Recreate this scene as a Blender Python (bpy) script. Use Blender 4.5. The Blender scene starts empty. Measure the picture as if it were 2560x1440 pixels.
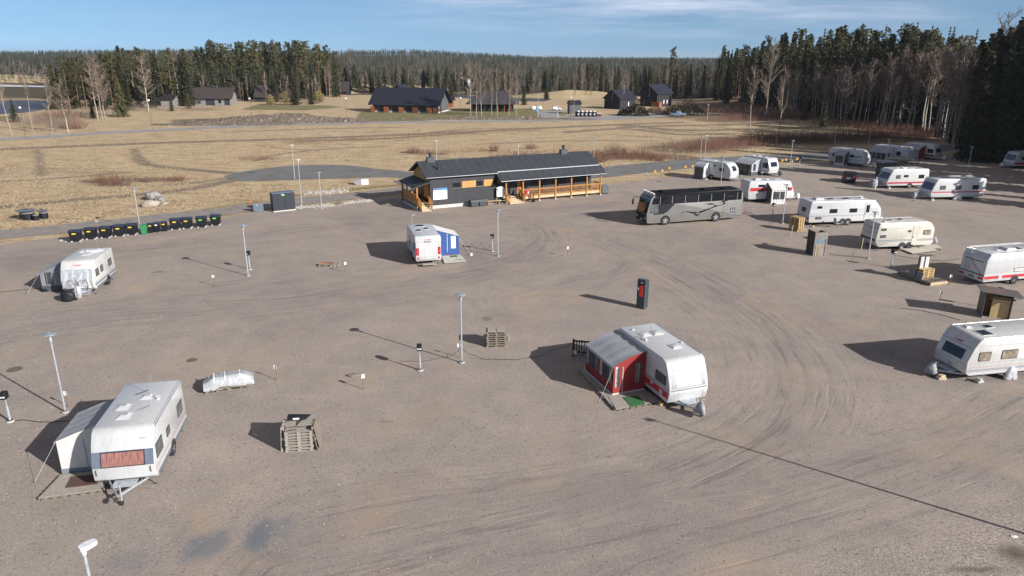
import bpy, bmesh, math, random
import numpy as np
from mathutils import Vector, Matrix, geometry, noise as mnoise
R = math.radians
random.seed(7); rng = np.random.default_rng(7)
scene = bpy.context.scene
COL = scene.collection

# ------------------------------------------------------------ camera
CAMH = 17.3; FPX = 1800.0; PITCH = R(17.9); ROLL = R(0.2)
cam_d = bpy.data.cameras.new('camera'); cam = bpy.data.objects.new('camera', cam_d); COL.objects.link(cam)
cam_d.sensor_width = 36.0; cam_d.lens = 36.0 * FPX / 2560.0
cam_d.clip_start = 0.5; cam_d.clip_end = 12000.0
scene.camera = cam
_f = Vector((0, math.cos(PITCH), -math.sin(PITCH)))
_r0 = Vector((1, 0, 0)); _u0 = _r0.cross(_f)
_rt = math.cos(ROLL) * _r0 + math.sin(ROLL) * _u0
_up = -math.sin(ROLL) * _r0 + math.cos(ROLL) * _u0
cam.matrix_world = Matrix(((_rt.x, _up.x, -_f.x, 0), (_rt.y, _up.y, -_f.y, 0), (_rt.z, _up.z, -_f.z, CAMH), (0, 0, 0, 1)))
scene.render.resolution_x = 1024; scene.render.resolution_y = 576

# ------------------------------------------------------------ sun, sky, exposure
SUN_AZ = (0.815, -0.579); SUN_EL = R(24.8)
sun_d = bpy.data.lights.new('sun', 'SUN'); sun = bpy.data.objects.new('sun', sun_d); COL.objects.link(sun)
sun_d.energy = 5.0; sun_d.angle = R(0.5); sun_d.color = (1.0, 0.95, 0.89)
_sd = Vector((SUN_AZ[0] * math.cos(SUN_EL), SUN_AZ[1] * math.cos(SUN_EL), math.sin(SUN_EL))).normalized()
sun.rotation_euler = _sd.to_track_quat('Z', 'Y').to_euler(); sun.location = (60, -40, 60)

world = bpy.data.worlds.new('World'); scene.world = world; world.use_nodes = True
nt = world.node_tree; nt.nodes.clear()
def N(tree, typ, **kw):
    n = tree.nodes.new(typ)
    for k, v in kw.items():
        if hasattr(n, k): setattr(n, k, v)
    return n
out = N(nt, 'ShaderNodeOutputWorld'); bg = N(nt, 'ShaderNodeBackground'); bg.inputs['Strength'].default_value = 0.095
sky = N(nt, 'ShaderNodeTexSky', sky_type='NISHITA'); sky.sun_disc = False; sky.sun_elevation = SUN_EL
sky.sun_rotation = math.atan2(SUN_AZ[0], SUN_AZ[1]); sky.air_density = 1.0; sky.dust_density = 0.3; sky.ozone_density = 2.0
tc = N(nt, 'ShaderNodeTexCoord')
off = N(nt, 'ShaderNodeVectorMath', operation='ADD'); off.inputs[1].default_value = (0, 0, 0.16)
nt.links.new(tc.outputs['Generated'], off.inputs[0]); nt.links.new(off.outputs[0], sky.inputs['Vector'])
# thin cirrus streaks: noise over azimuth / height above the horizon
sep = N(nt, 'ShaderNodeSeparateXYZ'); nt.links.new(tc.outputs['Generated'], sep.inputs[0])
def WM(op, a, b=None, clamp=False):
    m = N(nt, 'ShaderNodeMath', operation=op); m.use_clamp = clamp
    for i, v in enumerate((a, b)):
        if v is None: continue
        if isinstance(v, (int, float)): m.inputs[i].default_value = v
        else: nt.links.new(v, m.inputs[i])
    return m.outputs[0]
uu = WM('DIVIDE', sep.outputs[0], WM('MAXIMUM', sep.outputs[1], 0.05)); vv = WM('DIVIDE', sep.outputs[2], WM('MAXIMUM', sep.outputs[1], 0.05))
cmb = N(nt, 'ShaderNodeCombineXYZ')
nt.links.new(WM('MULTIPLY', WM('ADD', uu, WM('MULTIPLY', vv, 2.5)), 2.2), cmb.inputs[0]); nt.links.new(WM('MULTIPLY', WM('ADD', vv, WM('MULTIPLY', uu, -0.03)), 26.0), cmb.inputs[1])
cn = N(nt, 'ShaderNodeTexNoise'); cn.inputs['Scale'].default_value = 1.6; cn.inputs['Detail'].default_value = 7; cn.inputs['Roughness'].default_value = 0.62
nt.links.new(cmb.outputs[0], cn.inputs['Vector'])
g1 = WM('SUBTRACT', 1.0, WM('MULTIPLY', WM('ABSOLUTE', WM('SUBTRACT', uu, 0.2)), 2.1), True)
g2 = WM('MULTIPLY', WM('SUBTRACT', vv, 0.016), 22.0, True)
cm = WM('MULTIPLY', WM('MULTIPLY', WM('SUBTRACT', cn.outputs[0], 0.36), 2.6, True), WM('MULTIPLY', g1, g2))
cm = WM('ADD', cm, WM('MULTIPLY', WM('MULTIPLY', WM('SUBTRACT', cn.outputs[0], 0.5), 2.0, True), 0.16), True)
mixc = N(nt, 'ShaderNodeMix', data_type='RGBA'); mixc.inputs[7].default_value = (7.6, 7.8, 8.8, 1)
nt.links.new(WM('MULTIPLY', cm, 0.85), mixc.inputs[0]); hsv = N(nt, 'ShaderNodeHueSaturation'); hsv.inputs['Saturation'].default_value = 1.12; nt.links.new(sky.outputs[0], hsv.inputs['Color']); nt.links.new(hsv.outputs[0], mixc.inputs[6])
sky_fill = N(nt, 'ShaderNodeMix', data_type='RGBA'); sky_fill.inputs[7].default_value = (2.1, 1.75, 1.5, 1)   # warm tint added over the unseen upper sky to lift and neutralise shadows
nt.links.new(WM('MULTIPLY', WM('MULTIPLY', WM('SUBTRACT', sep.outputs[2], 0.12), 2.6, True), 0.62), sky_fill.inputs[0]); nt.links.new(mixc.outputs[2], sky_fill.inputs[6])
nt.links.new(sky_fill.outputs[2], bg.inputs[0]); nt.links.new(bg.outputs[0], out.inputs[0])
vs = scene.view_settings; vs.view_transform = 'Standard'; vs.look = 'None'; vs.exposure = 0.44; vs.gamma = 1.0; vs.use_curve_mapping = False

# ------------------------------------------------------------ helpers: photo-measured ground points
def ray(px, py):
    return _f * FPX + _rt * (px - 1280) + _up * (720 - py)
def at(px, py, z=0.0):
    d = ray(px, py); t = (z - CAMH) / d.z
    return Vector((d.x * t, d.y * t, z))
def sm(t):
    t = min(1.0, max(0.0, t)); return t * t * (3 - 2 * t)
def lerp_tab(x, tab):
    if x <= tab[0][0]: return tab[0][1]
    for (a, b), (c, d) in zip(tab, tab[1:]):
        if x <= c: return b + (d - b) * (x - a) / (c - a)
    return tab[-1][1]
FARH = [(-0.75, 9), (-0.45, 17), (-0.30, 13), (-0.13, 18), (-0.02, 9), (0.08, -3), (0.28, -3), (0.5, 4), (0.8, 8)]
def hgt(X, Y):
    if Y < 150: return 0.0
    h = 4.0 * sm((X - 75) / 60) * sm((Y - 165) / 90)
    h += -3.0 * sm((Y - 285) / 70)
    h += (lerp_tab(X / max(Y, 1.0), FARH) + 3.0) * sm((Y - 520) / 1250)
    return h
def att(px, py):
    z = 0.0
    for _ in range(12):
        p = at(px, py, z); z = 0.5 * z + 0.5 * hgt(p.x, p.y)
    p = at(px, py, z); p.z = hgt(p.x, p.y); return p
def top_h(p, ytop):
    """height above p of a vertical thing whose tip is seen at picture row ytop"""
    best = 0
    for k in range(600):
        h = k * 0.1; v = Vector((p.x, p.y, p.z + h - CAMH)); d = v.dot(_f)
        if 720 - FPX * v.dot(_up) / d <= ytop: return h
    return 60.0

# ------------------------------------------------------------ materials
MATS = {}
def mat(name, col, rough=0.6, metal=0.0, var=0.12, scale=6.0, bump=0.0, bscale=None, spec=0.5, stretch=(1, 1, 1), col2=None, coat=0.0, coord='Object', detail=4, objvar=0.0):
    if name in MATS: return MATS[name]
    m = bpy.data.materials.new(name); m.use_nodes = True; t = m.node_tree; b = t.nodes['Principled BSDF']
    b.inputs['Roughness'].default_value = rough; b.inputs['Metallic'].default_value = metal
    b.inputs['Specular IOR Level'].default_value = spec
    if coat: b.inputs['Coat Weight'].default_value = coat; b.inputs['Coat Roughness'].default_value = 0.08
    tcn = t.nodes.new('ShaderNodeTexCoord'); mp = t.nodes.new('ShaderNodeMapping'); mp.inputs['Scale'].default_value = stretch
    t.links.new(tcn.outputs[coord], mp.inputs[0])
    no = t.nodes.new('ShaderNodeTexNoise'); no.inputs['Scale'].default_value = scale; no.inputs['Detail'].default_value = detail; no.inputs['Roughness'].default_value = 0.6
    t.links.new(mp.outputs[0], no.inputs['Vector'])
    c2 = col2 or tuple(max(0.0, c * (1 - var)) for c in col); c1 = col if col2 else tuple(min(1.0, c * (1 + var)) for c in col)
    cr = t.nodes.new('ShaderNodeValToRGB'); cr.color_ramp.elements[0].position = 0.32; cr.color_ramp.elements[1].position = 0.68
    cr.color_ramp.elements[0].color = (*c2, 1); cr.color_ramp.elements[1].color = (*c1, 1)
    t.links.new(no.outputs[0], cr.inputs[0]); src = cr.outputs[0]
    if objvar:
        oi = t.nodes.new('ShaderNodeObjectInfo'); hs = t.nodes.new('ShaderNodeHueSaturation')
        mr = t.nodes.new('ShaderNodeMapRange'); mr.inputs['To Min'].default_value = 1 - objvar; mr.inputs['To Max'].default_value = 1 + objvar
        mr2 = t.nodes.new('ShaderNodeMapRange'); mr2.inputs['To Min'].default_value = 0.5 - objvar * 0.10; mr2.inputs['To Max'].default_value = 0.5 + objvar * 0.06
        t.links.new(oi.outputs['Random'], mr.inputs[0]); t.links.new(oi.outputs['Random'], mr2.inputs[0])
        t.links.new(mr.outputs[0], hs.inputs['Value']); t.links.new(mr2.outputs[0], hs.inputs['Hue']); t.links.new(src, hs.inputs['Color']); src = hs.outputs[0]
    t.links.new(src, b.inputs['Base Color'])
    if bump:
        nb = t.nodes.new('ShaderNodeTexNoise'); nb.inputs['Scale'].default_value = bscale or scale * 4; nb.inputs['Detail'].default_value = 3
        t.links.new(mp.outputs[0], nb.inputs['Vector'])
        bm_ = t.nodes.new('ShaderNodeBump'); bm_.inputs['Strength'].default_value = bump; bm_.inputs['Distance'].default_value = 0.03
        t.links.new(nb.outputs[0], bm_.inputs['Height']); t.links.new(bm_.outputs[0], b.inputs['Normal'])
    MATS[name] = m; return m

white = mat('white_paint', (0.53, 0.54, 0.55), 0.30, var=0.07, scale=1.6, stretch=(2.5, 2.5, .5), coat=0.25, detail=7)
offwhite = mat('aged_white_paint', (0.545, 0.545, 0.535), 0.38, var=0.10, scale=1.6, stretch=(2.5, 2.5, .5), coat=0.15)
cream = mat('cream_paint', (0.56, 0.545, 0.485), 0.4, var=0.08, scale=1.0)
roofwhite = mat('roof_white', (0.56, 0.58, 0.59), 0.45, var=0.10, scale=0.9)
greypaint = mat('grey_paint', (0.30, 0.31, 0.34), 0.4, var=0.06)
lightgrey = mat('light_grey_paint', (0.50, 0.51, 0.53), 0.4, var=0.06)
darktrim = mat('dark_trim', (0.035, 0.04, 0.05), 0.45)
bluegrey = mat('blue_grey_trim', (0.13, 0.16, 0.21), 0.4)
redp = mat('red_decal', (0.50, 0.03, 0.04), 0.35, var=0.05)
crimson = mat('crimson_decal', (0.42, 0.03, 0.06), 0.35, var=0.05)
pinkline = mat('faded_red_line', (0.45, 0.22, 0.20), 0.5)
glass = mat('dark_glass', (0.012, 0.014, 0.018), 0.08, spec=0.45, var=0.3)
blueglass = mat('blue_tinted_glass', (0.02, 0.03, 0.06), 0.05, spec=0.8, var=0.2, coat=0.5)
greyglass = mat('grey_plastic_pane', (0.10, 0.11, 0.11), 0.15, var=0.35, scale=2.5)
curtain_pink = mat('pink_curtain', (0.42, 0.20, 0.16), 0.6, var=0.35, scale=3.0, stretch=(1, 9, 1), col2=(0.13, 0.05, 0.05), coat=0.5)
curtain_tan = mat('tan_curtain', (0.36, 0.30, 0.22), 0.5, var=0.45, scale=3, stretch=(1, 5, 1), col2=(0.10, 0.08, 0.06), coat=0.4)
curtain_white = mat('white_curtain', (0.72, 0.71, 0.70), 0.8, var=0.2, scale=4, stretch=(6, 6, 1))
silverfoil = mat('silver_foil', (0.72, 0.74, 0.77), 0.32, metal=0.55, var=0.15, scale=3, bump=0.9, bscale=9)
reflection_white = mat('white_reflection_pane', (0.85, 0.84, 0.82), 0.6, var=0.02)  # bright window reflection painted as a flat white pane colour
rubber = mat('tyre_rubber', (0.022, 0.022, 0.024), 0.85)
alloy = mat('alloy_metal', (0.55, 0.56, 0.58), 0.35, metal=0.7, var=0.15)
galv = mat('galvanised_steel', (0.52, 0.56, 0.60), 0.42, metal=0.45, var=0.16, scale=5)
steel_dark = mat('dark_steel', (0.08, 0.085, 0.09), 0.5, metal=0.4)
redlamp = mat('red_lens', (0.45, 0.01, 0.02), 0.2, coat=0.5)
ampl = mat('amber_lens', (0.7, 0.25, 0.03), 0.25)
blackp = mat('black_plastic', (0.013, 0.015, 0.02), 0.5, var=0.2, spec=0.3)
greenp = mat('green_plastic', (0.04, 0.26, 0.10), 0.45)
yellowl = mat('yellow_label', (0.75, 0.55, 0.05), 0.5)
greenl = mat('green_label', (0.20, 0.62, 0.10), 0.5)
whitel = mat('white_label', (0.8, 0.8, 0.8), 0.5, var=0.03)
concrete = mat('concrete', (0.42, 0.41, 0.38), 0.85, var=0.15, scale=7, bump=0.3)
oldwood = mat('weathered_wood', (0.29, 0.25, 0.20), 0.8, scale=5, stretch=(1, 7, 7), col2=(0.16, 0.135, 0.11), bump=0.3)
black_soft = mat('matt_black', (0.010, 0.011, 0.014), 0.75, spec=0.12, var=0.2)
greywood = mat('grey_wood', (0.42, 0.385, 0.34), 0.8, scale=5, stretch=(7, 1, 7), col2=(0.26, 0.235, 0.205), bump=0.3)
newwood = mat('new_pine_wood', (0.58, 0.42, 0.22), 0.7, scale=5, stretch=(1, 7, 7), col2=(0.42, 0.28, 0.13))
lamwood = mat('oiled_wood', (0.52, 0.25, 0.06), 0.55, scale=3, stretch=(5, 5, 1), col2=(0.36, 0.15, 0.03))
palewood = mat('pale_boards', (0.60, 0.50, 0.34), 0.7, scale=3, stretch=(1, 6, 6), col2=(0.46, 0.36, 0.22))
darkwood = mat('dark_wood', (0.06, 0.05, 0.045), 0.8, col2=(0.035, 0.03, 0.028))
ply = mat('plywood', (0.56, 0.43, 0.22), 0.75, scale=2.5, stretch=(4, 4, 1), col2=(0.42, 0.30, 0.15))
darkply = mat('film_plywood', (0.13, 0.115, 0.105), 0.6, scale=2.0, col2=(0.085, 0.075, 0.07))
stake = mat('brown_stake', (0.24, 0.12, 0.05), 0.8)
canvas_grey = mat('grey_canvas', (0.36, 0.375, 0.41), 0.85, var=0.10, scale=2.0, bump=0.25, bscale=3.0)
canvas_lt = mat('light_canvas', (0.62, 0.62, 0.61), 0.85, var=0.08, scale=2.0, bump=0.25, bscale=3.0)
canvas_dk = mat('charcoal_canvas', (0.07, 0.08, 0.09), 0.8, var=0.15, scale=2.0, bump=0.2, bscale=3.0)
canvas_mid = mat('mid_grey_canvas', (0.20, 0.22, 0.25), 0.8, var=0.15, scale=2.0, bump=0.2, bscale=3.0)
canvas_red = mat('dark_red_canvas', (0.26, 0.025, 0.022), 0.8, var=0.14, scale=2.0, bump=0.25, bscale=3.0)
canvas_blue = mat('blue_canvas', (0.03, 0.085, 0.27), 0.75, var=0.12, scale=2.0, bump=0.25, bscale=3.0)
clearpvc = mat('clear_window_film', (0.05, 0.06, 0.07), 0.12, var=0.4, scale=2.0, coat=0.3)
brownmat = mat('brown_doormat', (0.10, 0.055, 0.045), 0.95)
greenmat = mat('green_turf_mat', (0.035, 0.15, 0.05), 0.95, scale=40)
rock_m = mat('granite', (0.34, 0.32, 0.31), 0.85, scale=2.5, col2=(0.16, 0.15, 0.15), bump=0.6, bscale=6, detail=8)
rock_pale = mat('pale_granite', (0.42, 0.36, 0.30), 0.85, scale=2.0, col2=(0.30, 0.25, 0.21), bump=0.5, bscale=5, detail=8)
cable = mat('black_cable', (0.02, 0.02, 0.02), 0.6)
bark_b = mat('birch_bark', (0.46, 0.41, 0.35), 0.8, scale=3, stretch=(1, 1, 1.5), col2=(0.24, 0.20, 0.165), objvar=0.2)
bark_p = mat('pine_bark', (0.30, 0.15, 0.08), 0.9, scale=2, col2=(0.16, 0.10, 0.07))
bark_s = mat('spruce_bark', (0.12, 0.10, 0.085), 0.9)
twig_m = mat('bare_twigs', (0.215, 0.165, 0.13), 0.9, objvar=0.2)
twig_r = mat('reddish_twigs', (0.20, 0.115, 0.075), 0.9, objvar=0.2)
spruce_m = mat('spruce_needles', (0.055, 0.057, 0.028), 0.85, scale=0.5, col2=(0.020, 0.023, 0.013), spec=0.2, objvar=0.3)
pine_m = mat('pine_needles', (0.120, 0.115, 0.050), 0.85, scale=0.6, col2=(0.044, 0.046, 0.023), spec=0.2, objvar=0.25)
willow_m = mat('olive_twigs', (0.36, 0.28, 0.13), 0.9, scale=3, col2=(0.20, 0.155, 0.075))
grassy = mat('dry_grass_blades', (0.46, 0.37, 0.25), 0.9, scale=0.3, col2=(0.30, 0.235, 0.15), objvar=0.1)

# ------------------------------------------------------------ mesh builder
def rotz(a):
    c, s = math.cos(a), math.sin(a)
    return Matrix(((c, -s, 0, 0), (s, c, 0, 0), (0, 0, 1, 0), (0, 0, 0, 1)))
def TM(x=0, y=0, z=0, rz=0, rx=0, ry=0):
    return Matrix.Translation((x, y, z)) @ Matrix.Rotation(rz, 4, 'Z') @ Matrix.Rotation(ry, 4, 'Y') @ Matrix.Rotation(rx, 4, 'X')
class MB:
    def __init__(s): s.v = []; s.f = []; s.m = []; s.mats = []; s.M = Matrix.Identity(4)
    def mi(s, m):
        if m not in s.mats: s.mats.append(m)
        return s.mats.index(m)
    def add(s, vs, fs, m, M=None):
        T = s.M if M is None else s.M @ M
        o = len(s.v); k = s.mi(m)
        s.v += [tuple(T @ Vector(v)) for v in vs]
        s.f += [tuple(o + i for i in f) for f in fs]; s.m += [k] * len(fs)
        return s
    def box(s, x, y, z, sx, sy, sz, m, M=None):
        """centre x,y ; z = bottom"""
        a, b = sx / 2, sy / 2
        vs = [(x - a, y - b, z), (x + a, y - b, z), (x + a, y + b, z), (x - a, y + b, z), (x - a, y - b, z + sz), (x + a, y - b, z + sz), (x + a, y + b, z + sz), (x - a, y + b, z + sz)]
        return s.add(vs, [(3, 2, 1, 0), (4, 5, 6, 7), (0, 1, 5, 4), (1, 2, 6, 5), (2, 3, 7, 6), (3, 0, 4, 7)], m, M)
    def tube(s, p0, p1, r0, r1, m, n=8, cap=True):
        p0 = Vector(p0); p1 = Vector(p1); d = p1 - p0
        if d.length < 1e-6: return s
        q = d.to_track_quat('Z', 'Y'); vs = []
        for p, r in ((p0, r0), (p1, r1)):
            for i in range(n):
                a = 2 * math.pi * i / n; vs.append(tuple(p + q @ Vector((r * math.cos(a), r * math.sin(a), 0))))
        fs = [(i, (i + 1) % n, n + (i + 1) % n, n + i) for i in range(n)]
        if cap: fs += [tuple(range(n - 1, -1, -1)), tuple(range(n, 2 * n))]
        return s.add(vs, fs, m)
    def path(s, pts, r, m, n=5):
        for a, b in zip(pts, pts[1:]): s.tube(a, b, r, r, m, n)
        return s
    def lathe(s, prof, m, n=16, c=(0, 0, 0), axis='Z'):
        vs = []; fs = []
        for (r, z) in prof:
            for i in range(n):
                a = 2 * math.pi * i / n; x, y = r * math.cos(a), r * math.sin(a)
                vs.append((c[0] + x, c[1] + y, c[2] + z) if axis == 'Z' else (c[0] + x, c[1] + z, c[2] + y))
        k = len(prof)
        for j in range(k - 1):
            for i in range(n):
                q = (j * n + i, j * n + (i + 1) % n, (j + 1) * n + (i + 1) % n, (j + 1) * n + i)
                fs.append(q if axis == 'Z' else q[::-1])
        e0 = tuple(range(n - 1, -1, -1)); e1 = tuple(range((k - 1) * n, k * n))
        fs += [e0, e1] if axis == 'Z' else [e0[::-1], e1[::-1]]
        return s.add(vs, fs, m)
    def ext(s, poly, y0, y1, m, M=None, plane='xz'):
        """extrude polygon (list of 2D) along the third axis"""
        n = len(poly)
        f = {'xz': lambda p, t: (p[0], t, p[1]), 'xy': lambda p, t: (p[0], p[1], t), 'yz': lambda p, t: (t, p[0], p[1])}[plane]
        vs = [f(p, y0) for p in poly] + [f(p, y1) for p in poly]
        fs = [tuple(range(n)), tuple(range(2 * n - 1, n - 1, -1))] + [(i, n + i, n + (i + 1) % n, (i + 1) % n) for i in range(n)]
        return s.add(vs, fs, m, M)
    def quad(s, a, b, c, d, m): return s.add([a, b, c, d], [(0, 1, 2, 3)], m)
    def sheet(s, grid, m, th=0.0):
        """grid[i][j] of points"""
        a, b = len(grid), len(grid[0]); vs = [p for r_ in grid for p in r_]
        fs = [(i * b + j, i * b + j + 1, (i + 1) * b + j + 1, (i + 1) * b + j) for i in range(a - 1) for j in range(b - 1)]
        return s.add(vs, fs, m)
    def mesh(s, name, smooth=35, fix=True):
        me = bpy.data.meshes.new(name); me.from_pydata(s.v, [], s.f)
        for m in s.mats: me.materials.append(m)
        me.polygons.foreach_set('material_index', s.m)
        if fix or smooth:
            b = bmesh.new(); b.from_mesh(me)
            if fix: bmesh.ops.recalc_face_normals(b, faces=b.faces)
            if smooth:
                for f in b.faces: f.smooth = True
                lim = R(smooth)
                for e in b.edges:
                    if len(e.link_faces) != 2 or e.calc_face_angle(9) > lim: e.smooth = False
            b.to_mesh(me); b.free()
        me.update(); return me
    def build(s, name, parent=None, smooth=35, bevel=0.0, fix=True, loc=None):
        o = bpy.data.objects.new(name, s.mesh(name, smooth, fix)); COL.objects.link(o)
        if parent: o.parent = parent
        if loc: o.location = loc
        if bevel:
            b = o.modifiers.new('bevel', 'BEVEL'); b.width = bevel; b.segments = 2; b.limit_method = 'ANGLE'; b.angle_limit = R(40)
        return o
def tag(o, label, cat, group=None, kind=None):
    if label: o['label'] = label
    if cat: o['category'] = cat
    if group: o['group'] = group
    if kind: o['kind'] = kind
    return o
def thing(name, label, cat, loc=(0, 0, 0), rz=0.0, group=None):
    o = bpy.data.objects.new(name, None); COL.objects.link(o); o.empty_display_size = 0.3
    o.location = loc; o.rotation_euler = (0, 0, rz); return tag(o, label, cat, group)
def dup(root, loc, rz=0.0, label=None, group=None, scale=None):
    r = root.copy(); COL.objects.link(r); r.location = loc; r.rotation_euler = (0, 0, rz)
    if label: r['label'] = label
    if group: r['group'] = group
    if scale: r.scale = scale
    for ch in list(root.children):
        c = ch.copy(); COL.objects.link(c); c.parent = r
        for g in list(ch.children):
            d = g.copy(); COL.objects.link(d); d.parent = c
    return r
def lettering(parent, text, size, M, m, name='lettering', depth=0.004, spacing=1.0, sx=1.0, shear=0.0):
    cu = bpy.data.curves.new(name, 'FONT'); cu.body = text; cu.size = size; cu.extrude = depth; cu.align_x = 'CENTER'; cu.align_y = 'CENTER'; cu.space_character = spacing; cu.shear = shear; cu.resolution_u = 2; cu.offset = 0.008 * size
    o = bpy.data.objects.new('tmp_text', cu); COL.objects.link(o)
    me = bpy.data.meshes.new_from_object(o.evaluated_get(bpy.context.evaluated_depsgraph_get())); bpy.data.objects.remove(o)
    me.transform(Matrix.Diagonal((sx, 1, 1, 1))); me.materials.clear(); me.materials.append(m)
    ob = bpy.data.objects.new(name, me); COL.objects.link(ob); ob.parent = parent; ob.matrix_local = M
    return ob
ORD = ['bottom', 'second', 'third', 'fourth', 'fifth', 'sixth', 'seventh', 'eighth', 'ninth', 'tenth']
# ------------------------------------------------------------ ground, lot, roads
def pl_dist(P2, pts):
    """distance of points P2 (n,2) to polyline"""
    d = np.full(len(P2), 1e9)
    for a, b in zip(pts, pts[1:]):
        a = np.array(a[:2]); b = np.array(b[:2]); ab = b - a; L = ab @ ab
        t = np.clip(((P2 - a) @ ab) / max(L, 1e-9), 0, 1)
        d = np.minimum(d, np.linalg.norm(P2 - (a + t[:, None] * ab), axis=1))
    return d
def in_poly(P2, poly):
    x, y = P2[:, 0], P2[:, 1]; r = np.zeros(len(P2), bool); n = len(poly)
    for i in range(n):
        x0, y0 = poly[i][:2]; x1, y1 = poly[(i + 1) % n][:2]
        c = ((y0 > y) != (y1 > y)) & (x < (x1 - x0) * (y - y0) / (y1 - y0 + 1e-12) + x0); r ^= c
    return r
def sdist(P2, poly):
    d = pl_dist(P2, list(poly) + [poly[0]]); return np.where(in_poly(P2, poly), d, -d)
def W(*pp): return [tuple(at(x, y).xy) for x, y in pp]
def smooth_line(pts, n=6):
    out = []
    P = [np.array(p[:2], float) for p in pts]; P = [2 * P[0] - P[1]] + P + [2 * P[-1] - P[-2]]
    for i in range(1, len(P) - 2):
        for k in range(n):
            t = k / n; a, b, c, d = P[i - 1], P[i], P[i + 1], P[i + 2]
            out.append(tuple(0.5 * ((2 * b) + (c - a) * t + (2 * a - 5 * b + 4 * c - d) * t * t + (3 * b - a - 3 * c + d) * t ** 3)))
    out.append(tuple(P[-2])); return out
def set_attr(me, name, arr):
    a = me.attributes.new(name, 'FLOAT', 'POINT'); a.data.foreach_set('value', np.asarray(arr, dtype=np.float32))

def nodes_mat(name):
    m = bpy.data.materials.new(name); m.use_nodes = True; t = m.node_tree
    b = t.nodes['Principled BSDF']; b.inputs['Roughness'].default_value = 0.95; b.inputs['Specular IOR Level'].default_value = 0.15
    return m, t, b
def n_noise(t, vec, scale, detail=4, rough=0.6, dist=0.0):
    n = t.nodes.new('ShaderNodeTexNoise'); n.inputs['Scale'].default_value = scale; n.inputs['Detail'].default_value = detail
    n.inputs['Roughness'].default_value = rough; n.inputs['Distortion'].default_value = dist; t.links.new(vec, n.inputs['Vector']); return n.outputs[0]
def n_map(t, vec, sc, rot=(0, 0, 0)):
    n = t.nodes.new('ShaderNodeMapping'); n.inputs['Scale'].default_value = sc; n.inputs['Rotation'].default_value = rot; t.links.new(vec, n.inputs[0]); return n.outputs[0]
def n_ramp(t, fac, stops):
    n = t.nodes.new('ShaderNodeValToRGB'); e = n.color_ramp.elements
    while len(e) < len(stops): e.new(0.5)
    for i, (p, c) in enumerate(stops):
        e[i].position = p; e[i].color = (*c, 1) if len(c) == 3 else c
    t.links.new(fac, n.inputs[0]); return n.outputs[0]
def n_mix(t, fac, a, b, typ='MIX'):
    n = t.nodes.new('ShaderNodeMix'); n.data_type = 'RGBA'; n.blend_type = typ
    for s, v in ((0, fac), (6, a), (7, b)):
        if isinstance(v, tuple): n.inputs[s].default_value = (*v, 1) if len(v) == 3 else v
        elif isinstance(v, (int, float)): n.inputs[s].default_value = v
        else: t.links.new(v, n.inputs[s])
    return n.outputs[2]
def n_math(t, op, a, b=0.0, clamp=False):
    n = t.nodes.new('ShaderNodeMath'); n.operation = op; n.use_clamp = clamp
    for i, v in enumerate((a, b)):
        if isinstance(v, (int, float)): n.inputs[i].default_value = v
        else: t.links.new(v, n.inputs[i])
    return n.outputs[0]
def n_attr(t, name):
    n = t.nodes.new('ShaderNodeAttribute'); n.attribute_name = name; return n.outputs['Fac']
def n_bump(t, b, h, strength, dist):
    n = t.nodes.new('ShaderNodeBump'); n.inputs['Strength'].default_value = strength; n.inputs['Distance'].default_value = dist
    t.links.new(h, n.inputs['Height']); t.links.new(n.outputs[0], b.inputs['Normal'])
def n_pos(t):
    return t.nodes.new('ShaderNodeNewGeometry').outputs['Position']

# --- base ground: dry field, forest floor, lawns
xs = list(np.arange(-175, 175.1, 1.15)); st = 1.3
while xs[-1] < 5200: st *= 1.07; xs.append(xs[-1] + st)
st = 1.3
while xs[0] > -5200: st *= 1.07; xs.insert(0, xs[0] - st)
ys = list(np.arange(-60, 56, 8.0)) + list(np.arange(57, 240, 1.1)); st = 1.2
while ys[-1] < 6500: st *= 1.035; ys.append(ys[-1] + st)
nx, ny = len(xs), len(ys)
XX, YY = np.meshgrid(xs, ys)
ZZ = np.array([[hgt(x, y) for x in xs] for y in ys])
gx, gy = XX.ravel(), YY.ravel(); P2 = np.c_[gx, gy]
near = (np.abs(gx) < 260) & (gy < 420) & (gy > 50)
def near_attr(fn):
    a = np.zeros(len(gx)); a[near] = fn(P2[near]); return a
def gband(pts, w):
    pts = smooth_line(pts); return lambda q: np.exp(-(pl_dist(q, pts) / w) ** 2)
dirt_lines = [(W((-60, 376), (120, 368), (400, 357), (640, 350), (900, 341), (1150, 330), (1400, 318), (1560, 311), (1700, 306)), 2.4),
              (W((-60, 522), (60, 512), (180, 500), (300, 491), (400, 481), (500, 468), (560, 455), (620, 441), (720, 428)), 1.5),
              (W((88, 366), (98, 400), (105, 440)), .8), (W((335, 372), (345, 395), (372, 412)), 1.0), (W((345, 395), (372, 412), (440, 420), (560, 431), (640, 436)), 1.4),
              (W((1560, 312), (1700, 325), (1900, 322), (2050, 318)), 3.0), (W((640, 362), (700, 370), (780, 376)), .7),
              (W((1080, 331), (1180, 322), (1300, 320)), 1.0), (W((1420, 330), (1560, 322), (1700, 336), (1820, 334)), 2.2), (W((1560, 318), (1680, 314), (1800, 312), (1950, 306)), 2.6), (W((560, 330), (800, 322), (1000, 318)), 1.2),
              (W((-40, 455), (150, 445), (330, 430)), .8), (W((640, 402), (700, 385), (830, 372), (960, 366)), .8), (W((1200, 360), (1420, 352), (1640, 352)), .9),
              (W((1000, 380), (1150, 398), (1290, 392)), .7), (W((380, 465), (520, 452), (640, 428)), .6)]
dirt = near_attr(lambda q: np.max([gband(p, w)(q) for p, w in dirt_lines], axis=0))
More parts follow.
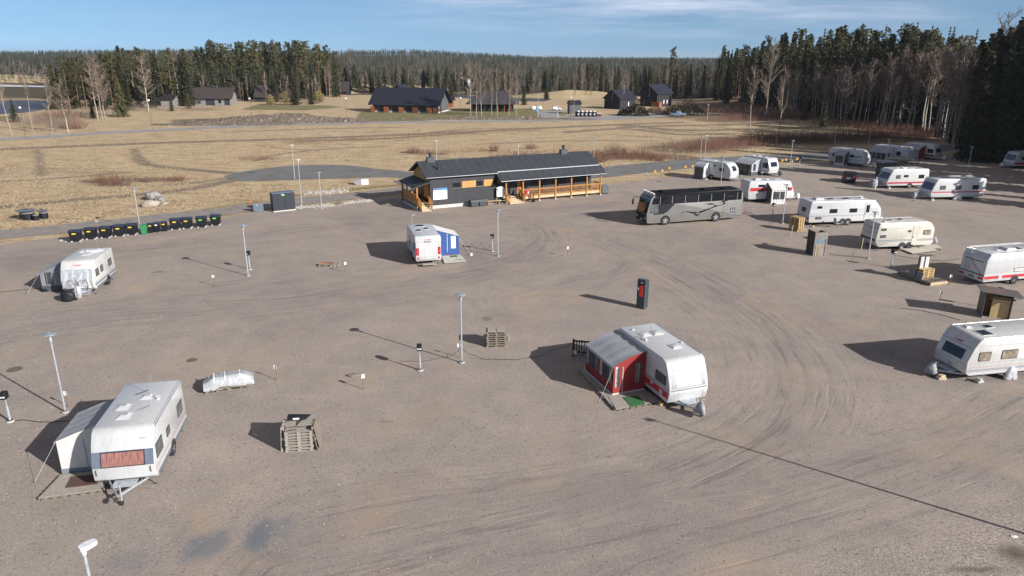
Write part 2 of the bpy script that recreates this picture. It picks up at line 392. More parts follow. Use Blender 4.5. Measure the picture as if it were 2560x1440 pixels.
green_polys = [W((885, 300), (900, 279), (1100, 277), (1330, 270), (1420, 288), (1390, 296), (1130, 297), (1000, 306)), W((600, 274), (640, 262), (820, 263), (860, 268), (760, 276)), W((-20, 302), (60, 296), (40, 290), (-20, 290))]
green = near_attr(lambda q: np.max([np.clip(sdist(q, g) / 3 + .5, 0, 1) for g in green_polys], axis=0))
verge = near_attr(lambda q: np.max([gband(W((-60, 590), (100, 575), (300, 556), (560, 520), (640, 508)), 1.6)(q), gband(W((740, 488), (860, 475), (1000, 462)), 1.2)(q)], axis=0))
brush_l = [(W((1700, 372), (1850, 352), (2050, 352), (2250, 345), (2360, 338)), 8.5), (W((1450, 400), (1560, 388), (1680, 392), (1730, 400)), 4.0), (W((230, 452), (300, 450), (420, 448)), 2.0),
           (W((1020, 380), (1100, 385)), 1.5), (W((750, 352), (850, 350), (960, 346), (1090, 338), (1180, 332)), 1.2), (W((1240, 390), (1330, 385)), 1.5), (W((450, 300), (600, 297), (860, 296)), 3.0),
           (W((1800, 300), (1950, 292), (2150, 300), (2300, 320)), 9), (W((1700, 288), (1800, 280), (1930, 274), (2060, 284), (2200, 300)), 15), (W((1760, 270), (1850, 262), (1960, 262)), 16)]
brush = near_attr(lambda q: np.max([gband(p, w)(q) for p, w in brush_l], axis=0))
sx_ = gx / np.maximum(gy, 1); floor_ = np.clip((gy - 330) / 40, 0, 1)
meadow = (np.abs(sx_ + 0.2) < 0.33) & (gy < 400); floor_ = np.where(meadow, 0, floor_)
me = bpy.data.meshes.new('ground'); me.from_pydata(np.c_[gx, gy, ZZ.ravel() - 0.02].tolist(), [],
    [(j * nx + i, j * nx + i + 1, (j + 1) * nx + i + 1, (j + 1) * nx + i) for j in range(ny - 1) for i in range(nx - 1)])
for nm, a in (('dirt', dirt), ('green', green), ('verge', verge), ('brush', brush), ('forestfloor', floor_)): set_attr(me, nm, a)
m, t, b = nodes_mat('dry_field'); pos = n_pos(t)
big = n_noise(t, n_map(t, pos, (.035, .085, .05), (0, 0, R(6))), 1.0, 5, .62, .6); mid = n_noise(t, n_map(t, pos, (.22, .5, .3), (0, 0, R(-5))), 1.0, 6, .7, .4); fine = n_noise(t, n_map(t, pos, (1.6, 2.6, 2)), 1.0, 6, .75)
c = n_ramp(t, mid, [(.28, (.27, .20, .135)), (.44, (.44, .35, .235)), (.60, (.57, .465, .315)), (.80, (.64, .54, .38))])
c = n_mix(t, n_ramp(t, big, [(.40, (0, 0, 0)), (.66, (1, 1, 1))]), c, n_mix(t, .5, c, (.50, .375, .255)))
c = n_mix(t, n_math(t, 'MULTIPLY', n_ramp(t, big, [(.28, (1, 1, 1)), (.42, (0, 0, 0))]), .5), c, (.27, .215, .15))
c = n_mix(t, .8, c, n_ramp(t, fine, [(.28, (.42, .42, .42)), (.5, (.95, .95, .95)), (.7, (1.25, 1.25, 1.25))]), 'MULTIPLY')
def edge(att, lo, hi, amp=.5):
    v = n_math(t, 'ADD', n_attr(t, att), n_math(t, 'MULTIPLY', n_math(t, 'SUBTRACT', mid, .5), amp * 2))
    return n_ramp(t, v, [(lo, (0, 0, 0)), (hi, (1, 1, 1))])
c = n_mix(t, 1.0, c, (1.03, 1.0, .95), 'MULTIPLY')
c = n_mix(t, n_math(t, 'MULTIPLY', edge('brush', .25, .7), .8), c, n_ramp(t, fine, [(.3, (.075, .052, .042)), (.7, (.20, .145, .105))]))
c = n_mix(t, n_math(t, 'MULTIPLY', edge('verge', .3, .8), .75), c, n_ramp(t, fine, [(.3, (.10, .085, .04)), (.7, (.30, .24, .12))]))
c = n_mix(t, n_math(t, 'MULTIPLY', edge('green', .4, .7, .3), .85), c, n_ramp(t, mid, [(.3, (.105, .115, .05)), (.7, (.23, .205, .10))]))
c = n_mix(t, n_math(t, 'MULTIPLY', edge('dirt', .30, .80, .55), .78), c, n_ramp(t, mid, [(.3, (.105, .085, .067)), (.7, (.235, .20, .165))]))
c = n_mix(t, n_attr(t, 'forestfloor'), c, n_ramp(t, mid, [(.3, (.05, .05, .03)), (.7, (.13, .10, .07))]))
t.links.new(c, b.inputs['Base Color']); n_bump(t, b, n_math(t, 'ADD', fine, n_math(t, 'MULTIPLY', mid, 2.0)), 0.9, 0.18)
me.materials.append(m)
g = bpy.data.objects.new('ground', me); COL.objects.link(g); g['kind'] = 'structure'; me.shade_smooth()

def jitter_poly(pts, step, amp, seed=0, closed=True):
    out = []; n = len(pts); k = 0
    for i in range(n if closed else n - 1):
        a = np.array(pts[i][:2]); b_ = np.array(pts[(i + 1) % n][:2]); L = np.linalg.norm(b_ - a); q = max(1, int(L / step)); nn = np.array([-(b_ - a)[1], (b_ - a)[0]]) / max(L, 1e-6)
        for j in range(q):
            p = a + (b_ - a) * j / q
            d = mnoise.noise(Vector((p[0] * .35, p[1] * .35, seed))) * amp + mnoise.noise(Vector((p[0] * 1.7, p[1] * 1.7, seed + 9))) * amp * .5
            out.append(tuple(p + nn * d))
    return out
def fill_sheet(name, poly, z, material, inner=None, kind='structure', parent=None):
    verts = [Vector(p[:2]) for p in poly]; n = len(verts); edges = [(i, (i + 1) % n) for i in range(n)]
    if inner is not None:
        verts += [Vector(p) for p in inner]
    r_ = geometry.delaunay_2d_cdt(verts, edges, [], 1, 1e-4)
    zz = z if callable(z) else (lambda x, y: z)
    me = bpy.data.meshes.new(name); me.from_pydata([(v.x, v.y, zz(v.x, v.y)) for v in r_[0]], [], [tuple(f) for f in r_[2]])
    b_ = bmesh.new(); b_.from_mesh(me); bmesh.ops.recalc_face_normals(b_, faces=b_.faces)
    for f in b_.faces:
        if f.normal.z < 0: f.normal_flip()
    b_.to_mesh(me); b_.free(); me.materials.append(material)
    o = bpy.data.objects.new(name, me); COL.objects.link(o)
    if kind: o['kind'] = kind
    return o

# --- the gravel lot
lot_px = [(-420, 700), (-60, 622), (0, 612), (90, 600), (170, 592), (300, 570), (420, 560), (560, 545), (640, 530), (740, 522), (850, 511), (950, 503), (1003, 499)]
lot = W(*lot_px) + W((1260, 478), (1520, 462), (1600, 452), (1640, 444), (1720, 440), (1780, 430), (1850, 418), (1990, 411), (2100, 404), (2200, 398), (2290, 388), (2350, 386), (2420, 392), (2560, 398), (2760, 412))
lot += [(118, 95), (118, 20), (70, -30), (-70, -30), (-95, 20)]
lotj = jitter_poly(lot, .55, .35, 3)
P = []
for (y0, y1, s_) in ((14, 48, .38), (48, 70, .6), (70, 125, 1.0)):
    yy = y0
    while yy < y1:
        w_ = .78 * yy + 8; x = -w_ + random.uniform(0, s_)
        while x < w_: P.append((x + random.uniform(-.1, .1), yy + random.uniform(-.1, .1))); x += s_
        yy += s_
P = np.array(P); P = P[sdist(P, lot) > .8]
mg, t, b = nodes_mat('gravel')
lot_o = fill_sheet('gravel_lot', lotj, .012, mg, inner=P.tolist())
me = lot_o.data; q = np.empty(len(me.vertices) * 3); me.vertices.foreach_get('co', q); q = q.reshape(-1, 3)[:, :2]
soft = [(W((-80, 858), (200, 806), (500, 778), (760, 752), (1000, 712), (1180, 676), (1300, 640), (1360, 600), (1340, 565), (1240, 545)), 1.6, .7),
        (W((-60, 800), (300, 760), (700, 715), (1000, 680), (1150, 650)), 2.0, .45), (W((0, 650), (280, 628), (500, 606), (700, 580), (900, 560), (1100, 540), (1400, 520), (1600, 500), (1800, 470)), 1.3, .75),
        (W((-50, 668), (300, 645), (600, 612), (900, 585), (1200, 560), (1500, 540)), .8, .55),
        (W((1400, 560), (1500, 600), (1560, 660), (1480, 700), (1300, 745)), 1.3, .55), (W((1530, 600), (1700, 680), (1840, 760), (1950, 850), (2000, 960), (1930, 1080), (1700, 1190), (1400, 1280), (1000, 1370), (700, 1440)), 1.6, .85),
        (W((1620, 620), (1800, 690), (2000, 760), (2200, 880)), 1.5, .45), (W((2560, 1000), (2300, 1130), (2000, 1230), (1600, 1330), (1300, 1400), (1100, 1470)), 1.2, .75),
        (W((2560, 1100), (2300, 1200), (2000, 1290), (1700, 1370), (1500, 1440)), 1.0, .65), (W((2400, 560), (2200, 520), (2000, 500), (1900, 600), (1750, 620)), 1.5, .4), (W((2560, 540), (2300, 520), (2050, 490), (1700, 475)), 1.3, .5),
        (W((760, 1320), (1000, 1270), (1300, 1240), (1700, 1170), (2000, 1090)), 1.2, .8), (W((700, 1400), (1000, 1340), (1400, 1290), (1900, 1210), (2400, 1080)), .9, .8)]
best = np.zeros(len(q)); td = np.zeros(len(q)); ta = np.zeros(len(q))
for k_, (p_, w_, s_) in enumerate(soft):
    c_ = np.array(smooth_line(p_)); dd = np.full(len(q), 1e9); sg = np.zeros(len(q)); ar = np.zeros(len(q)); acc = 0.0
    for a, bb in zip(c_, c_[1:]):
        ab = bb - a; L2 = ab @ ab; tt = np.clip(((q - a) @ ab) / max(L2, 1e-9), 0, 1); r_ = q - (a + tt[:, None] * ab); dn = np.linalg.norm(r_, axis=1); m_ = dn < dd
        dd[m_] = dn[m_]; sg[m_] = np.sign(ab[0] * r_[m_, 1] - ab[1] * r_[m_, 0]); ar[m_] = acc + tt[m_] * math.sqrt(L2); acc += math.sqrt(L2)
    it = s_ * np.exp(-(dd / (w_ * 2.6)) ** 2); m_ = it > best; best[m_] = it[m_]; td[m_] = (dd * sg)[m_] + k_ * 37; ta[m_] = ar[m_] + k_ * 200
set_attr(me, 'td', td); set_attr(me, 'ta', ta); set_attr(me, 'ti', best)
lines = []
for cen, w_, s_ in []:
    c_ = smooth_line(cen)
    for o_ in (-1.15, -.95, .8, 1.0, 2.1):
        L_ = []
        for a, bb in zip(c_, c_[1:]):
            d = np.array(bb) - np.array(a); nn = np.array([-d[1], d[0]]) / max(np.linalg.norm(d), 1e-6); L_.append(tuple(np.array(a) + nn * o_ * random.uniform(.97, 1.03)))
        lines.append((L_, .16, s_ * random.uniform(.35, .8)))
trk = np.zeros(len(q))
for p_, w_, s_ in soft: trk = np.maximum(trk, s_ * np.exp(-(pl_dist(q, smooth_line(p_)) / w_) ** 2))
fl = np.zeros(len(q))
for p_, w_, s_ in lines: fl = np.maximum(fl, s_ * np.exp(-(pl_dist(q, p_) / w_) ** 2))
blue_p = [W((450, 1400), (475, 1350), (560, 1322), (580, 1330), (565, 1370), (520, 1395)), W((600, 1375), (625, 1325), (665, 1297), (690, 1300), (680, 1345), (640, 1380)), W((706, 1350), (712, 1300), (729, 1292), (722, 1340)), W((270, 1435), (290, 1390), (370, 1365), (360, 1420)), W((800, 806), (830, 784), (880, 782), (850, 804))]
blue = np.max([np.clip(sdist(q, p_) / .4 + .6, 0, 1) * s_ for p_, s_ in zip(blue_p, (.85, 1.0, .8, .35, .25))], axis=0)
pit = np.max([np.exp(-((q[:, 0] - a.x) ** 2 / w ** 2 + (q[:, 1] - a.y) ** 2 / h ** 2)) * s for a, w, h, s in
    [(at(1218, 797), .35, .5, .7), (at(400, 680), .5, .35, .6), (at(385, 683), .25, .6, .7), (at(1630, 1052), .01, .01, 0), (at(2540, 1385), .8, .6, .6), (at(2440, 1425), 1.4, .22, .5), (at(1560, 762), .5, .5, .35), (at(1590, 786), .9, .5, .25), (at(880, 938), .6, .3, .35), (at(965, 1052), .35, .15, .6)]], axis=0)
loose = np.clip((q[:, 0] * .5 - q[:, 1] + 17) / 6, 0, 1)
for nm, a in (('trk', trk), ('fl', fl), ('blue', blue), ('pit', pit), ('loose', loose)): set_attr(me, nm, a)
pos = n_pos(t)
n1 = n_noise(t, pos, .09, 5, .6, .5); n2 = n_noise(t, pos, .5, 5, .65, .3); n3 = n_noise(t, pos, 10.0, 4, .75); vo = t.nodes.new('ShaderNodeTexVoronoi'); vo.inputs['Scale'].default_value = 34; t.links.new(pos, vo.inputs['Vector'])
vo2 = t.nodes.new('ShaderNodeTexVoronoi'); vo2.inputs['Scale'].default_value = 24; t.links.new(pos, vo2.inputs['Vector'])
c = n_ramp(t, n1, [(.28, (.280, .246, .224)), (.5, (.335, .290, .260)), (.72, (.370, .314, .272))])
c = n_mix(t, .7, c, n_ramp(t, n2, [(.3, (.82, .83, .85)), (.7, (1.12, 1.1, 1.08))]), 'MULTIPLY')
lse = n_ramp(t, n_math(t, 'ADD', n_attr(t, 'loose'), n_math(t, 'MULTIPLY', n2, .8)), [(.45, (.35, .35, .35)), (1.0, (1, 1, 1))])
c = n_mix(t, lse, c, n_ramp(t, n3, [(.30, (.38, .38, .38)), (.48, (.98, .98, .98)), (.68, (1.5, 1.5, 1.5))]), 'MULTIPLY')
c = n_mix(t, n_math(t, 'MULTIPLY', lse, .8), c, n_ramp(t, vo.outputs['Color'], [(.0, (.55, .55, .56)), (.5, (1, 1, 1)), (1.0, (1.5, 1.5, 1.48))]), 'MULTIPLY')
sp = n_noise(t, pos, 5.5, 3, .75); c = n_mix(t, n_ramp(t, sp, [(.34, (.75, .75, .75)), (.40, (0, 0, 0))]), c, (.12, .105, .095))
tv = n_math(t, 'MULTIPLY', n_attr(t, 'trk'), n_ramp(t, n_noise(t, pos, .22, 3), [(.3, (.35, .35, .35)), (.65, (1, 1, 1))]))
c = n_mix(t, n_math(t, 'MULTIPLY', tv, .60), c, (.225, .205, .195))
cx_ = t.nodes.new('ShaderNodeCombineXYZ'); t.links.new(n_attr(t, 'td'), cx_.inputs[0]); t.links.new(n_math(t, 'MULTIPLY', n_attr(t, 'ta'), .07), cx_.inputs[1])
st1 = n_noise(t, cx_.outputs[0], 2.3, 3, .7); ti = n_math(t, 'MULTIPLY', n_attr(t, 'ti'), .85, True)
c = n_mix(t, ti, c, n_ramp(t, st1, [(.34, (.60, .60, .62)), (.47, (.97, .97, .97)), (.56, (1.02, 1.01, 1.0)), (.68, (1.20, 1.17, 1.13))]), 'MULTIPLY')
cx2 = t.nodes.new('ShaderNodeCombineXYZ'); t.links.new(n_attr(t, 'td'), cx2.inputs[0]); t.links.new(n_math(t, 'MULTIPLY', n_attr(t, 'ta'), .10), cx2.inputs[1])
fv = n_math(t, 'MULTIPLY', ti, n_ramp(t, n_noise(t, cx2.outputs[0], 1.9, 2, .5), [(.60, (0, 0, 0)), (.66, (1, 1, 1))]))
c = n_mix(t, n_math(t, 'MULTIPLY', fv, .20), c, (.19, .17, .16))
c = n_mix(t, n_ramp(t, n_math(t, 'MULTIPLY', n_attr(t, 'pit'), n_math(t, 'ADD', n3, .35)), [(.12, (0, 0, 0)), (.5, (.9, .9, .9))]), c, (.10, .075, .055))
c = n_mix(t, n_ramp(t, n_noise(t, pos, .16, 4, .6, 1.0), [(.54, (0, 0, 0)), (.70, (.5, .5, .5))]), c, (.43, .32, .225))
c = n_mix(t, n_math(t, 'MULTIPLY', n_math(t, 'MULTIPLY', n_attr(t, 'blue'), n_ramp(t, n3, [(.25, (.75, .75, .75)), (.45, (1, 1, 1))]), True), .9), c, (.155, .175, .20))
t.links.new(c, b.inputs['Base Color'])
n_bump(t, b, n_math(t, 'ADD', n_math(t, 'MULTIPLY', vo2.outputs['Distance'], .5), n_math(t, 'ADD', n3, n_math(t, 'MULTIPLY', fv, -1.2))), .6, .022)

def strip(name, px, wdt, z, material, world_pts=False, amp=.25, zf=None):
    c_ = smooth_line(px if world_pts else W(*px), 5); L_, R_ = [], []
    for i, p in enumerate(c_):
        a = np.array(c_[max(0, i - 1)]); d = np.array(c_[min(len(c_) - 1, i + 1)]) - a; nn = np.array([-d[1], d[0]]) / max(np.linalg.norm(d), 1e-6)
        w_ = wdt(i / (len(c_) - 1)) if callable(wdt) else wdt
        L_.append(tuple(np.array(p) + nn * w_ / 2)); R_.append(tuple(np.array(p) - nn * w_ / 2))
    poly = jitter_poly(L_ + R_[::-1], .8, amp, hash(name) % 7 if False else len(name))
    return fill_sheet(name, poly, zf or z, material)
path_m = mat('gravel_path', (.30, .265, .24), .9, scale=.8, col2=(.205, .185, .17), bump=.3, bscale=6, coord='Object', detail=8)
asph = mat('asphalt', (.19, .188, .185), .85, scale=.35, col2=(.13, .13, .13), bump=.2, bscale=8, detail=8)
road_m = mat('light_road', (.34, .335, .34), .85, scale=.3, col2=(.25, .245, .25), bump=.2, bscale=6, detail=7)
strip('path', [(-420, 668), (-60, 596), (150, 573), (300, 556), (450, 540), (560, 528), (640, 517), (760, 502), (900, 488), (1010, 475), (1120, 462)], 4.6, .008, path_m)
strip('asphalt_road', [(1000, 462), (1250, 445), (1450, 436), (1560, 425), (1700, 411), (1850, 400), (2000, 393), (2130, 386), (2260, 376), (2380, 364)], lambda k: 7.5 + 2 * k, .007, asph)
fill_sheet('asphalt_turning_area', jitter_poly(smooth_line(W((560, 440), (640, 424), (740, 414), (860, 413), (960, 424), (1100, 437), (1180, 446), (1080, 452), (980, 443), (860, 446), (740, 449), (620, 452), (575, 449), (560, 440)))[:-1], .8, .3, 5), .016, asph)
strip('road', [(-260, 372), (-60, 353), (200, 336), (400, 325), (640, 314), (900, 307), (1200, 303), (1420, 300), (1560, 296), (1660, 290), (1800, 282)], 5.6, .02, road_m)
fill_sheet('side_road', jitter_poly(W((1335, 302), (1352, 292), (1347, 284), (1338, 279), (1356, 277.5), (1400, 276), (1440, 273.5), (1445, 275), (1400, 281), (1392, 284), (1402, 289), (1440, 299)), 1, .25, 2), .03, road_m)
fill_sheet('parking_area', jitter_poly(W((1408, 291), (1420, 287.5), (1500, 290), (1560, 286), (1640, 279.5), (1660, 281), (1600, 290), (1500, 297.5), (1440, 297)), 1, .3, 4), .027, road_m)
# --- water
wm, t, b = nodes_mat('lake_water'); b.inputs['Base Color'].default_value = (.075, .075, .095, 1); b.inputs['Roughness'].default_value = .45; b.inputs['Specular IOR Level'].default_value = .22
n_bump(t, b, n_noise(t, n_map(t, n_pos(t), (.3, 1.2, 1)), 1.0, 4), .35, .1)
fill_sheet('lake_water', jitter_poly(W((-300, 252), (-40, 252), (60, 250), (116, 252), (124, 262), (108, 274), (60, 282), (-60, 288), (-300, 290)), 1.5, .6, 8), .035, wm)
def hz(o): return lambda x, y: hgt(x, y) + o
def WT(*pp): return [tuple(att(x, y).xy) for x, y in pp]
fill_sheet('river_water', jitter_poly(WT((868, 238), (905, 231), (1000, 231), (1120, 236), (1330, 247), (1385, 246), (1340, 252), (1150, 244), (1000, 237.5), (905, 236.5)), 3, .8, 8), hz(.12), wm)
icem = mat('grey_ice', (.62, .63, .66), .5, var=.1)
fill_sheet('ice_sheet', jitter_poly(WT((-200, 213), (0, 212), (60, 214), (112, 216), (112, 219), (40, 218), (-200, 217)), 6, 1.5, 8), hz(.25), icem)
# pale rise beyond the river
hill_m, t, b = nodes_mat('pale_grass_hill'); hn = n_noise(t, n_map(t, n_pos(t), (.05, .15, .1)), 1, 5); t.links.new(n_ramp(t, hn, [(.3, (.30, .23, .13)), (.7, (.52, .43, .27))]), b.inputs['Base Color'])
def mound(name, c, rx, ry, h, material, rz=0.0, n=28, rough=.15, seed=1, kind='structure', stone=None):
    vs, fs = [], []; z0 = hgt(c.x, c.y)
    for j in range(n + 1):
        for i in range(n + 1):
            u, v = i / n * 2 - 1, j / n * 2 - 1; r_ = math.hypot(u, v)
            hh = h * sm(1 - r_) * (1 + .5 * mnoise.noise(Vector((u * 2.5, v * 2.5, seed)))) + (rough * mnoise.noise(Vector((u * 9, v * 9, seed))) if r_ < .95 else 0)
            x, y = u * rx, v * ry; cx, cy = x * math.cos(rz) - y * math.sin(rz) + c.x, x * math.sin(rz) + y * math.cos(rz) + c.y
            vs.append((cx, cy, (hgt(cx, cy) if z0 < -0.5 or z0 > .5 else 0) + max(hh, 0) - (.35 if r_ >= .95 else 0)))
    fs = [(j * (n + 1) + i, j * (n + 1) + i + 1, (j + 1) * (n + 1) + i + 1, (j + 1) * (n + 1) + i) for j in range(n) for i in range(n)]
    me = bpy.data.meshes.new(name); me.from_pydata(vs, [], fs); me.materials.append(material); me.shade_smooth()
    o = bpy.data.objects.new(name, me); COL.objects.link(o); o['kind'] = kind; return o
mound('hill', att(960, 230), 62, 26, 4.2, hill_m, seed=2); mound('hill', att(870, 231), 50, 20, 3.0, hill_m, seed=5); mound('hill', att(1440, 243), 44, 20, 3.2, hill_m, seed=6)
mound('hill', att(60, 205), 100, 25, 5.0, hill_m, seed=7); mound('hill', att(700, 232), 60, 18, 3.0, hill_m, seed=8)
em, t, b = nodes_mat('rocky_embankment'); ev = t.nodes.new('ShaderNodeTexVoronoi'); ev.inputs['Scale'].default_value = 1.3; t.links.new(n_map(t, n_pos(t), (1, .6, 1)), ev.inputs['Vector'])
ec = n_ramp(t, ev.outputs['Color'], [(.0, (.13, .10, .08)), (.8, (.20, .165, .135)), (1.0, (.33, .30, .28))]); t.links.new(ec, b.inputs['Base Color']); n_bump(t, b, ev.outputs['Distance'], 1.0, .3)
mound('rocky_bank', at(700, 304), 31, 5.5, 1.9, em, rz=R(4), seed=3, rough=.5, n=50); mound('rocky_bank', at(560, 311), 20, 4.0, 0.9, em, rz=R(6), seed=4, rough=.4, n=40); mound('rocky_bank', at(1240, 298), 32, 2.4, .7, em, rz=R(1), seed=5, rough=.3, n=40)

# loose stones lying on the near gravel (countless)
random.seed(99); v, f = [], []
for _ in range(15000):
    Y = 15 + 36 * random.random() ** 1.1; X = random.uniform(-.8, .8) * (Y + 4)
    if mnoise.noise(Vector((X * .16, Y * .16, 4))) + .5 * mnoise.noise(Vector((X * .6, Y * .6, 1))) < random.uniform(-.55, .25): continue
    s_ = random.uniform(.012, .032) * (1.35 if random.random() < .06 else 1); o = len(v); a0 = random.uniform(0, 6)
    for i in range(4): r_ = s_ * random.uniform(.7, 1.25); v.append((X + r_ * math.cos(a0 + i * 1.57), Y + r_ * math.sin(a0 + i * 1.57), .012))
    v.append((X + random.uniform(-.4, .4) * s_, Y + random.uniform(-.4, .4) * s_, .012 + s_ * random.uniform(.7, 1.1))); f += [(o + i, o + (i + 1) % 4, o + 4) for i in range(4)]
me = bpy.data.meshes.new('loose_stones'); me.from_pydata(v, [], f); me.materials.append(mat('loose_stone', (.50, .44, .39), .9, scale=9, col2=(.20, .17, .155), detail=2))
o = bpy.data.objects.new('loose_stones', me); COL.objects.link(o); o['kind'] = 'stuff'; tag(o, 'small loose stones scattered on the near gravel', 'stones')
# ------------------------------------------------------------ trees
def rr(a, b): return random.uniform(a, b)
def spruce_crown(h=20, Rm=2.5, seed=0, base=.06, dense=1.0):
    random.seed(seed); v, f = [], []; z = h * base
    while z < h * .985:
        k = 1 - z / h; rad = Rm * (k ** .85) * rr(.8, 1.12) + .12; nb = max(4, int((5 + 6 * k) * dense)); a0 = rr(0, 6.28)
        for i in range(nb):
            a = a0 + i * 2 * math.pi / nb + rr(-.3, .3); L = rad * rr(.62, 1.12); w = .22 * L + .16; dz = -L * rr(.25, .5); ca, sa = math.cos(a), math.sin(a)
            zz = z + rr(-.15, .15); segs = 3; o = len(v)
            for s_ in range(segs + 1):
                q = s_ / segs; rr_ = L * q; ww = w * (1.15 - q) * (.6 + .8 * (s_ % 2)) + .03; zc = zz + dz * q ** 1.4 + (.25 * L * q * q * .3)
                v.append((ca * rr_ - sa * ww, sa * rr_ + ca * ww, zc - ww * .45)); v.append((ca * rr_, sa * rr_, zc + .06)); v.append((ca * rr_ + sa * ww, sa * rr_ - ca * ww, zc - ww * .45))
            for s_ in range(segs):
                p = o + s_ * 3; f += [(p, p + 1, p + 4, p + 3), (p + 1, p + 2, p + 5, p + 4)]
            for _ in range(4):   # hanging sprays
                q = rr(.3, 1.0); r_ = L * q; x, y = ca * r_ + rr(-.2, .2), sa * r_ + rr(-.2, .2); zc = zz + dz * q ** 1.4; s2 = rr(.18, .42)
                o2 = len(v); t_ = rr(0, 3.14); v += [(x - s2 * math.cos(t_), y - s2 * math.sin(t_), zc), (x + s2 * math.cos(t_), y + s2 * math.sin(t_), zc + .05), (x + rr(-.1, .1), y + rr(-.1, .1), zc - s2 * 1.6)]; f.append((o2, o2 + 1, o2 + 2))
        z += (.34 + .42 * k) * rr(.85, 1.15) * h / 20
    o = len(v); v += [(-.06, 0, h * .95), (.06, 0, h * .95), (0, 0, h * 1.01)]; f.append((o, o + 1, o + 2))
    return v, f
def blob(v, f, c, rx, rz_, n, s0, s1):
    for _ in range(n):
        a, b_ = rr(0, 6.28), rr(-1, 1); q = rr(.35, 1.0) ** .5; cb = math.sqrt(1 - b_ * b_)
        x, y, z = c[0] + rx * q * cb * math.cos(a), c[1] + rx * q * cb * math.sin(a), c[2] + rz_ * q * b_
        s_ = rr(s0, s1); n1 = Vector((rr(-1, 1), rr(-1, 1), rr(-.6, .6))).normalized(); n2 = n1.cross(Vector((rr(-1, 1), rr(-1, 1), rr(-1, 1)))).normalized()
        o = len(v); p = Vector((x, y, z))
        v += [tuple(p - n1 * s_), tuple(p + n2 * s_ * .6), tuple(p + n1 * s_), tuple(p - n2 * s_ * .6)]; f.append((o, o + 1, o + 2, o + 3))
def pine_crown(h=20, Rm=2.4, seed=0, start=.48):
    random.seed(seed); v, f = [], []
    nb = 44
    for i in range(nb):
        q = start + (1 - start) * (i + rr(0, 1)) / nb; k = (q - start) / (1 - start)
        rad = Rm * (math.sin(min(1, .18 + k) * 2.6) ** .8 if k < .9 else .35) * rr(.5, 1.05); a = rr(0, 6.28)
        blob(v, f, (rad * math.cos(a), rad * math.sin(a), h * q), rr(.6, 1.0), rr(.35, .6), 18, .16, .42)
    return v, f
def bushy_crown(h, Rm, seed, n=60, leaf=16, s=(.1, .3), low=.12):
    random.seed(seed); v, f = [], []
    for i in range(n):
        q = low + (1 - low) * rr(0, 1) ** .9; rad = Rm * math.sin(math.pi * min(.98, max(.05, q)) ** .8) ** .7 * rr(.3, 1.0); a = rr(0, 6.28)
        blob(v, f, (rad * math.cos(a), rad * math.sin(a), h * q), Rm * .3, h * .06 + .15, leaf, *s)
    return v, f
def limb(v, f, p0, p1, r0, r1, n=4):
    d = p1 - p0
    if d.length < 1e-5: return
    q = d.to_track_quat('Z', 'Y'); o = len(v)
    for p, r in ((p0, r0), (p1, r1)):
        for i in range(n): v.append(tuple(p + q @ Vector((r * math.cos(6.283 * i / n), r * math.sin(6.283 * i / n), 0))))
    f += [(o + i, o + (i + 1) % n, o + n + (i + 1) % n, o + n + i) for i in range(n)]
def bare_tree(h=16, seed=0, spread=.16, clear=.28, trunk_r=.13, twigs=7, up=1.0, lean=0.0):
    """trunk+limbs mesh and twig mesh of a leafless tree"""
    random.seed(seed); tv, tf, wv, wf = [], [], [], []; p = Vector((0, 0, -.2)); pts = [p.copy()]; n = 9
    for i in range(n):
        p = p + Vector((rr(-.12, .12) + lean * h / n, rr(-.12, .12), (h + .2) / n)); pts.append(p.copy())
    for i in range(n): limb(tv, tf, pts[i], pts[i + 1], trunk_r * (1 - i / n * .9), trunk_r * (1 - (i + 1) / n * .9), 6)
    def on(q):
        x = q * n; i = min(n - 1, int(x)); return pts[i].lerp(pts[i + 1], x - i)
    nb = 26
    for i in range(nb):
        q = clear + (.96 - clear) * (i + rr(0, .8)) / nb; b0 = on(q); a = rr(0, 6.28); k = (q - clear) / (1 - clear)
        L = h * spread * (1.25 - .85 * k) * rr(.7, 1.25) * (.55 + 1.6 * min(k, .3)); d = Vector((math.cos(a), math.sin(a), rr(.9, 1.7) * up)).normalized()
        c = b0; r0 = trunk_r * .36 * (1.05 - k)
        for s_ in range(3):
            e = c + d * L / 3; limb(tv, tf, c, e, max(r0 * (1 - s_ * .3), .014), max(r0 * (.7 - s_ * .3), .01), 4)
            for _ in range(twigs):
                t0 = c.lerp(e, rr(0, 1)); dd = (d + Vector((rr(-.9, .9), rr(-.9, .9), rr(-.2, .7)))).normalized(); l2 = L * rr(.2, .5)
                e2 = t0 + dd * l2; s2 = dd.cross(Vector((rr(-1, 1), rr(-1, 1), .2))).normalized() * rr(.014, .026); o = len(wv)
                wv += [tuple(t0 - s2), tuple(t0 + s2), tuple(e2)]; wf.append((o, o + 1, o + 2))
                for _ in range(5):
                    t1 = t0.lerp(e2, rr(.2, .9)); d3 = (dd + Vector((rr(-.8, .8), rr(-.8, .8), rr(-.5, .5)))).normalized(); e3 = t1 + d3 * l2 * rr(.3, .7); o = len(wv)
                    wv += [tuple(t1 - s2 * .8), tuple(t1 + s2 * .8), tuple(e3)]; wf.append((o, o + 1, o + 2))
            c = e; d = (d + Vector((rr(-.25, .25), rr(-.25, .25), rr(.05, .3)))).normalized()
    return (tv, tf), (wv, wf)
def raw_mesh(name, vf, m, smooth=False):
    me = bpy.data.meshes.new(name); me.from_pydata(vf[0], [], vf[1]); me.materials.append(m)
    if smooth: me.shade_smooth()
    me.update(); return me
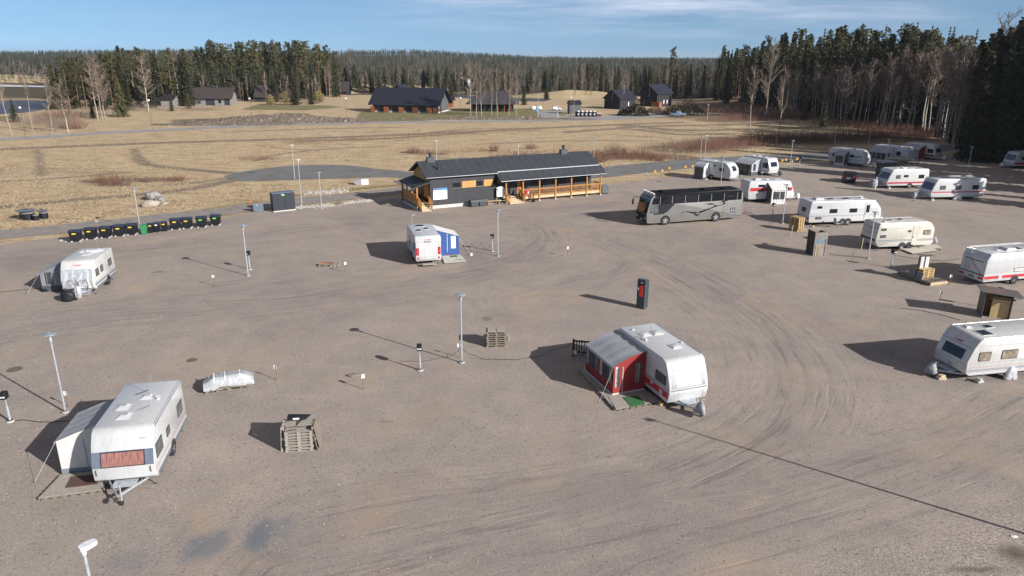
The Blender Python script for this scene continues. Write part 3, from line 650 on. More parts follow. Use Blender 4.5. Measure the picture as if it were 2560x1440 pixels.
def trunk_mesh(name, h, r, m, top=1.0):
    b_ = MB(); b_.tube((0, 0, -.3), (0, 0, h * top * .5), r, r * .62, m, 7, False); b_.tube((0, 0, h * top * .5), (0, 0, h * top), r * .62, .03, m, 7, False); return b_.mesh(name)
PROTO = {'spruce': [], 'pine': [], 'birch': [], 'young': []}
tr_s = trunk_mesh('trunk', 20, .22, bark_s, .97); tr_p = trunk_mesh('trunk', 20, .20, bark_p, .93)
for i in range(5): PROTO['spruce'].append((tr_s, raw_mesh('crown', spruce_crown(20, (2.3, 2.8, 2.0, 2.5, 3.1)[i], i), spruce_m)))
for i in range(5): PROTO['pine'].append((tr_p, raw_mesh('crown', pine_crown(20, (2.2, 2.6, 2.0, 2.9, 2.4)[i], 20 + i, (.5, .4, .55, .32, .45)[i]), pine_m)))
for i in range(6):
    a, c = bare_tree(16, 40 + i, (.17, .13, .2, .15, .12, .18)[i], (.3, .42, .22, .35, .5, .3)[i], .125)
    PROTO['birch'].append((raw_mesh('trunk', a, bark_b, True), raw_mesh('crown', c, twig_m)))
for i in range(3): PROTO['young'].append((tr_s, raw_mesh('crown', spruce_crown(20, 4.4 + i * .6, 90 + i, .03, .8), pine_m if i == 1 else spruce_m)))
BASEH = {'spruce': 20, 'pine': 20, 'birch': 16, 'young': 20}
NAME = {'spruce': 'spruce_tree', 'pine': 'pine_tree', 'birch': 'birch_tree', 'young': 'young_conifer'}
def tree(kind, p, h, label, group=None, v=None, wide=1.0):
    tm, cm_ = random.choice(PROTO[kind]) if v is None else PROTO[kind][v % len(PROTO[kind])]
    o = thing(NAME[kind], label, 'tree', p, rr(0, 6.28), group); s_ = h / BASEH[kind]; o.scale = (s_ * wide, s_ * wide, s_)
    for nm, me in (('trunk', tm), ('crown', cm_)):
        c = bpy.data.objects.new(nm, me); COL.objects.link(c); c.parent = o
    return o
random.seed(11)
# --- wood on the left, behind the brown-roofed houses
skyL = [(120, 178), (140, 150), (200, 128), (250, 133), (325, 106), (350, 122), (370, 112), (410, 128), (450, 108), (475, 112), (500, 118), (540, 98), (560, 112), (600, 98), (650, 100), (700, 92), (760, 94), (800, 96), (830, 112), (855, 130), (880, 140)]
NL = 0
for i in range(135):
    px = 132 + 722 * ((i * .61803) % 1) + rr(-6, 6); row = i % 3; py = (268, 256, 244)[row] + rr(-4, 4) + (6 if px < 330 else 0)
    if px > 480: py = (243, 238, 233)[row] + rr(-2, 2)
    p = att(px, py); yt = lerp_tab(px, skyL) + min(45, random.expovariate(1 / 14)) + (0, 2, 4)[row]
    if px > 845: yt += 10
    kind = 'pine' if rr(0, 1) < (.35 if px < 480 else .72) else 'spruce'
    h = top_h(p, yt); h = min(h, 27)
    if kind == 'spruce': tree('spruce', p, h, 'dark spruce in the wood behind the brown roofed houses on the left', 'spruces of the left wood')
    else: tree('pine', p, h, 'tall pine in the wood behind the brown roofed houses on the left', 'pines of the left wood')
# --- wood on the right
skyR = [(1500, 150), (1545, 158), (1560, 172), (1600, 165), (1650, 160), (1700, 148), (1760, 152), (1790, 142), (1810, 118), (1846, 102), (1875, 108), (1895, 84), (1935, 72), (1962, 74), (1992, 68), (2020, 100), (2035, 88), (2060, 66), (2084, 56), (2105, 72), (2130, 64), (2160, 68), (2200, 64), (2226, 58), (2262, 64), (2296, 62), (2330, 88), (2380, 86), (2430, 78), (2470, 55), (2500, 40), (2535, 14), (2575, 20), (2700, 0)]
basR = [(1500, 248), (1700, 256), (1800, 262), (1900, 272), (2000, 284), (2100, 304), (2200, 312), (2300, 326), (2350, 345), (2400, 378), (2460, 398), (2560, 403), (2700, 400)]
for i in range(155):
    px = 1795 + 800 * ((i * .61803) % 1) + rr(-8, 8); row = i % 4; pb = lerp_tab(px, basR)
    py = pb - (7, 14, 22, 32)[row] * (1 if px < 2340 else 1.6) + rr(-4, 3)
    if px > 2560 and row: continue
    p = att(px, py); yt = lerp_tab(px, skyR) + min(60, random.expovariate(1 / 17)) + (30, 12, 3, 0)[row] * (1 if px < 2440 else 1.6)
    h = max(9, min(top_h(p, yt), 29)); k = rr(0, 1)
    side = 'right'
    if k < .70: tree('spruce', p, h, 'dark spruce in the dense wood beyond the caravans on the right', 'spruces of the right wood', wide=1.1)
    else: tree('pine', p, h, 'tall pine in the dense wood beyond the caravans on the right', 'pines of the right wood')
for i in range(40):
    px = 2428 + 190 * ((i * .61803) % 1); p = att(px, (404, 398, 391, 384)[i % 4] + rr(-2, 2)); tree('spruce', p, max(12, min(top_h(p, lerp_tab(px, skyR) + 8 + abs(random.gauss(0, 22))), 29)), 'black-green spruce in the shaded front of the wood at the far right edge', 'spruces at the far right edge', wide=1.1)
for i in range(46):      # mid-distance trees between the black cottages and the wood
    px = 1440 + 380 * ((i * .61803) % 1); p = att(px, 243 + rr(-8, 4)); yt = lerp_tab(px, skyR) + abs(random.gauss(0, 10)) + 2; h = top_h(p, yt)
    k = rr(0, 1)
    if k < .45: tree('spruce', p, h, 'dark spruce standing behind the two black cottages', 'spruces behind the black cottages')
    elif k < .65: tree('pine', p, h, 'pine standing behind the two black cottages', 'pines behind the black cottages')
    else: tree('birch', p, h * .95, 'bare birch standing behind the two black cottages', 'birches behind the black cottages')
tree('pine', att(1676, 262), top_h(att(1676, 262), 120), 'lone tall pine with small high crown beside the farther black cottage', v=2, wide=.75)
# birches on the right wood's edge (measured trunks)
for bx, by, tx, ty in [(1872, 360, 1885, 165), (1912, 297, 1930, 100), (1948, 345, 1962, 170), (2107, 338, 2122, 165), (2156, 330, 2178, 145), (2208, 325, 2232, 148), (2182, 304, 2200, 190), (2052, 300, 2062, 190), (2082, 305, 2092, 175), (2250, 322, 2270, 150), (2268, 318, 2290, 140), (2320, 332, 2342, 130), (2305, 320, 2326, 150), (2462, 390, 2505, 30), (2490, 393, 2540, 75), (2378, 385, 2396, 225), (2390, 378, 2400, 215), (2438, 392, 2452, 215), (1968, 270, 1972, 175), (1855, 262, 1860, 170), (1990, 280, 1996, 180), (2230, 322, 2244, 190), (2130, 312, 2140, 180), (2350, 335, 2362, 170), (2536, 396, 2570, 120)]:
    p = att(bx, by); h = top_h(p, ty); lab = 'bare birch with pale trunk at the front edge of the right wood'
    if (bx, by) == (1872, 360): lab = 'bare birch standing nearest the asphalt road in the right-hand brush'
    if (bx, by) == (1912, 297): lab = 'tallest bare birch in front of the small house in the right wood'
    if (bx, by) == (1948, 345): lab = 'bare birch at the edge of the dark brush, beside the nearest one'
    if (bx, by) == (2462, 390): lab = 'tall thick-limbed bare birch beside the two neighbouring leaning trunks far right'
    tree('birch', p, h, lab, 'birches at the edge of the right wood' if 'front edge' in lab else None)
for i in range(72):
    px = 1960 + 430 * ((i * .61803) % 1); p = att(px, lerp_tab(px, basR) - rr(-2, 16)); yt = lerp_tab(px, [(2000, 170), (2150, 140), (2280, 118), (2420, 90), (2500, 80)]) + rr(-8, 40)
    tree('birch', p, top_h(p, yt) * .97, 'bare birch among the spruces inside the right wood', 'birches inside the right wood', wide=1.4)
# single bare birches on the left, by the lake and road
for k, (bx, by, ty, v, wd, lab) in enumerate([(30, 338, 165, 1, .8, 'leaning white birch at the left edge of the photo by the lake'), (84, 336, 150, 4, .8, 'slim white birch between two others by the lake road'), (132, 336, 172, 3, .9, 'white birch with forked side limbs nearest the small grey tree by the lake road'),
        (172, 332, 210, 2, 1.9, 'low spreading grey bare tree by the light road'), (245, 302, 155, 3, 1.5, 'left stem of three bare birches in the field at left'), (256, 301, 150, 0, 1.4, 'middle stem of three bare birches in the field at left'), (265, 299, 142, 2, 1.3, 'right stem of three bare birches in the field at left'),
        (372, 280, 138, 0, 1.6, 'bare fan-shaped birch in front of the hidden low house at left'), (452, 262, 124, 3, 1.5, 'tall bare birch in front of the left wood beside dark conifers'), (878, 234, 120, 4, 1.3, 'lone bare birch right of the left wood'), (818, 250, 165, 1, .8, 'thin white birch stem right of the round willow bushes'), (826, 249, 160, 4, .8, 'second thin white birch stem right of the round willow bushes'),
        (604, 270, 205, 4, .5, 'left of three white birch stems before the grey-walled house'), (611, 272, 205, 4, .5, 'middle of three white birch stems before the grey-walled house'), (624, 270, 190, 4, .5, 'right of three white birch stems before the grey-walled house')]):
    p = att(bx, by); o = tree('birch', p, top_h(p, ty), lab, v=v, wide=wd)
    if k == 0: o.rotation_euler = (0, R(-3.5), .3)
for k, (bx, by, ty) in enumerate([(1177, 291, 155), (1191, 290, 158), (1204, 290, 160), (1229, 290, 172), (1243, 290, 170), (1272, 291, 176), (1291, 291, 178)]):
    p = att(bx, by); tree('birch', p, top_h(p, ty), f'bare birch, number {k + 1} from the left in the row before the dark cottage' if False else ('leftmost', 'second', 'third', 'fourth', 'fifth', 'sixth', 'rightmost')[k] + ' of the seven bare birches in the row before the dark cottage', 'row of birches before the dark cottage', wide=1.0, v=k)
for (bx, by, ty, lab) in [(1434, 289, 190, 'pale birch by the far row of bins, leftmost'), (1463, 280, 195, 'pale birch behind the middle of the far row of bins'), (1477, 288, 192, 'pale birch behind the right end of the far row of bins')]:
    p = att(bx, by); tree('birch', p, top_h(p, ty), lab, wide=.6, v=4)
# conifers standing alone
for (bx, by, ty, kd, wd, lab) in [(306, 292, 188, 'young', 1.0, 'broad dark spruce standing right of the triple birch'), (233, 296, 258, 'young', 1.2, 'small dark spruce behind the triple birch'), (38, 305, 248, 'young', 1.3, 'dark rounded conifer between the lakeside birches'), (473, 272, 232, 'young', 1.2, 'low green conifer before the left wood'), (430, 278, 240, 'young', 1.1, 'low conifer pair partner at the foot of the left wood'),
        (694, 255, 193, 'young', .7, 'small upright conifer on the lawn before the brown roof'), (738, 262, 188, 'young', .95, 'tallest upright conifer on the lawn before the brown roof'), (779, 261, 200, 'young', .8, 'narrow conifer between the tallest one and the round willow'), (795, 250, 185, 'young', .8, 'dark conifer behind the rightmost round willow'), (612, 252, 175, 'young', .6, 'slim spruce beside the grey-walled house'),
        (1088, 238, 197, 'young', 1.2, 'round dark pine behind the long black rowhouse'), (1108, 236, 200, 'young', .9, 'narrower pine behind the rowhouse roof'), (1130, 244, 198, 'young', 1.2, 'dark pine right of the rowhouse gable'), (1520, 262, 205, 'spruce', 1.0, 'spruce in front of the nearer black cottage'), (1310, 262, 215, 'young', 1, 'dark young spruce right of the dark cottage'), (1366, 248, 205, 'young', 1, 'dark young spruce behind the side road'), (2010, 300, 245, 'young', 1.0, 'low spruce at the clearing before the right wood'), (2058, 318, 250, 'young', .9, 'low spruce farther right at the foot of the right wood')]:
    p = att(bx, by); tree(kd, p, top_h(p, ty), lab, wide=wd)
# a wood out of the frame on the right throws its shade over the far caravans
random.seed(5)
for i in range(64):
    py_ = 77 + 50 * ((i * .61803) % 1); px_ = .72 * py_ + 8 + rr(0, 1) ** 1.3 * 30
    if py_ < 80.5: continue
    tree('spruce', (px_, py_, 0), rr(17, 24) if py_ > 87 else rr(11, 15), 'spruce of the wood continuing to the right of the photo', 'spruces right of the frame', wide=1.15)
for i in range(24):
    py_ = 104 + 32 * ((i * .61803) % 1); tree('spruce', (.72 * py_ + 10 + rr(0, 26), py_, 0), rr(25, 30), 'spruce of the wood continuing to the right of the photo', 'spruces right of the frame', wide=1.15)
# olive round willows
for k, (bx, by, r_, h_, lab) in enumerate([(677, 262, 1.75, 3.4, 'smallest round olive willow bush on the lawn'), (715, 262, 2.3, 4.3, 'middle round olive willow bush on the lawn'), (797, 258, 2.5, 4.4, 'rightmost round olive willow bush on the lawn')]):
    p = att(bx, by); o = thing('willow_bush', lab, 'bush', p, rr(0, 6), 'round willow bushes on the lawn')
    v, f = bushy_crown(h_, r_, 60 + k, 150, 20, (.06, .22), .1); c = bpy.data.objects.new('crown', raw_mesh('crown', (v, f), willow_m)); COL.objects.link(c); c.parent = o
    b_ = MB(); b_.tube((0, 0, -.2), (0, 0, h_ * .5), .16, .1, bark_s, 6); b_.build('trunk', o)
# heaps of felled branches
for k, (px, py, rx, h_, lab) in enumerate([(1583, 289, 4.9, 4.4, 'heap of cut dark branches in front of the nearer black cottage'), (1712, 287, 7.0, 5.0, 'largest heap of cut dark branches below the farther black cottage'), (1640, 281, 4.5, 2.0, 'low heap of brown brushwood between the two branch heaps')]):
    random.seed(70 + k); p = att(px, py); v, f = [], []
    for _ in range(1900 if k < 2 else 700):
        a, q = rr(0, 6.28), rr(0, 1) ** .5; x, y = math.cos(a) * rx * q, math.sin(a) * rx * .55 * q; z = h_ * (1 - q ** 2) ** .6 * rr(.35, 1.05) * (.8 + .35 * math.sin(x * .9 + k) * math.cos(y))
        d = Vector((rr(-1, 1), rr(-1, 1), rr(-.9, .25))).normalized(); s_ = d.cross(Vector((0, 0, 1))).normalized() * rr(.07, .2); L_ = rr(.4, 1.0); o = len(v)
        P0 = Vector((x, y, max(z, .05))); v += [tuple(P0 - s_), tuple(P0 + s_), tuple(P0 + d * L_ + s_ * .3), tuple(P0 + d * L_ - s_ * .3)]; f.append((o, o + 1, o + 2, o + 3))
    o = bpy.data.objects.new('branch_heap', raw_mesh('branch_heap', (v, f), twig_r if k == 2 else spruce_m)); COL.objects.link(o); o.location = p; tag(o, lab, 'branch heap')
# shrubs : bare stems from the ground
def shrub_mesh(name, rx, ry, h, n, m, seed, w=.012):
    random.seed(seed); v, f = [], []
    for _ in range(n):
        a, q = rr(0, 6.28), rr(0, 1) ** .5; x, y = math.cos(a) * rx * q, math.sin(a) * ry * q; hh = h * (1 - .45 * q) * rr(.55, 1.1)
        base = Vector((x * .6, y * .6, -.02)); tip = Vector((x * 1.1 + rr(-.15, .15), y * 1.1 + rr(-.15, .15), hh)); s_ = Vector((rr(-1, 1), rr(-1, 1), 0)).normalized() * w; o = len(v)
        v += [tuple(base - s_), tuple(base + s_), tuple(tip)]; f.append((o, o + 1, o + 2))
        for _ in range(4):
            t0 = base.lerp(tip, rr(.3, .9)); e = t0 + Vector((rr(-.35, .35), rr(-.35, .35), rr(.2, .6))) * h * .35; o = len(v)
            v += [tuple(t0 - s_ * .8), tuple(t0 + s_ * .8), tuple(e)]; f.append((o, o + 1, o + 2))
    return raw_mesh(name, (v, f), m)
SH = [shrub_mesh('shrub', 1.2, 1.0, 2.0, 150, twig_r, 80), shrub_mesh('shrub', 1.0, 1.0, 1.5, 110, twig_m, 81), shrub_mesh('shrub', 1.4, 1.2, 1.6, 160, twig_r, 82)]
random.seed(17)
for (bx, by, s_, lab) in [(278, 462, 1.9, 'big rust-brown bare shrub in the field behind the bins'), (312, 464, 1.3, 'smaller bare shrub right of the big rust-brown one'), (372, 455, .9, 'low bare shrub in the field behind the boulders'), (445, 452, .9, 'low bare shrub in front of the asphalt turning area'), (1035, 382, 1.1, 'bare shrub in the field behind the left chimney'), (1235, 378, 1.1, 'bare shrub in the field behind the lodge roof'), (1328, 372, 1.0, 'dark bare shrub in the field behind the lodge roof, farther right'), (848, 512, .5, 'tiny bare shrub on the stony verge near the middle'), (1540, 388, 2.0, 'large yellowish bare shrub behind the right end of the lodge'), (1495, 405, 1.5, 'bare shrub at the right end of the lodge'), (1600, 392, 1.6, 'bare shrub between the lodge and the far caravans'), (1650, 402, 1.3, 'low bare shrub by the asphalt road bend'), (1755, 372, 1.7, 'yellowish bare thicket shrub left of the tall road lamp'), (190, 322, 2.6, 'dense grey bare shrub at the foot of the spreading grey tree'), (120, 300, 2.6, 'dark bare shrub behind the lakeside birches'), (165, 300, 2.8, 'tall dark bare shrub behind the lakeside birches, farther right')]:
    o = bpy.data.objects.new('shrub', random.choice(SH)); COL.objects.link(o); o.location = att(bx, by); o.rotation_euler = (0, 0, rr(0, 6)); o.scale = (s_, s_, s_ * .9); tag(o, lab, 'shrub')
def thicket(name, areas, n, hr, m, seed, w=.02, kind='stuff'):
    random.seed(seed); v, f = [], []
    for _ in range(n):
        px, py, sx_, sy_, hk = random.choice(areas); p = att(px + random.gauss(0, sx_), py + random.gauss(0, sy_)); h = rr(*hr) * hk; s_ = Vector((1, rr(-.3, .3), 0)) * w
        for _ in range(3):
            b0 = p + Vector((rr(-.7, .7), rr(-.7, .7), 0)); tip = b0 + Vector((rr(-.35, .35) * h * .5, rr(-.3, .3), h * rr(.6, 1.1))); o = len(v)
            v += [tuple(b0 - s_), tuple(b0 + s_), tuple(tip)]; f.append((o, o + 1, o + 2))
            for _ in range(2):
                t0 = b0.lerp(tip, rr(.3, .8)); e = t0 + Vector((rr(-.4, .4), rr(-.4, .4), rr(.3, .7))) * h * .4; o = len(v); v += [tuple(t0 - s_ * .7), tuple(t0 + s_ * .7), tuple(e)]; f.append((o, o + 1, o + 2))
    o = bpy.data.objects.new(name, raw_mesh(name, (v, f), m)); COL.objects.link(o); o['kind'] = kind; return o
o = thicket('brush', [(x, y, 42, 5, 1) for x, y in ((1760, 372), (1830, 365), (1900, 352), (1980, 352), (2060, 350), (2140, 346), (2220, 342), (2290, 340), (2340, 336))] + [(x, y, 40, 4, 1) for x, y in ((1850, 298), (1930, 292), (2010, 298), (2100, 312), (2190, 322), (2270, 328))] + [(x, y, 45, 7, 1) for x, y in ((1800, 278), (1880, 272), (1960, 276), (2040, 284))] + [(1520, 392, 50, 3, .6), (1600, 396, 40, 3, .6), (1450, 398, 30, 3, .5)], 6200, (.9, 2.3), twig_r, 90)
tag(o, 'reddish brown leafless brush along the edge of the right wood', 'brush')
o = thicket('brush', [(100, 310, 45, 5, 1.3), (170, 316, 25, 5, 1.3), (210, 290, 40, 3, 1), (330, 275, 60, 3, 1), (500, 275, 30, 2, .5)], 1300, (1.0, 2.6), twig_m, 91); tag(o, 'grey leafless brush below the left wood by the lake', 'brush')
o = thicket('brush', [(280, 452, 35, 3, .6), (420, 450, 45, 3, .5), (800, 352, 60, 2, .5), (920, 348, 70, 2, .5), (1060, 340, 60, 2, .6), (1180, 334, 50, 2, .6), (1290, 328, 50, 2, .6), (1060, 382, 40, 3, .7), (1200, 378, 60, 3, .6), (1320, 384, 60, 3, .6), (650, 398, 30, 2, .5), (760, 358, 40, 2, .5), (1500, 380, 60, 3, .7)], 1700, (.5, 1.3), twig_r, 92, .016); tag(o, 'thin strips of reddish stalks in the dry field', 'stalks')
# dry grass tufts that roughen the field
random.seed(33); v, f = [], []
tpoly = [W((-60, 596), (300, 558), (640, 512), (1000, 470), (1600, 412), (2050, 380), (2350, 352), (2300, 335), (1700, 292), (900, 312), (0, 355))]
P_ = []
while len(P_) < 15000:
    py = 300 + 290 * rr(0, 1) ** .8; px = rr(-40, 2300); P_.append(tuple(at(px, py).xy))
P_ = np.array(P_); ok = in_poly(P_, tpoly[0]) & (sdist(P_, lot) < -1.5)
avoid = [W((1000, 462), (1250, 445), (1560, 425), (1850, 400), (2130, 386), (2380, 364)), W((-60, 596), (300, 556), (640, 517), (900, 488), (1120, 462)), W((620, 430), (860, 430), (1100, 443))]
for a_, w_ in zip(avoid, (5.2, 3.0, 11)): ok &= pl_dist(P_, a_) > w_
for (x, y) in P_[ok]:
    n_ = 5; R_ = rr(.15, .5)
    for _ in range(n_):
        a = rr(0, 6.28); bx, by = x + R_ * math.cos(a) * rr(0, 1), y + R_ * math.sin(a) * rr(0, 1); h = rr(.05, .22); o = len(v); w_ = rr(.03, .08)
        v += [(bx - w_, by, 0), (bx + w_, by + rr(-.05, .05), 0), (bx + rr(-.2, .1), by + rr(-.2, .2), h)]; f.append((o, o + 1, o + 2))
o = bpy.data.objects.new('grass', raw_mesh('grass', (v, f), grassy)); COL.objects.link(o); o['kind'] = 'stuff'; tag(o, 'pale dry grass tufts scattered over the field', 'grass')
# --- far forest: one mass nobody could count
random.seed(44)
def far_mesh(name, n, seed, band, decid, m, hr, tmpl=None):
    random.seed(seed); v, f = [], []
    for _ in range(n):
        Y = band[0] + (band[1] - band[0]) * rr(0, 1) ** 1.25; s_ = rr(-.85, .82); X = s_ * Y
        if Y < 400 and not ((s_ > .27 and Y > 285 + 60 * (s_ < .36)) or (-.62 < s_ < -.26 and 285 < Y)): continue
        if s_ < -.6 and Y < 520: continue
        if s_ > .12 and Y < 300 and not s_ > .27: continue
        z = hgt(X, Y); h = rr(*hr) * (1.05 if s_ > .27 and Y < 420 else 1) * (.72 if .27 > s_ > -.6 and Y < 900 else 1) * (1 + .25 * mnoise.noise(Vector((X * .01, Y * .01, 3)))) ; o = len(v)
        if tmpl:
            tv, tf = random.choice(tmpl); k_ = h / 20; a0 = rr(0, 6.28); ca, sa = math.cos(a0) * k_, math.sin(a0) * k_; v += [(X + x * ca - y * sa, Y + x * sa + y * ca, z + zz * k_) for x, y, zz in tv]; f += [tuple(o + i for i in q) for q in tf]
        elif not decid:
            w = h * rr(.12, .17)
            for k in range(3):
                zb, zt_, r_ = z + h * (.12 + .27 * k), z + h * (.58 + .21 * k), w * (1 - .28 * k); c0 = len(v); nn = 5; a0 = rr(0, 6)
                for i in range(nn): v.append((X + r_ * rr(.7, 1.2) * math.cos(a0 + 6.283 * i / nn), Y + r_ * rr(.7, 1.2) * math.sin(a0 + 6.283 * i / nn), zb + rr(-.3, .3)))
                v.append((X, Y, zt_)); f += [(c0 + i, c0 + (i + 1) % nn, c0 + nn) for i in range(nn)]
        else:
            v += [(X - .09, Y, z), (X + .09, Y, z), (X, Y, z + h * .9)]; f.append((o, o + 1, o + 2))
            for _ in range(12):
                q = rr(.3, .85); o = len(v); x0 = X + rr(-.3, .3); dx = rr(-1.5, 1.5) * (1.1 - q) * 1.3; v += [(x0 - .10, Y + rr(-.5, .5), z + h * q), (x0 + .10, Y, z + h * q), (x0 + dx, Y + rr(-1, 1), z + h * min(1, q + rr(.12, .3)))]; f.append((o, o + 1, o + 2))
    return raw_mesh(name, (v, f), m)
def coarse(h, Rm, seed, nl, nb, pine=False):
    random.seed(seed); v, f = [], []
    for i in range(nl):
        q = (.3 if pine else .1) + (.7 if pine else .9) * i / nl; k = 1 - q; rad = (Rm * math.sin(min(3.0, (q - .2) * 3.6)) + .3) if pine else Rm * k ** .8 + .15; a0 = rr(0, 6)
        for j in range(nb):
            a = a0 + 6.283 * j / nb + rr(-.3, .3); L = rad * rr(.6, 1.15); w = L * .32 + .12; ca, sa = math.cos(a), math.sin(a); z = h * q + rr(-.3, .3); o = len(v)
            v += [(0, 0, z + .35), (ca * L * .6 - sa * w, sa * L * .6 + ca * w, z - L * .28), (ca * L, sa * L, z - L * .42), (ca * L * .6 + sa * w, sa * L * .6 - ca * w, z - L * .28)]; f.append((o, o + 1, o + 2, o + 3))
    o = len(v); v += [(-.18, 0, h * .9), (.18, 0, h * .9), (0, 0, h)]; f.append((o, o + 1, o + 2)); return v, f
CT = [coarse(20, 2.6, 300 + i, 20, 6, i > 3) for i in range(6)]; CT2 = [coarse(20, 3.2, 310 + i, 8, 4, i > 2) for i in range(6)]
far_c = mat('far_conifers', (.060, .070, .038), .9, scale=.02, col2=(.026, .034, .022), spec=.1, detail=6)
far_d = mat('far_bare_trees', (.21, .165, .145), .9, scale=.03, col2=(.13, .10, .09), spec=.1)
for nm, n, sd, band, dec, m_, hr, lab in [('forest', 9500, 1, (440, 1800), False, far_c, (10, 15), 'distant dark conifer forest covering the low hills to the horizon'), ('forest', 3400, 2, (395, 760), True, far_d, (9, 14), 'distant band of bare brown trees at the foot of the hills'), ('forest', 2600, 3, (235, 430), 2, spruce_m, (15, 22), 'dense conifers filling the depth of the woods'), ('forest', 3600, 4, (1800, 2900), 3, far_c, (11, 15), 'farthest conifers on the horizon ridge'), ('forest', 1500, 5, (250, 420), True, far_d, (12, 17), 'bare trees filling the depth of the right wood')]:
    o = bpy.data.objects.new(nm, far_mesh(nm, n, sd, band, dec if dec is True else False, m_, hr, CT if dec == 2 else (CT2 if dec is False else None))); COL.objects.link(o); o['kind'] = 'stuff'; tag(o, lab, 'forest')
# ------------------------------------------------------------ caravans
cover_grey = mat('cover_grey', (.30, .31, .33), .6, var=.2, scale=4, bump=.6, bscale=10)
def roundpoly(pts, n=5):
    """pts: (x, z, r) -> polygon with filleted corners"""
    out = []; k = len(pts)
    for i in range(k):
        p = Vector(pts[i][:2]); a = Vector(pts[i - 1][:2]) - p; b_ = Vector(pts[(i + 1) % k][:2]) - p; r = pts[i][2]
        if r <= 0: out.append(tuple(p)); continue
        ang = a.angle(b_); t = min(r / math.tan(ang / 2), a.length * .49, b_.length * .49); p0, p1 = p + a.normalized() * t, p + b_.normalized() * t
        for j in range(n + 1):
            s = j / n; out.append(tuple((1 - s) ** 2 * p0 + 2 * s * (1 - s) * p + s * s * p1))
    return out
def inset(poly, d):
    n = len(poly); out = []
    for i in range(n):
        a, p, c = Vector(poly[i - 1]), Vector(poly[i]), Vector(poly[(i + 1) % n]); e1, e2 = (p - a), (c - p)
        if e1.length < 1e-6: e1 = e2
        if e2.length < 1e-6: e2 = e1
        n1 = Vector((-e1.y, e1.x)).normalized(); n2 = Vector((-e2.y, e2.x)).normalized(); nn = (n1 + n2); nn = nn.normalized() if nn.length > 1e-6 else n1
        out.append(tuple(p + nn * d / max(.5, nn.dot(n1))))
    return out
def shell(mb, poly, Wd, m, r=.06, roofm=None, frontm=None):
    """closed body: side profile swept across width with softened side edges"""
    secs = [(-Wd / 2, r), (-Wd / 2 + r * .3, r * .3), (-Wd / 2 + r, 0), (Wd / 2 - r, 0), (Wd / 2 - r * .3, r * .3), (Wd / 2, r)]
    area = sum(poly[i - 1][0] * poly[i][1] - poly[i][0] * poly[i - 1][1] for i in range(len(poly))); sg = 1 if area > 0 else -1
    rings = [[(p[0], y, p[1]) for p in inset(poly, sg * d)] for y, d in secs]; n = len(poly); vs = [p for r_ in rings for p in r_]
    fs = [(j * n + i, j * n + (i + 1) % n, (j + 1) * n + (i + 1) % n, (j + 1) * n + i) for j in range(5) for i in range(n)] + [tuple(range(n)), tuple(range(5 * n, 6 * n))]
    return mb.add(vs, fs, m)
PROFILES = {
    'classic': lambda L, H: [(-L / 2, .42, .05), (L / 2 - .25, .42, .08), (L / 2 - .02, .60, .12), (L / 2 + .02, 1.25, .25), (L / 2 - .28, H - .55, .5), (L / 2 - .62, H, .5), (-L / 2 + .10, H, .16), (-L / 2 - .02, 1.2, .2)],
    'kabe': lambda L, H: [(-L / 2, .40, .05), (L / 2 - .12, .40, .08), (L / 2 + .04, .95, .25), (L / 2 - .02, 1.35, .2), (L / 2 - .30, H - .50, .4), (L / 2 - .55, H - .02, .4), (-L / 2 + .08, H, .14), (-L / 2 - .02, 1.2, .2)],
    'slant': lambda L, H: [(-L / 2 + .1, .42, .1), (L / 2 - .10, .42, .12), (L / 2 + .02, .95, .2), (L / 2 - .62, H - .08, .35), (L / 2 - .95, H, .3), (-L / 2 + .08, H, .18), (-L / 2 - .03, 1.3, .2), (-L / 2 + .02, .75, .1)],
    'round': lambda L, H: [(-L / 2 + .02, .42, .1), (L / 2 - .12, .42, .15), (L / 2 + .02, .95, .3), (L / 2 - .10, 1.75, .6), (L / 2 - .85, H, .95), (-L / 2 + .12, H, .25), (-L / 2 - .03, 1.3, .3)],
    'tec': lambda L, H: [(-L / 2 + .32, .42, .03), (L / 2 - .18, .42, .1), (L / 2 + .02, .62, .15), (L / 2 + .0, H - .6, .5), (L / 2 - .50, H, .45), (-L / 2 + .18, H, .3), (-L / 2 - .03, .95, .1)],
    'box': lambda L, H: [(-L / 2 + .0, .38, .06), (L / 2 - .1, .42, .1), (L / 2 + .02, 1.0, .2), (L / 2 - .4, H, .4), (-L / 2 + .30, H, .18), (-L / 2 + .02, H - .42, .12), (-L / 2 - .06, .62, .12)],
    'back': lambda L, H: [(-L / 2 + .05, .42, .08), (L / 2 - .1, .42, .1), (L / 2 + .02, 1.0, .2), (L / 2 - .45, H, .45), (-L / 2 + .22, H, .15), (-L / 2 + .03, H - .38, .10), (-L / 2 - .04, .62, .10)],
}
def x_at(poly, z, front=True):
    xs_ = []
    for i in range(len(poly)):
        (x0, z0), (x1, z1) = poly[i - 1], poly[i]
        if (z0 - z) * (z1 - z) <= 0 and abs(z1 - z0) > 1e-9: xs_.append(x0 + (x1 - x0) * (z - z0) / (z1 - z0))
    return (max if front else min)(xs_) if xs_ else 0
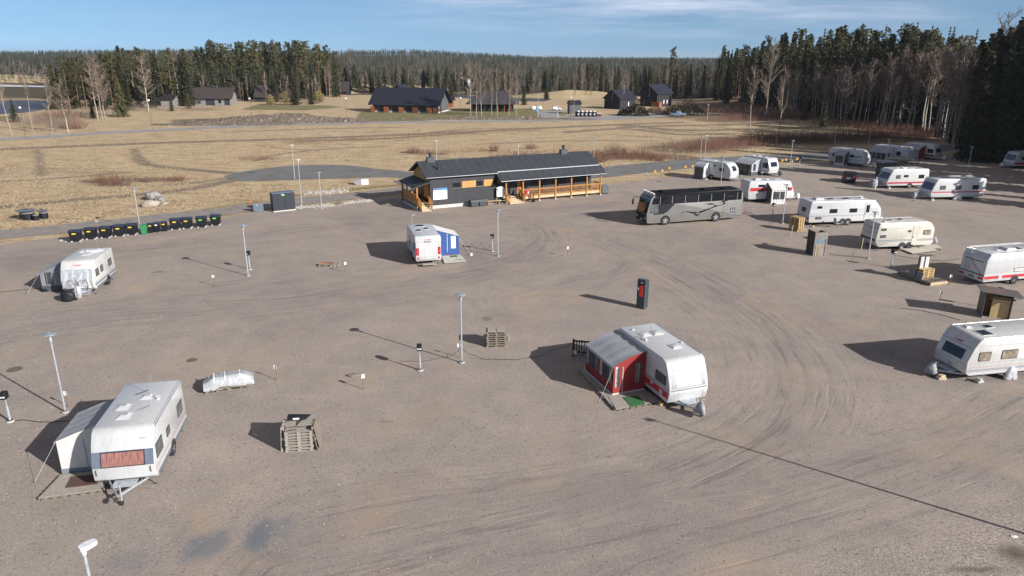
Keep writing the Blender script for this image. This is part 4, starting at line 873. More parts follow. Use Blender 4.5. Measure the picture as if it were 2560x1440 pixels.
def face_patch(mb, poly, z0, z1, y0, y1, off_, m, front=True, nz=6, y0t=None, y1t=None, th=.03):
    """panel that follows the front (or rear) curve of the body"""
    g_o, g_i = [], []; sg = 1 if front else -1
    y0t = y0 if y0t is None else y0t; y1t = y1 if y1t is None else y1t
    for i in range(nz + 1):
        s = i / nz; z = z0 + (z1 - z0) * s; e = .02; xa, xb = x_at(poly, z - e, front), x_at(poly, z + e, front); tn = Vector((xb - xa, 2 * e)).normalized(); nn = Vector((tn.y, -tn.x)) * sg
        if nn.x * sg < 0: nn = -nn
        x = x_at(poly, z, front); ya, yb = y0 + (y0t - y0) * s, y1 + (y1t - y1) * s
        g_o.append([(x + nn.x * off_, ya, z + nn.y * off_), (x + nn.x * off_, yb, z + nn.y * off_)]); g_i.append([(x + nn.x * (off_ - th), ya, z + nn.y * (off_ - th)), (x + nn.x * (off_ - th), yb, z + nn.y * (off_ - th))])
    mb.sheet(g_o, m)
    for a in (0, 1): mb.sheet([[g_o[i][a], g_i[i][a]] for i in range(nz + 1)], m)
    mb.add([g_o[0][0], g_o[0][1], g_i[0][1], g_i[0][0]], [(0, 1, 2, 3)], m); mb.add([g_o[-1][0], g_o[-1][1], g_i[-1][1], g_i[-1][0]], [(0, 1, 2, 3)], m)
def side_panel(mb, x0, x1, z0, z1, y, m, th=.012, r=.0, sl=0.0):
    """thin panel on the side wall at y, outward direction sign(y); sl shears top"""
    s = 1 if y > 0 else -1; pts = [(x0, z0), (x1, z0), (x1 + sl, z1), (x0 + sl, z1)]
    if r: pts = roundpoly([(a, b_, r) for a, b_ in pts], 3)
    mb.ext(pts, y - s * .01, y + s * th, m)
def win_side(root, x0, x1, z0, z1, y, pane=None, frame=None, sl=0.0):
    s = 1 if y > 0 else -1
    b_ = MB(); side_panel(b_, x0 - .035, x1 + .035, z0 - .035, z1 + .035, y, frame or darktrim, .018, .07, sl); w = b_.build('window', root)
    b_ = MB(); side_panel(b_, x0, x1, z0, z1, y + s * .018, pane or glass, .012, .05, sl); b_.build('pane', w); return w
def wheel_mesh():
    b_ = MB(); b_.lathe([(.18, -.10), (.30, -.10), (.335, -.07), (.34, 0), (.335, .07), (.30, .10), (.18, .10)], rubber, 24, axis='Y'); t_ = b_.mesh('wheel', 40)
    b_ = MB(); b_.lathe([(.10, -.04), (.205, -.085), (.215, .0), (.205, .085), (.10, .04)], steel_dark, 20, axis='Y')
    for s in (-1, 1):
        for k in range(5):
            a = 2 * math.pi * k / 5; ca, sa = math.cos(a), math.sin(a); y = s * .088; pts = [(-.035, .03), (.035, .03), (.055, .20), (-.055, .20)]
            b_.ext([(p[0] * ca - p[1] * sa, p[0] * sa + p[1] * ca) for p in pts], y - .012, y + .012, alloy)
        b_.lathe([(.05, s * .09), (.05, s * .105), (.0, s * .105)], alloy, 10, axis='Y')
    return t_, b_.mesh('rim', 40)
WHEEL, RIM = wheel_mesh()
def add_wheel(root, x, y, z=.33, s=1.0, tname='wheel'):
    w = bpy.data.objects.new('wheel', WHEEL); COL.objects.link(w); w.parent = root; w.location = (x, y, z); w.scale = (s, 1.0 if s < 1.2 else 1.3, s)
    r_ = bpy.data.objects.new('rim', RIM); COL.objects.link(r_); r_.parent = w; return w
def arch(mb, x, y, z, r, m):
    s = 1 if y > 0 else -1; pts = [(x + r * math.cos(a), z + r * math.sin(a)) for a in [math.pi * k / 12 for k in range(13)]]; mb.ext([(x - r, .40)] + pts[::-1] + [(x + r, .40)], y - s * .02, y + s * .008, m)
def hatch(root, x, y, z, w=.4, l=.4, dark=False, h=.09, m=None):
    b_ = MB(); b_.box(x, y, z - .01, l + .08, w + .08, .035, roofwhite)
    q = w / 2; k = l / 2; vs = [(x - k, y - q, z + .025), (x + k, y - q, z + .025), (x + k, y + q, z + .025), (x - k, y + q, z + .025), (x - k * .6, y - q * .6, z + h), (x + k * .6, y - q * .6, z + h), (x + k * .6, y + q * .6, z + h), (x - k * .6, y + q * .6, z + h)]
    b_.add(vs, [(4, 5, 6, 7), (0, 1, 5, 4), (1, 2, 6, 5), (2, 3, 7, 6), (3, 0, 4, 7)], m or (glass if dark else white)); return b_.build('roof_hatch', root)
def roofbox(root, x, y, z, l, w, h, m, name='roof_unit'):
    b_ = MB(); poly = roundpoly([(x - l / 2, z, .0), (x + l / 2, z, .0), (x + l / 2 - .12, z + h, .08), (x - l / 2 + .06, z + h, .06)], 3); b_.ext(poly, y - w / 2, y + w / 2, m); return b_.build(name, root)
def caravan(label, cx, cy, head, L, Wd=2.3, H=2.62, prof='classic', stripes=(), wins=(), front=None, rear=None, wheels=(-.3,), hatches=(), door=None, doorside=1, text=None, cover=None, jockey=True, body=None, extra=None, wheel_s=1.0, arches=True, rails=False, seam=None, cls='caravan', steady=True):
    root = thing('caravan', label, 'caravan', (cx, cy, 0), R(head), None); bodym = body or white
    poly = roundpoly(PROFILES[prof](L, H)); mb = MB(); shell(mb, poly, Wd, bodym, .05)
    for (sd, x0, x1, z0, z1, m) in stripes:
        for s in ((1, -1) if sd == 0 else (sd,)):
            xx0, xx1 = x0 * L / 2, x1 * L / 2; zc = (z0 + z1) / 2; xx1 = min(xx1, min(x_at(poly, z0), x_at(poly, z1)) - .05); xx0 = max(xx0, max(x_at(poly, z0, False), x_at(poly, z1, False)) + .05)
            side_panel(mb, xx0, xx1, z0, z1, s * Wd / 2, m, .004)
    if arches:
        for s in (1, -1):
            for wx in wheels: arch(mb, wx * L / 2, s * Wd / 2, .36, .42, darktrim)
    # roof rim profile
    for s in (1, -1):
        mb.tube((-L / 2 + .25, s * (Wd / 2 - .04), H - .01), (L / 2 - .8, s * (Wd / 2 - .04), H - .01), .018, .018, alloy, 6)
    if seam:
        for z in seam:
            for s in (1, -1): side_panel(mb, max(x_at(poly, z, False), -L / 2) + .06, x_at(poly, z) - .08, z, z + .018, s * Wd / 2, greypaint, .006)
    mb.build('body', root, 40)
    # chassis, wheels, drawbar
    b_ = MB(); b_.box(-.1, 0, .27, L - 1.1, Wd - .7, .16, steel_dark)
    for s in (1, -1): b_.box(0, s * .55, .22, L - .6, .06, .12, steel_dark)
    if steady:
        for sx in (-1, 1):
            for s in (-1, 1): b_.tube((sx * (L / 2 - .5), s * (Wd / 2 - .35), .36), (sx * (L / 2 - .38), s * (Wd / 2 - .22), .02), .022, .022, steel_dark, 5); b_.box(sx * (L / 2 - .38), s * (Wd / 2 - .22), 0.012, .12, .12, .02, steel_dark)
    b_.build('chassis', root)
    for wx in wheels:
        for s in (1, -1): add_wheel(root, wx * L / 2, s * (Wd / 2 - .09), .335 * wheel_s, wheel_s)
    b_ = MB(); xe = L / 2 + 1.15
    for s in (1, -1): b_.tube((L / 2 - .3, s * .75, .36), (xe - .2, s * .06, .42), .045, .045, galv, 6)
    b_.tube((xe - .3, 0, .43), (xe + .2, 0, .46), .045, .04, galv, 6); b_.box(xe + .16, 0, .40, .22, .12, .10, steel_dark); b_.tube((xe - .2, 0, .48), (xe - .42, 0, .85), .022, .018, steel_dark, 5)
    b_.box(L / 2 + .12, 0, .42, .5, .9, .06, galv); b_.build('drawbar', root)
    if jockey:
        b_ = MB(); b_.tube((xe - .1, .12, .95), (xe - .1, .12, .20), .028, .028, galv, 6); b_.lathe([(.0, .09), (.105, .09), (.105, .15), (.0, .15)], rubber, 12, (xe - .1, 0, .12), 'Y'); b_.tube((xe - .1, .12, .95), (xe - .1, .3, .95), .012, .012, galv, 5); b_.build('jockey_wheel', root)
    for (sd, x0, x1, z0, z1, pane) in wins:
        for s in ((1, -1) if sd == 0 else (sd,)): win_side(root, x0 * L / 2, x1 * L / 2, z0, z1, s * Wd / 2, pane)
    if door:
        x0, x1 = door[0] * L / 2, door[1] * L / 2; b_ = MB(); y = doorside * Wd / 2
        side_panel(b_, x0, x1, .50, H - .32, y, greypaint if bodym is white else oldwood, .010, .06); side_panel(b_, x0 + .022, x1 - .022, .522, H - .342, y + doorside * .010, bodym, .010, .05)
        if len(door) > 2: side_panel(b_, x0 + .14, x1 - .14, 1.35, H - .5, y + doorside * .02, glass, .008, .04)
        side_panel(b_, x0 + .04, x0 + .13, 1.18, 1.3, y + doorside * .02, darktrim, .02, .02); b_.build('door', root)
    if front: front(root, poly, L, Wd, H)
    if rear: rear(root, poly, L, Wd, H)
    for h_ in hatches:
        hatch(root, h_[0] * L / 2, h_[1], H, *(h_[2:] if len(h_) > 2 else ()))
    if rails:
        b_ = MB()
        for s in (1, -1):
            b_.tube((-L / 2 + .4, s * (Wd / 2 - .12), H + .10), (L / 2 - 1.3, s * (Wd / 2 - .12), H + .10), .022, .022, white, 6)
            for k in range(5): xx = -L / 2 + .45 + k * (L - 1.8) / 4; b_.tube((xx, s * (Wd / 2 - .12), H - .02), (xx, s * (Wd / 2 - .12), H + .10), .014, .014, alloy, 5)
        b_.build('roof_rail', root)
    if text:
        for (txt, size, Mt, m_) in text: lettering(root, txt, size, Mt, m_)
    if extra: extra(root, poly, L, Wd, H)
    if cover:  # cloth over the tow hitch: separate thing resting on the drawbar
        rngc = random.Random(int(cx * 10)); n = 14; vs, fs = [], []; base = root.matrix_local if False else None
        for j in range(6):
            for i in range(n):
                a = 2 * math.pi * i / n; r_ = (.02, .15, .20, .23, .26, .24)[j] * (1 + .35 * math.sin(a * 3 + cx) * (j / 5)) * rngc.uniform(.85, 1.15); vs.append((r_ * 1.25 * math.cos(a), r_ * math.sin(a), (.85, .80, .64, .50, .38, .27)[j] + rngc.uniform(-.03, .03)))
        fs = [(j * n + i, j * n + (i + 1) % n, (j + 1) * n + (i + 1) % n, (j + 1) * n + i) for j in range(5) for i in range(n)] + [tuple(range(n))]
        o = bpy.data.objects.new('hitch_cover', raw_mesh('hitch_cover', (vs, fs), cover_grey if cover[1] is silverfoil else cover[1], True)); COL.objects.link(o)
        hd = R(head); o.location = (cx + math.cos(hd) * (L / 2 + 1.12), cy + math.sin(hd) * (L / 2 + 1.12), 0); o.rotation_euler = (0, 0, hd); tag(o, cover[0], 'cover')
    return root
def faceM(poly, z, front=True, y=0.0, off_=.012):
    """matrix for flat lettering on the front/rear face at height z"""
    e = .05; xa, xb = x_at(poly, z - e, front), x_at(poly, z + e, front); up = Vector((xb - xa, 0, 2 * e)).normalized(); rt = Vector((0, 1 if front else -1, 0)); nn = rt.cross(up); x = x_at(poly, z, front)
    p = Vector((x, y, z)) + nn * off_
    return Matrix(((rt.x, up.x, nn.x, p.x), (rt.y, up.y, nn.y, p.y), (rt.z, up.z, nn.z, p.z), (0, 0, 0, 1)))
def front_window(root, poly, z0, z1, hw, pane=glass, frame=darktrim, top=None, front=True, fr=.05):
    b_ = MB(); t_ = top or hw; face_patch(b_, poly, z0 - fr, z1 + fr, -hw - fr, hw + fr, .014, frame, front, y0t=-t_ - fr, y1t=t_ + fr); w = b_.build('window', root)
    b_ = MB(); face_patch(b_, poly, z0, z1, -hw, hw, .030, pane, front, y0t=-t_, y1t=t_); b_.build('pane', w); return w
def line_patch(root, poly, segs, m, name='trim', front=True):
    b_ = MB()
    for (z0, z1, y0, y1) in segs: face_patch(b_, poly, z0, z1, y0, y1, .007, m, front, nz=3)
    return b_.build(name, root)
def handles(root, poly, Wd, front=True, z=.75, m=None):
    for s in (1, -1):
        b_ = MB(); y = s * (Wd / 2 - .16); x = x_at(poly, z, front) + (.05 if front else -.05); b_.tube((x, y, z - .12), (x + .01, y, z + .12), .014, .014, m or darktrim, 5); b_.tube((x - (.07 if front else -.07), y, z - .12), (x, y, z - .12), .012, .012, m or darktrim, 5); b_.tube((x - (.07 if front else -.07), y, z + .12), (x, y, z + .12), .012, .012, m or darktrim, 5)
        b_.build('grab_handle', root)
# C1 ---- bottom left
def f1(root, poly, L, Wd, H):
    b_ = MB(); face_patch(b_, poly, 1.17, 1.80, -Wd / 2 + .02, Wd / 2 - .02, .008, bluegrey, nz=5); b_.build('front_band', root)
    front_window(root, poly, 1.22, 1.74, .80, curtain_pink, darktrim)
    line_patch(root, poly, [(.58, .595, -.72, .72), (1.00, 1.015, -.72, .72), (.58, 1.01, -.735, -.72), (.58, 1.01, .72, .735)], lightgrey, 'gas_locker_seam'); handles(root, poly, Wd, True, .98)
    b_ = MB(); b_.tube((.5, .1, H), (.1, .55, H + .02), .012, .012, darktrim, 5); b_.tube((-1.0, -.3, H + .08), (-1.4, .1, H + .08), .02, .02, darktrim, 5); b_.tube((-.9, .45, H), (-.95, .40, H + 1.0), .012, .012, alloy, 5); b_.tube((-1.15, .40, H + 1.0), (-.75, .42, H + .98), .015, .01, alloy, 5); b_.lathe([(.13, 0), (.13, .05), (.05, .10), (0, .10)], white, 12, (-.75, .62, H)); b_.lathe([(.09, 0), (.09, .07), (0, .09)], white, 12, (-.55, .72, H)); b_.build('antenna', root)
    lettering(root, 'SOLIFER', .07, faceM(poly, 2.2, True, .78), greypaint)
caravan('large white caravan with pink curtains in its wide front window, nearest at the left', -16.45, 28.5, -79.2, 5.3, 2.4, 2.6, 'classic', stripes=[(0, -1, 1, .42, .62, bluegrey), (0, -1, 1, .62, .70, lightgrey), (0, -1, 1, .86, .90, pinkline), (0, -1, 1, 1.0, 1.02, greypaint), (0, -1, .93, 2.5, 2.56, bluegrey)],
        wins=[(0, .50, .84, 1.20, 1.78, greyglass), (0, .05, .23, 1.28, 1.62, greyglass), (0, -.80, -.50, 1.22, 1.76, greyglass)], front=f1, wheels=(-.02,), hatches=[(.36, -.25, .45, .5), (.02, -.55, .42, .5), (-.32, .2, .42, .45)])
# C2 ---- middle left, silver sheet over the front
def f2(root, poly, L, Wd, H):
    b_ = MB(); random.seed(2); g_ = []
    for i in range(9):
        z = .72 + (2.02 - .72) * i / 8; row = []
        for j in range(15):
            y = -1.05 + 2.1 * j / 14; row.append((x_at(poly, z) + .03 + .035 * math.sin(j * 1.9 + math.sin(i * .9) * 1.3) + .02 * random.random(), y * (1 - .02 * i / 8), z))
        g_.append(row)
    b_.sheet(g_, silverfoil); b_.build('window_cover', root); handles(root, poly, Wd, True, .6)
caravan('grey-white caravan with a silver sheet over its front, at the far left of the lot', -32.8, 53.45, -79.8, 4.5, 2.3, 2.6, 'classic', body=offwhite, stripes=[(0, -1, 1, .42, .60, bluegrey), (0, -1, 1, .74, .86, bluegrey), (0, -1, 1, .95, .99, greypaint)],
        wins=[(0, .52, .78, 1.35, 1.85, greyglass), (0, .12, .34, 1.4, 1.85, greyglass), (0, -.72, -.40, 1.38, 1.88, greyglass)], front=f2, wheels=(-.22,), hatches=[(-.1, .1, .5, .9, False, .1), (-.45, -.5), (-.55, .65)],
        extra=lambda root, poly, L, Wd, H: (roofbox(root, -.95, .2, H, .75, .8, .18, white), lettering(root, 'CABBY', .15, faceM(poly, 2.27), redp, sx=1.35), (lambda b_: (b_.tube((-1.5, .4, H), (-1.5, .4, H + .9), .015, .015, alloy, 5), b_.lathe([(.14, 0), (.16, .03), (.0, .06)], white, 10, (-1.5, .4, H + .9)), b_.build('antenna', root)))(MB())))
# C3 ---- centre, seen from behind
def r3(root, poly, L, Wd, H):
    b_ = MB(); face_patch(b_, poly, .82, 2.05, -.80, .80, .010, white, False); b_.build('rear_panel', root)
    for s in (1, -1):
        b_ = MB(); face_patch(b_, poly, .98, 1.62, s * (Wd / 2 - .27), s * (Wd / 2 - .05), .03, redlamp, False); face_patch(b_, poly, .64, .78, s * (Wd / 2 - .28), s * (Wd / 2 - .14), .03, redlamp, False); face_patch(b_, poly, 1.62, 2.05, s * (Wd / 2 - .24), s * (Wd / 2 - .05), .02, lightgrey, False); b_.build('tail_light', root)
    line_patch(root, poly, [(.60, .62, -.80, .80), (.80, .815, -.95, .95)], greypaint, 'bumper_seam', False); handles(root, poly, Wd, False, 1.3, lightgrey)
    b_ = MB(); b_.box(-L / 2 - .03, 0, 2.12, .08, .6, .07, greypaint); face_patch(b_, poly, 2.10, 2.15, -.18, .18, .06, redlamp, False); b_.build('brake_light', root)
    lettering(root, 'CABBY', .16, faceM(poly, 2.28, False), redp, sx=1.3); b_ = MB(); b_.box(-L / 2 - .25, 0, .20, .5, 1.2, .06, greywood); b_.build('rear_step', root)
    b_ = MB(); b_.tube((L / 2 - 1.2, .7, H), (L / 2 - 1.2, .7, H + .95), .025, .025, alloy, 6); b_.tube((L / 2 - 1.2, .7, H + .95), (L / 2 - 1.0, .4, H + .95), .02, .03, white, 5); b_.build('antenna', root)
caravan('white caravan seen from behind with red tail lights, alone in the middle of the lot', -7.95, 62.45, 106.0, 5.6, 2.2, 2.6, 'back', stripes=[(0, -1, 1, .62, .70, lightgrey), (0, -1, 1, .82, .86, lightgrey)], wins=[(0, -.80, -.62, 1.3, 1.9, glass), (0, .1, .35, 1.35, 1.85, glass)], rear=r3, wheels=(-.15,), hatches=[(.45, .1, .8, .5, True), (.0, -.3, .42, .42, True), (-.2, .45, .42, .42, True)])
# C4 ---- with the red awning
def f4(root, poly, L, Wd, H):
    b_ = MB(); face_patch(b_, poly, 1.20, 1.92, -1.0, 1.0, .010, greypaint, y0t=-.94, y1t=.94); b_.build('front_band', root)
    front_window(root, poly, 1.30, 1.84, .70, reflection_white, white, .64); line_patch(root, poly, [(1.08, 1.10, -1.08, 1.08), (1.12, 1.135, -1.08, 1.08)], darktrim, 'trim'); line_patch(root, poly, [(.52, 1.04, -.86, -.845), (.52, 1.04, .845, .86)], greypaint, 'gas_locker_seam'); handles(root, poly, Wd, True, .62, lightgrey)
    lettering(root, 'KABE', .15, faceM(poly, 2.12, True, -.62), redp, sx=1.4)
    b_ = MB()
    for k in range(2):
        face_patch(b_, poly, 2.02 + k * .05, 2.045 + k * .05, -.55, .75, .009, pinkline, y0t=-.5, y1t=.8)
    b_.build('front_flash', root)
    b_ = MB(); b_.tube((-1.5, .3, H), (-1.45, .1, H + .35), .012, .01, darktrim, 5); b_.build('antenna', root)
    for pr, c_ in (([(.08, 0), (.08, .14), (.0, .18)], (-.45, -.72, H)), ([(.05, 0), (.05, .24), (0, .25)], (-.75, -.68, H)), ([(.1, 0), (.08, .06), (0, .07)], (.45, .95, H)), ([(.1, 0), (.08, .06), (0, .07)], (-2.1, -.6, H))): b_ = MB(); b_.lathe(pr, white, 10, c_); b_.build('roof_vent', root)
C4 = (8.1, 36.15, -69.9)
caravan('white caravan with red side stripe joined to the dark red tent awning', *C4, 5.65, 2.3, 2.6, 'kabe', stripes=[(0, -1, 1, .62, .98, redp), (0, -1, 1, 1.05, 1.16, greypaint), (0, .45, 1, 1.16, 1.75, lightgrey)], wins=[(0, .52, .86, 1.28, 1.76, greyglass), (0, -.2, .1, 1.3, 1.76, greyglass)], front=f4, wheels=(-.15,), hatches=[(-.45, -.35, .5, .5), (-.45, .45, .5, .5), (.28, .35, .5, .5)], cover=('small grey-blue bag over the hitch of the red-striped caravan by the red awning', silverfoil),
        extra=lambda root, poly, L, Wd, H: (lambda b_: (side_panel(b_, 1.9, 2.2, .55, .90, -Wd / 2, white, .02, .04), side_panel(b_, 1.0, 1.25, .80, 1.0, -Wd / 2, white, .02, .03), b_.build('service_hatch', root)))(MB()))
# C5 ---- right, cut by the frame
def f5(root, poly, L, Wd, H):
    front_window(root, poly, 1.28, 1.82, .72, glass, lightgrey); line_patch(root, poly, [(1.98, 2.01, -1.1, 1.1)], bluegrey, 'trim'); line_patch(root, poly, [(1.08, 1.10, -.85, .85), (.50, 1.09, -.865, -.85), (.50, 1.09, .85, .865)], greypaint, 'gas_locker_seam'); handles(root, poly, Wd, True, .95, lightgrey)
    lettering(root, 'CABBY', .16, faceM(poly, 2.12), redp, sx=1.3)
    b_ = MB(); face_patch(b_, poly, .66, .84, -.1, .1, .012, greypaint); b_.build('lock', root)
caravan('large white caravan with dark front window, cut off by the right edge of the photo', 28.15, 38.35, 191.5, 6.6, 2.35, 2.6, 'classic', body=offwhite, stripes=[(0, -1, 1, .66, .80, greypaint), (0, -1, 1, .90, .92, pinkline), (0, -1, 1, .50, .58, lightgrey)], seam=(1.15, 2.15), wins=[(0, .58, .80, 1.30, 1.78, curtain_tan), (0, .05, .35, 1.32, 1.80, curtain_tan)], front=f5, wheels=(.08,), hatches=[(.55, .35, .7, .7, True, .06), (.62, -.6, .35, .35), (.25, -.45, .4, .5, True, .07)], cover=('crumpled grey bag over the hitch of the large caravan at the right edge', silverfoil), arches=False)
# C6 ---- right, red stripe, ladder
def r6(root, poly, L, Wd, H):
    for s in (1, -1): b_ = MB(); face_patch(b_, poly, .60, .74, s * (Wd / 2 - .52), s * (Wd / 2 - .06), .03, redlamp, False); b_.build('tail_light', root)
    b_ = MB(); face_patch(b_, poly, .86, .98, -Wd / 2 + .05, Wd / 2 - .05, .01, bluegrey, False); face_patch(b_, poly, .58, .72, -.28, .22, .02, bluegrey, False); face_patch(b_, poly, 1.92, 1.97, -.85, .9, .03, darktrim, False); b_.build('rear_trim', root)
    b_ = MB()
    for y in (.45, .78): b_.tube((-L / 2 - .15, y, .95), (-L / 2 + .06, y, H + .05), .02, .02, alloy, 6); b_.tube((-L / 2 + .06, y, H + .05), (-L / 2 + .4, y, H + .05), .02, .02, alloy, 6)
    for k in range(7): z = 1.05 + k * .24; x = -L / 2 - .15 + .21 * (z - .95) / 1.7; b_.tube((x, .45, z), (x, .78, z), .016, .016, alloy, 5)
    b_.build('ladder', root); b_ = MB(); pts = [(-L / 2 - .02, .35, 1.95), (-L / 2 - .08, -.2, 1.5), (-L / 2 - .10, -.75, 1.15), (-L / 2 - .11, -.85, .8)]; b_.path(pts, .012, cable); b_.build('hose', root)
caravan('long white caravan with bright red stripe and rear ladder, at the right edge', 40.2, 56.2, 14.5, 6.9, 2.35, 2.65, 'box', stripes=[(0, -1, 1, .62, .84, redp), (0, -1, 1, .90, 1.02, lightgrey)], seam=(1.95,), wins=[(-1, -.18, .1, 1.1, 1.35, offwhite), (-1, .35, .65, 1.3, 1.8, glass)], rear=r6, wheels=(-.12,), hatches=[(-.45, -.1, .5, .45, False, .08), (.1, 0, .8, .8, True, .05)], rails=True,
        extra=lambda root, poly, L, Wd, H: (roofbox(root, -.6, -.2, H, 1.0, .75, .22, white), (lambda b_: (side_panel(b_, -2.05, -1.72, .5, .88, -Wd / 2, white, .014, .04), b_.build('service_hatch', root)))(MB())))
# C7 ---- beige tandem
def r7(root, poly, L, Wd, H):
    b_ = MB(); face_patch(b_, poly, .94, 1.12, -Wd / 2 + .04, Wd / 2 - .04, .02, darktrim, False); face_patch(b_, poly, 2.12, 2.15, -1.1, 1.1, .008, darktrim, False); face_patch(b_, poly, 1.72, 1.75, -.5, .3, .008, darktrim, False); face_patch(b_, poly, 1.5, 1.53, -.5, .65, .008, darktrim, False); face_patch(b_, poly, 1.98, 2.06, -.35, .1, .01, bluegrey, False); b_.build('rear_trim', root)
caravan('beige twin-axle caravan with sloping rear underside beside the wooden platform', 36.55, 66.7, 9.5, 5.95, 2.3, 2.62, 'tec', body=cream, stripes=[(0, -1, 1, .86, .96, greypaint), (0, -1, 1, 1.0, 1.03, darktrim), (0, -1, 1, .5, .52, greypaint), (0, -.95, 1, .42, .45, white)], seam=(2.1,), wins=[(-1, -.86, -.70, 1.96, 2.14, greyglass), (-1, -.86, -.68, 1.30, 1.50, greyglass), (-1, .08, .18, 1.75, 1.88, greyglass), (-1, .62, .86, 1.45, 1.85, curtain_tan)], rear=r7, wheels=(-.06, .19), door=(.24, .44), doorside=-1, hatches=[(-.35, .0, .35, .6, True, .06), (.1, .3, .6, .4, True, .06), (-.6, -.4)], cover=('shiny foil bag on the hitch of the beige twin-axle caravan', silverfoil), wheel_s=.92, jockey=False)
# C8 ---- long white grey band
def r8(root, poly, L, Wd, H):
    front_window(root, poly, 1.45, 1.85, .35, glass, darktrim, front=False)
    for s in (1, -1): b_ = MB(); face_patch(b_, poly, .78, .95, s * (Wd / 2 - .34), s * (Wd / 2 - .05), .03, darktrim, False); b_.build('tail_light', root)
    line_patch(root, poly, [(2.1, 2.12, -1, 1)], bluegrey, 'trim', False)
    roofbox(root, -L / 2 + 1.6, .1, H, 1.0, .75, .22, white)
caravan('longest white caravan with grey window band, behind the new pallet stack', 35.55, 77.1, 9.0, 8.4, 2.4, 2.65, 'round', stripes=[(0, -1, .9, 1.42, 1.84, lightgrey), (0, -1, 1, 1.08, 1.12, bluegrey), (0, -1, 1, 1.00, 1.015, greypaint)], wins=[(-1, -.80, -.68, 1.95, 2.15, glass), (-1, -.45, -.25, 1.42, 1.80, glass), (-1, .10, .30, 1.42, 1.80, glass), (-1, -.82, -.66, .78, .98, greyglass)], rear=r8, wheels=(-.06, .09), door=(.52, .68, 1), doorside=-1, hatches=[(-.3, 0, .6, .8, True, .08), (.15, 0, .6, .9, True, .08), (.6, .2)], jockey=True)
# C9 ---- red band caravan behind the coach
def f9(root, poly, L, Wd, H): front_window(root, poly, 1.35, 1.95, .7, glass, lightgrey)
C9 = (32.0, 89.85, 8.0)
caravan('white caravan with broad red band and a pale porch tent, behind the coach', *C9, 6.1, 2.35, 2.62, 'slant', stripes=[(0, -.93, 1, 1.42, 1.84, redp)], wins=[(-1, -.58, -.34, 1.96, 2.2, glass), (-1, -.60, -.36, 1.40, 1.58, glass), (-1, .60, .74, 1.45, 1.80, glass)], front=f9, wheels=(-.1,), hatches=[(.4, .2, .7, .8, False, .06), (0, .3)], cover=('white sheet bag over the hitch of the red-band caravan behind the coach', curtain_white),
        extra=lambda root, poly, L, Wd, H: (roofbox(root, -1.4, .2, H, .8, .7, .22, white), (lambda b_: (b_.tube((-.5, .9, H), (-.5, .9, H + .75), .02, .02, alloy, 6), b_.lathe([(.2, 0), (.2, .04), (0, .08)], white, 12, (-.5, .9, H + .75)), b_.build('antenna', root)))(MB()), (lambda b_: (face_patch(b_, poly, .85, .97, -1.1, -.85, .03, redlamp, False), face_patch(b_, poly, .85, .97, .85, 1.1, .03, redlamp, False), b_.build('tail_light', root)))(MB())))
# C10, C11, C12, C13, C14
def f10(root, poly, L, Wd, H): front_window(root, poly, 1.50, 2.05, .45, blueglass, darktrim); line_patch(root, poly, [(1.22, 1.235, -1.0, 1.0)], lightgrey, 'trim')
C10 = (30.3, 106.6, -46.3)
caravan('white round-nosed caravan with a small grey porch tent, left of the far pair', *C10, 5.7, 2.3, 2.62, 'round', stripes=[(0, -1, .75, 1.42, 1.80, lightgrey), (0, -1, .9, 1.08, 1.11, bluegrey)], wins=[(0, .35, .58, 1.38, 1.82, glass), (0, .0, .12, 2.0, 2.15, glass)], front=f10, wheels=(-.1,), hatches=[(.2, .0, .6, .7, True, .07), (-.3, .2, .5, .6)])
def f11(root, poly, L, Wd, H): front_window(root, poly, 1.40, 1.98, .68, blueglass, darktrim); line_patch(root, poly, [(1.18, 1.195, -1.0, 1.0)], lightgrey, 'trim')
C11 = (38.4, 111.8, -57.0)
caravan('white caravan with blue-black front window and a large grey awning, right of the far pair', *C11, 5.0, 2.25, 2.62, 'kabe', wins=[(-1, .5, .86, 1.2, 1.9, glass)], front=f11, wheels=(-.1,), hatches=[(.2, .0, .6, .6, True, .07), (-.3, .3), (-.6, -.2)], cover=('dark bag over the hitch of the far caravan with blue-black front window', canvas_dk))
def f12(root, poly, L, Wd, H): line_patch(root, poly, [(1.18, 1.2, -1.05, 1.05)], lightgrey, 'trim')
C12 = (56.5, 121.8, -49.0)
caravan('white round-fronted caravan in shade with a dark-sided porch tent, far right row', *C12, 6.1, 2.3, 2.62, 'round', body=white, stripes=[(0, -1, .85, 1.42, 1.80, greypaint), (0, -1, .9, 1.0, 1.05, darktrim)], wins=[(0, -.75, -.5, 1.3, 1.85, glass), (0, .25, .42, 1.42, 1.80, glass)], front=f12, wheels=(-.1,), hatches=[(-.4, 0, .7, .8), (.2, 0, .6, .9, True, .07)], cover=('pale bag over the hitch of the far right row caravan with porch tent', curtain_white), rails=True)
def f13(root, poly, L, Wd, H): line_patch(root, poly, [(.9, .915, -1.05, 1.05), (2.02, 2.05, -.9, .9), (1.2, 1.21, -.7, .7)], bluegrey, 'trim')
C13 = (66.2, 126.2, -56.0)
caravan('white caravan in shade behind a long pale grey awning, middle of the far right row', *C13, 6.3, 2.3, 2.62, 'classic', body=white, stripes=[(0, -1, 1, 1.0, 1.04, bluegrey), (0, -1, 1, 2.0, 2.03, bluegrey)], wins=[(0, .35, .55, 1.25, 1.85, glass)], front=f13, wheels=(-.1,), hatches=[(-.3, 0), (.2, 0, .6, .9, True, .07)], jockey=True)
def f14(root, poly, L, Wd, H): front_window(root, poly, 1.35, 1.95, .82, blueglass, lightgrey); lettering(root, 'SOLIFER', .12, faceM(poly, 2.2), greypaint)
C14 = (73.5, 130.2, -57.0)
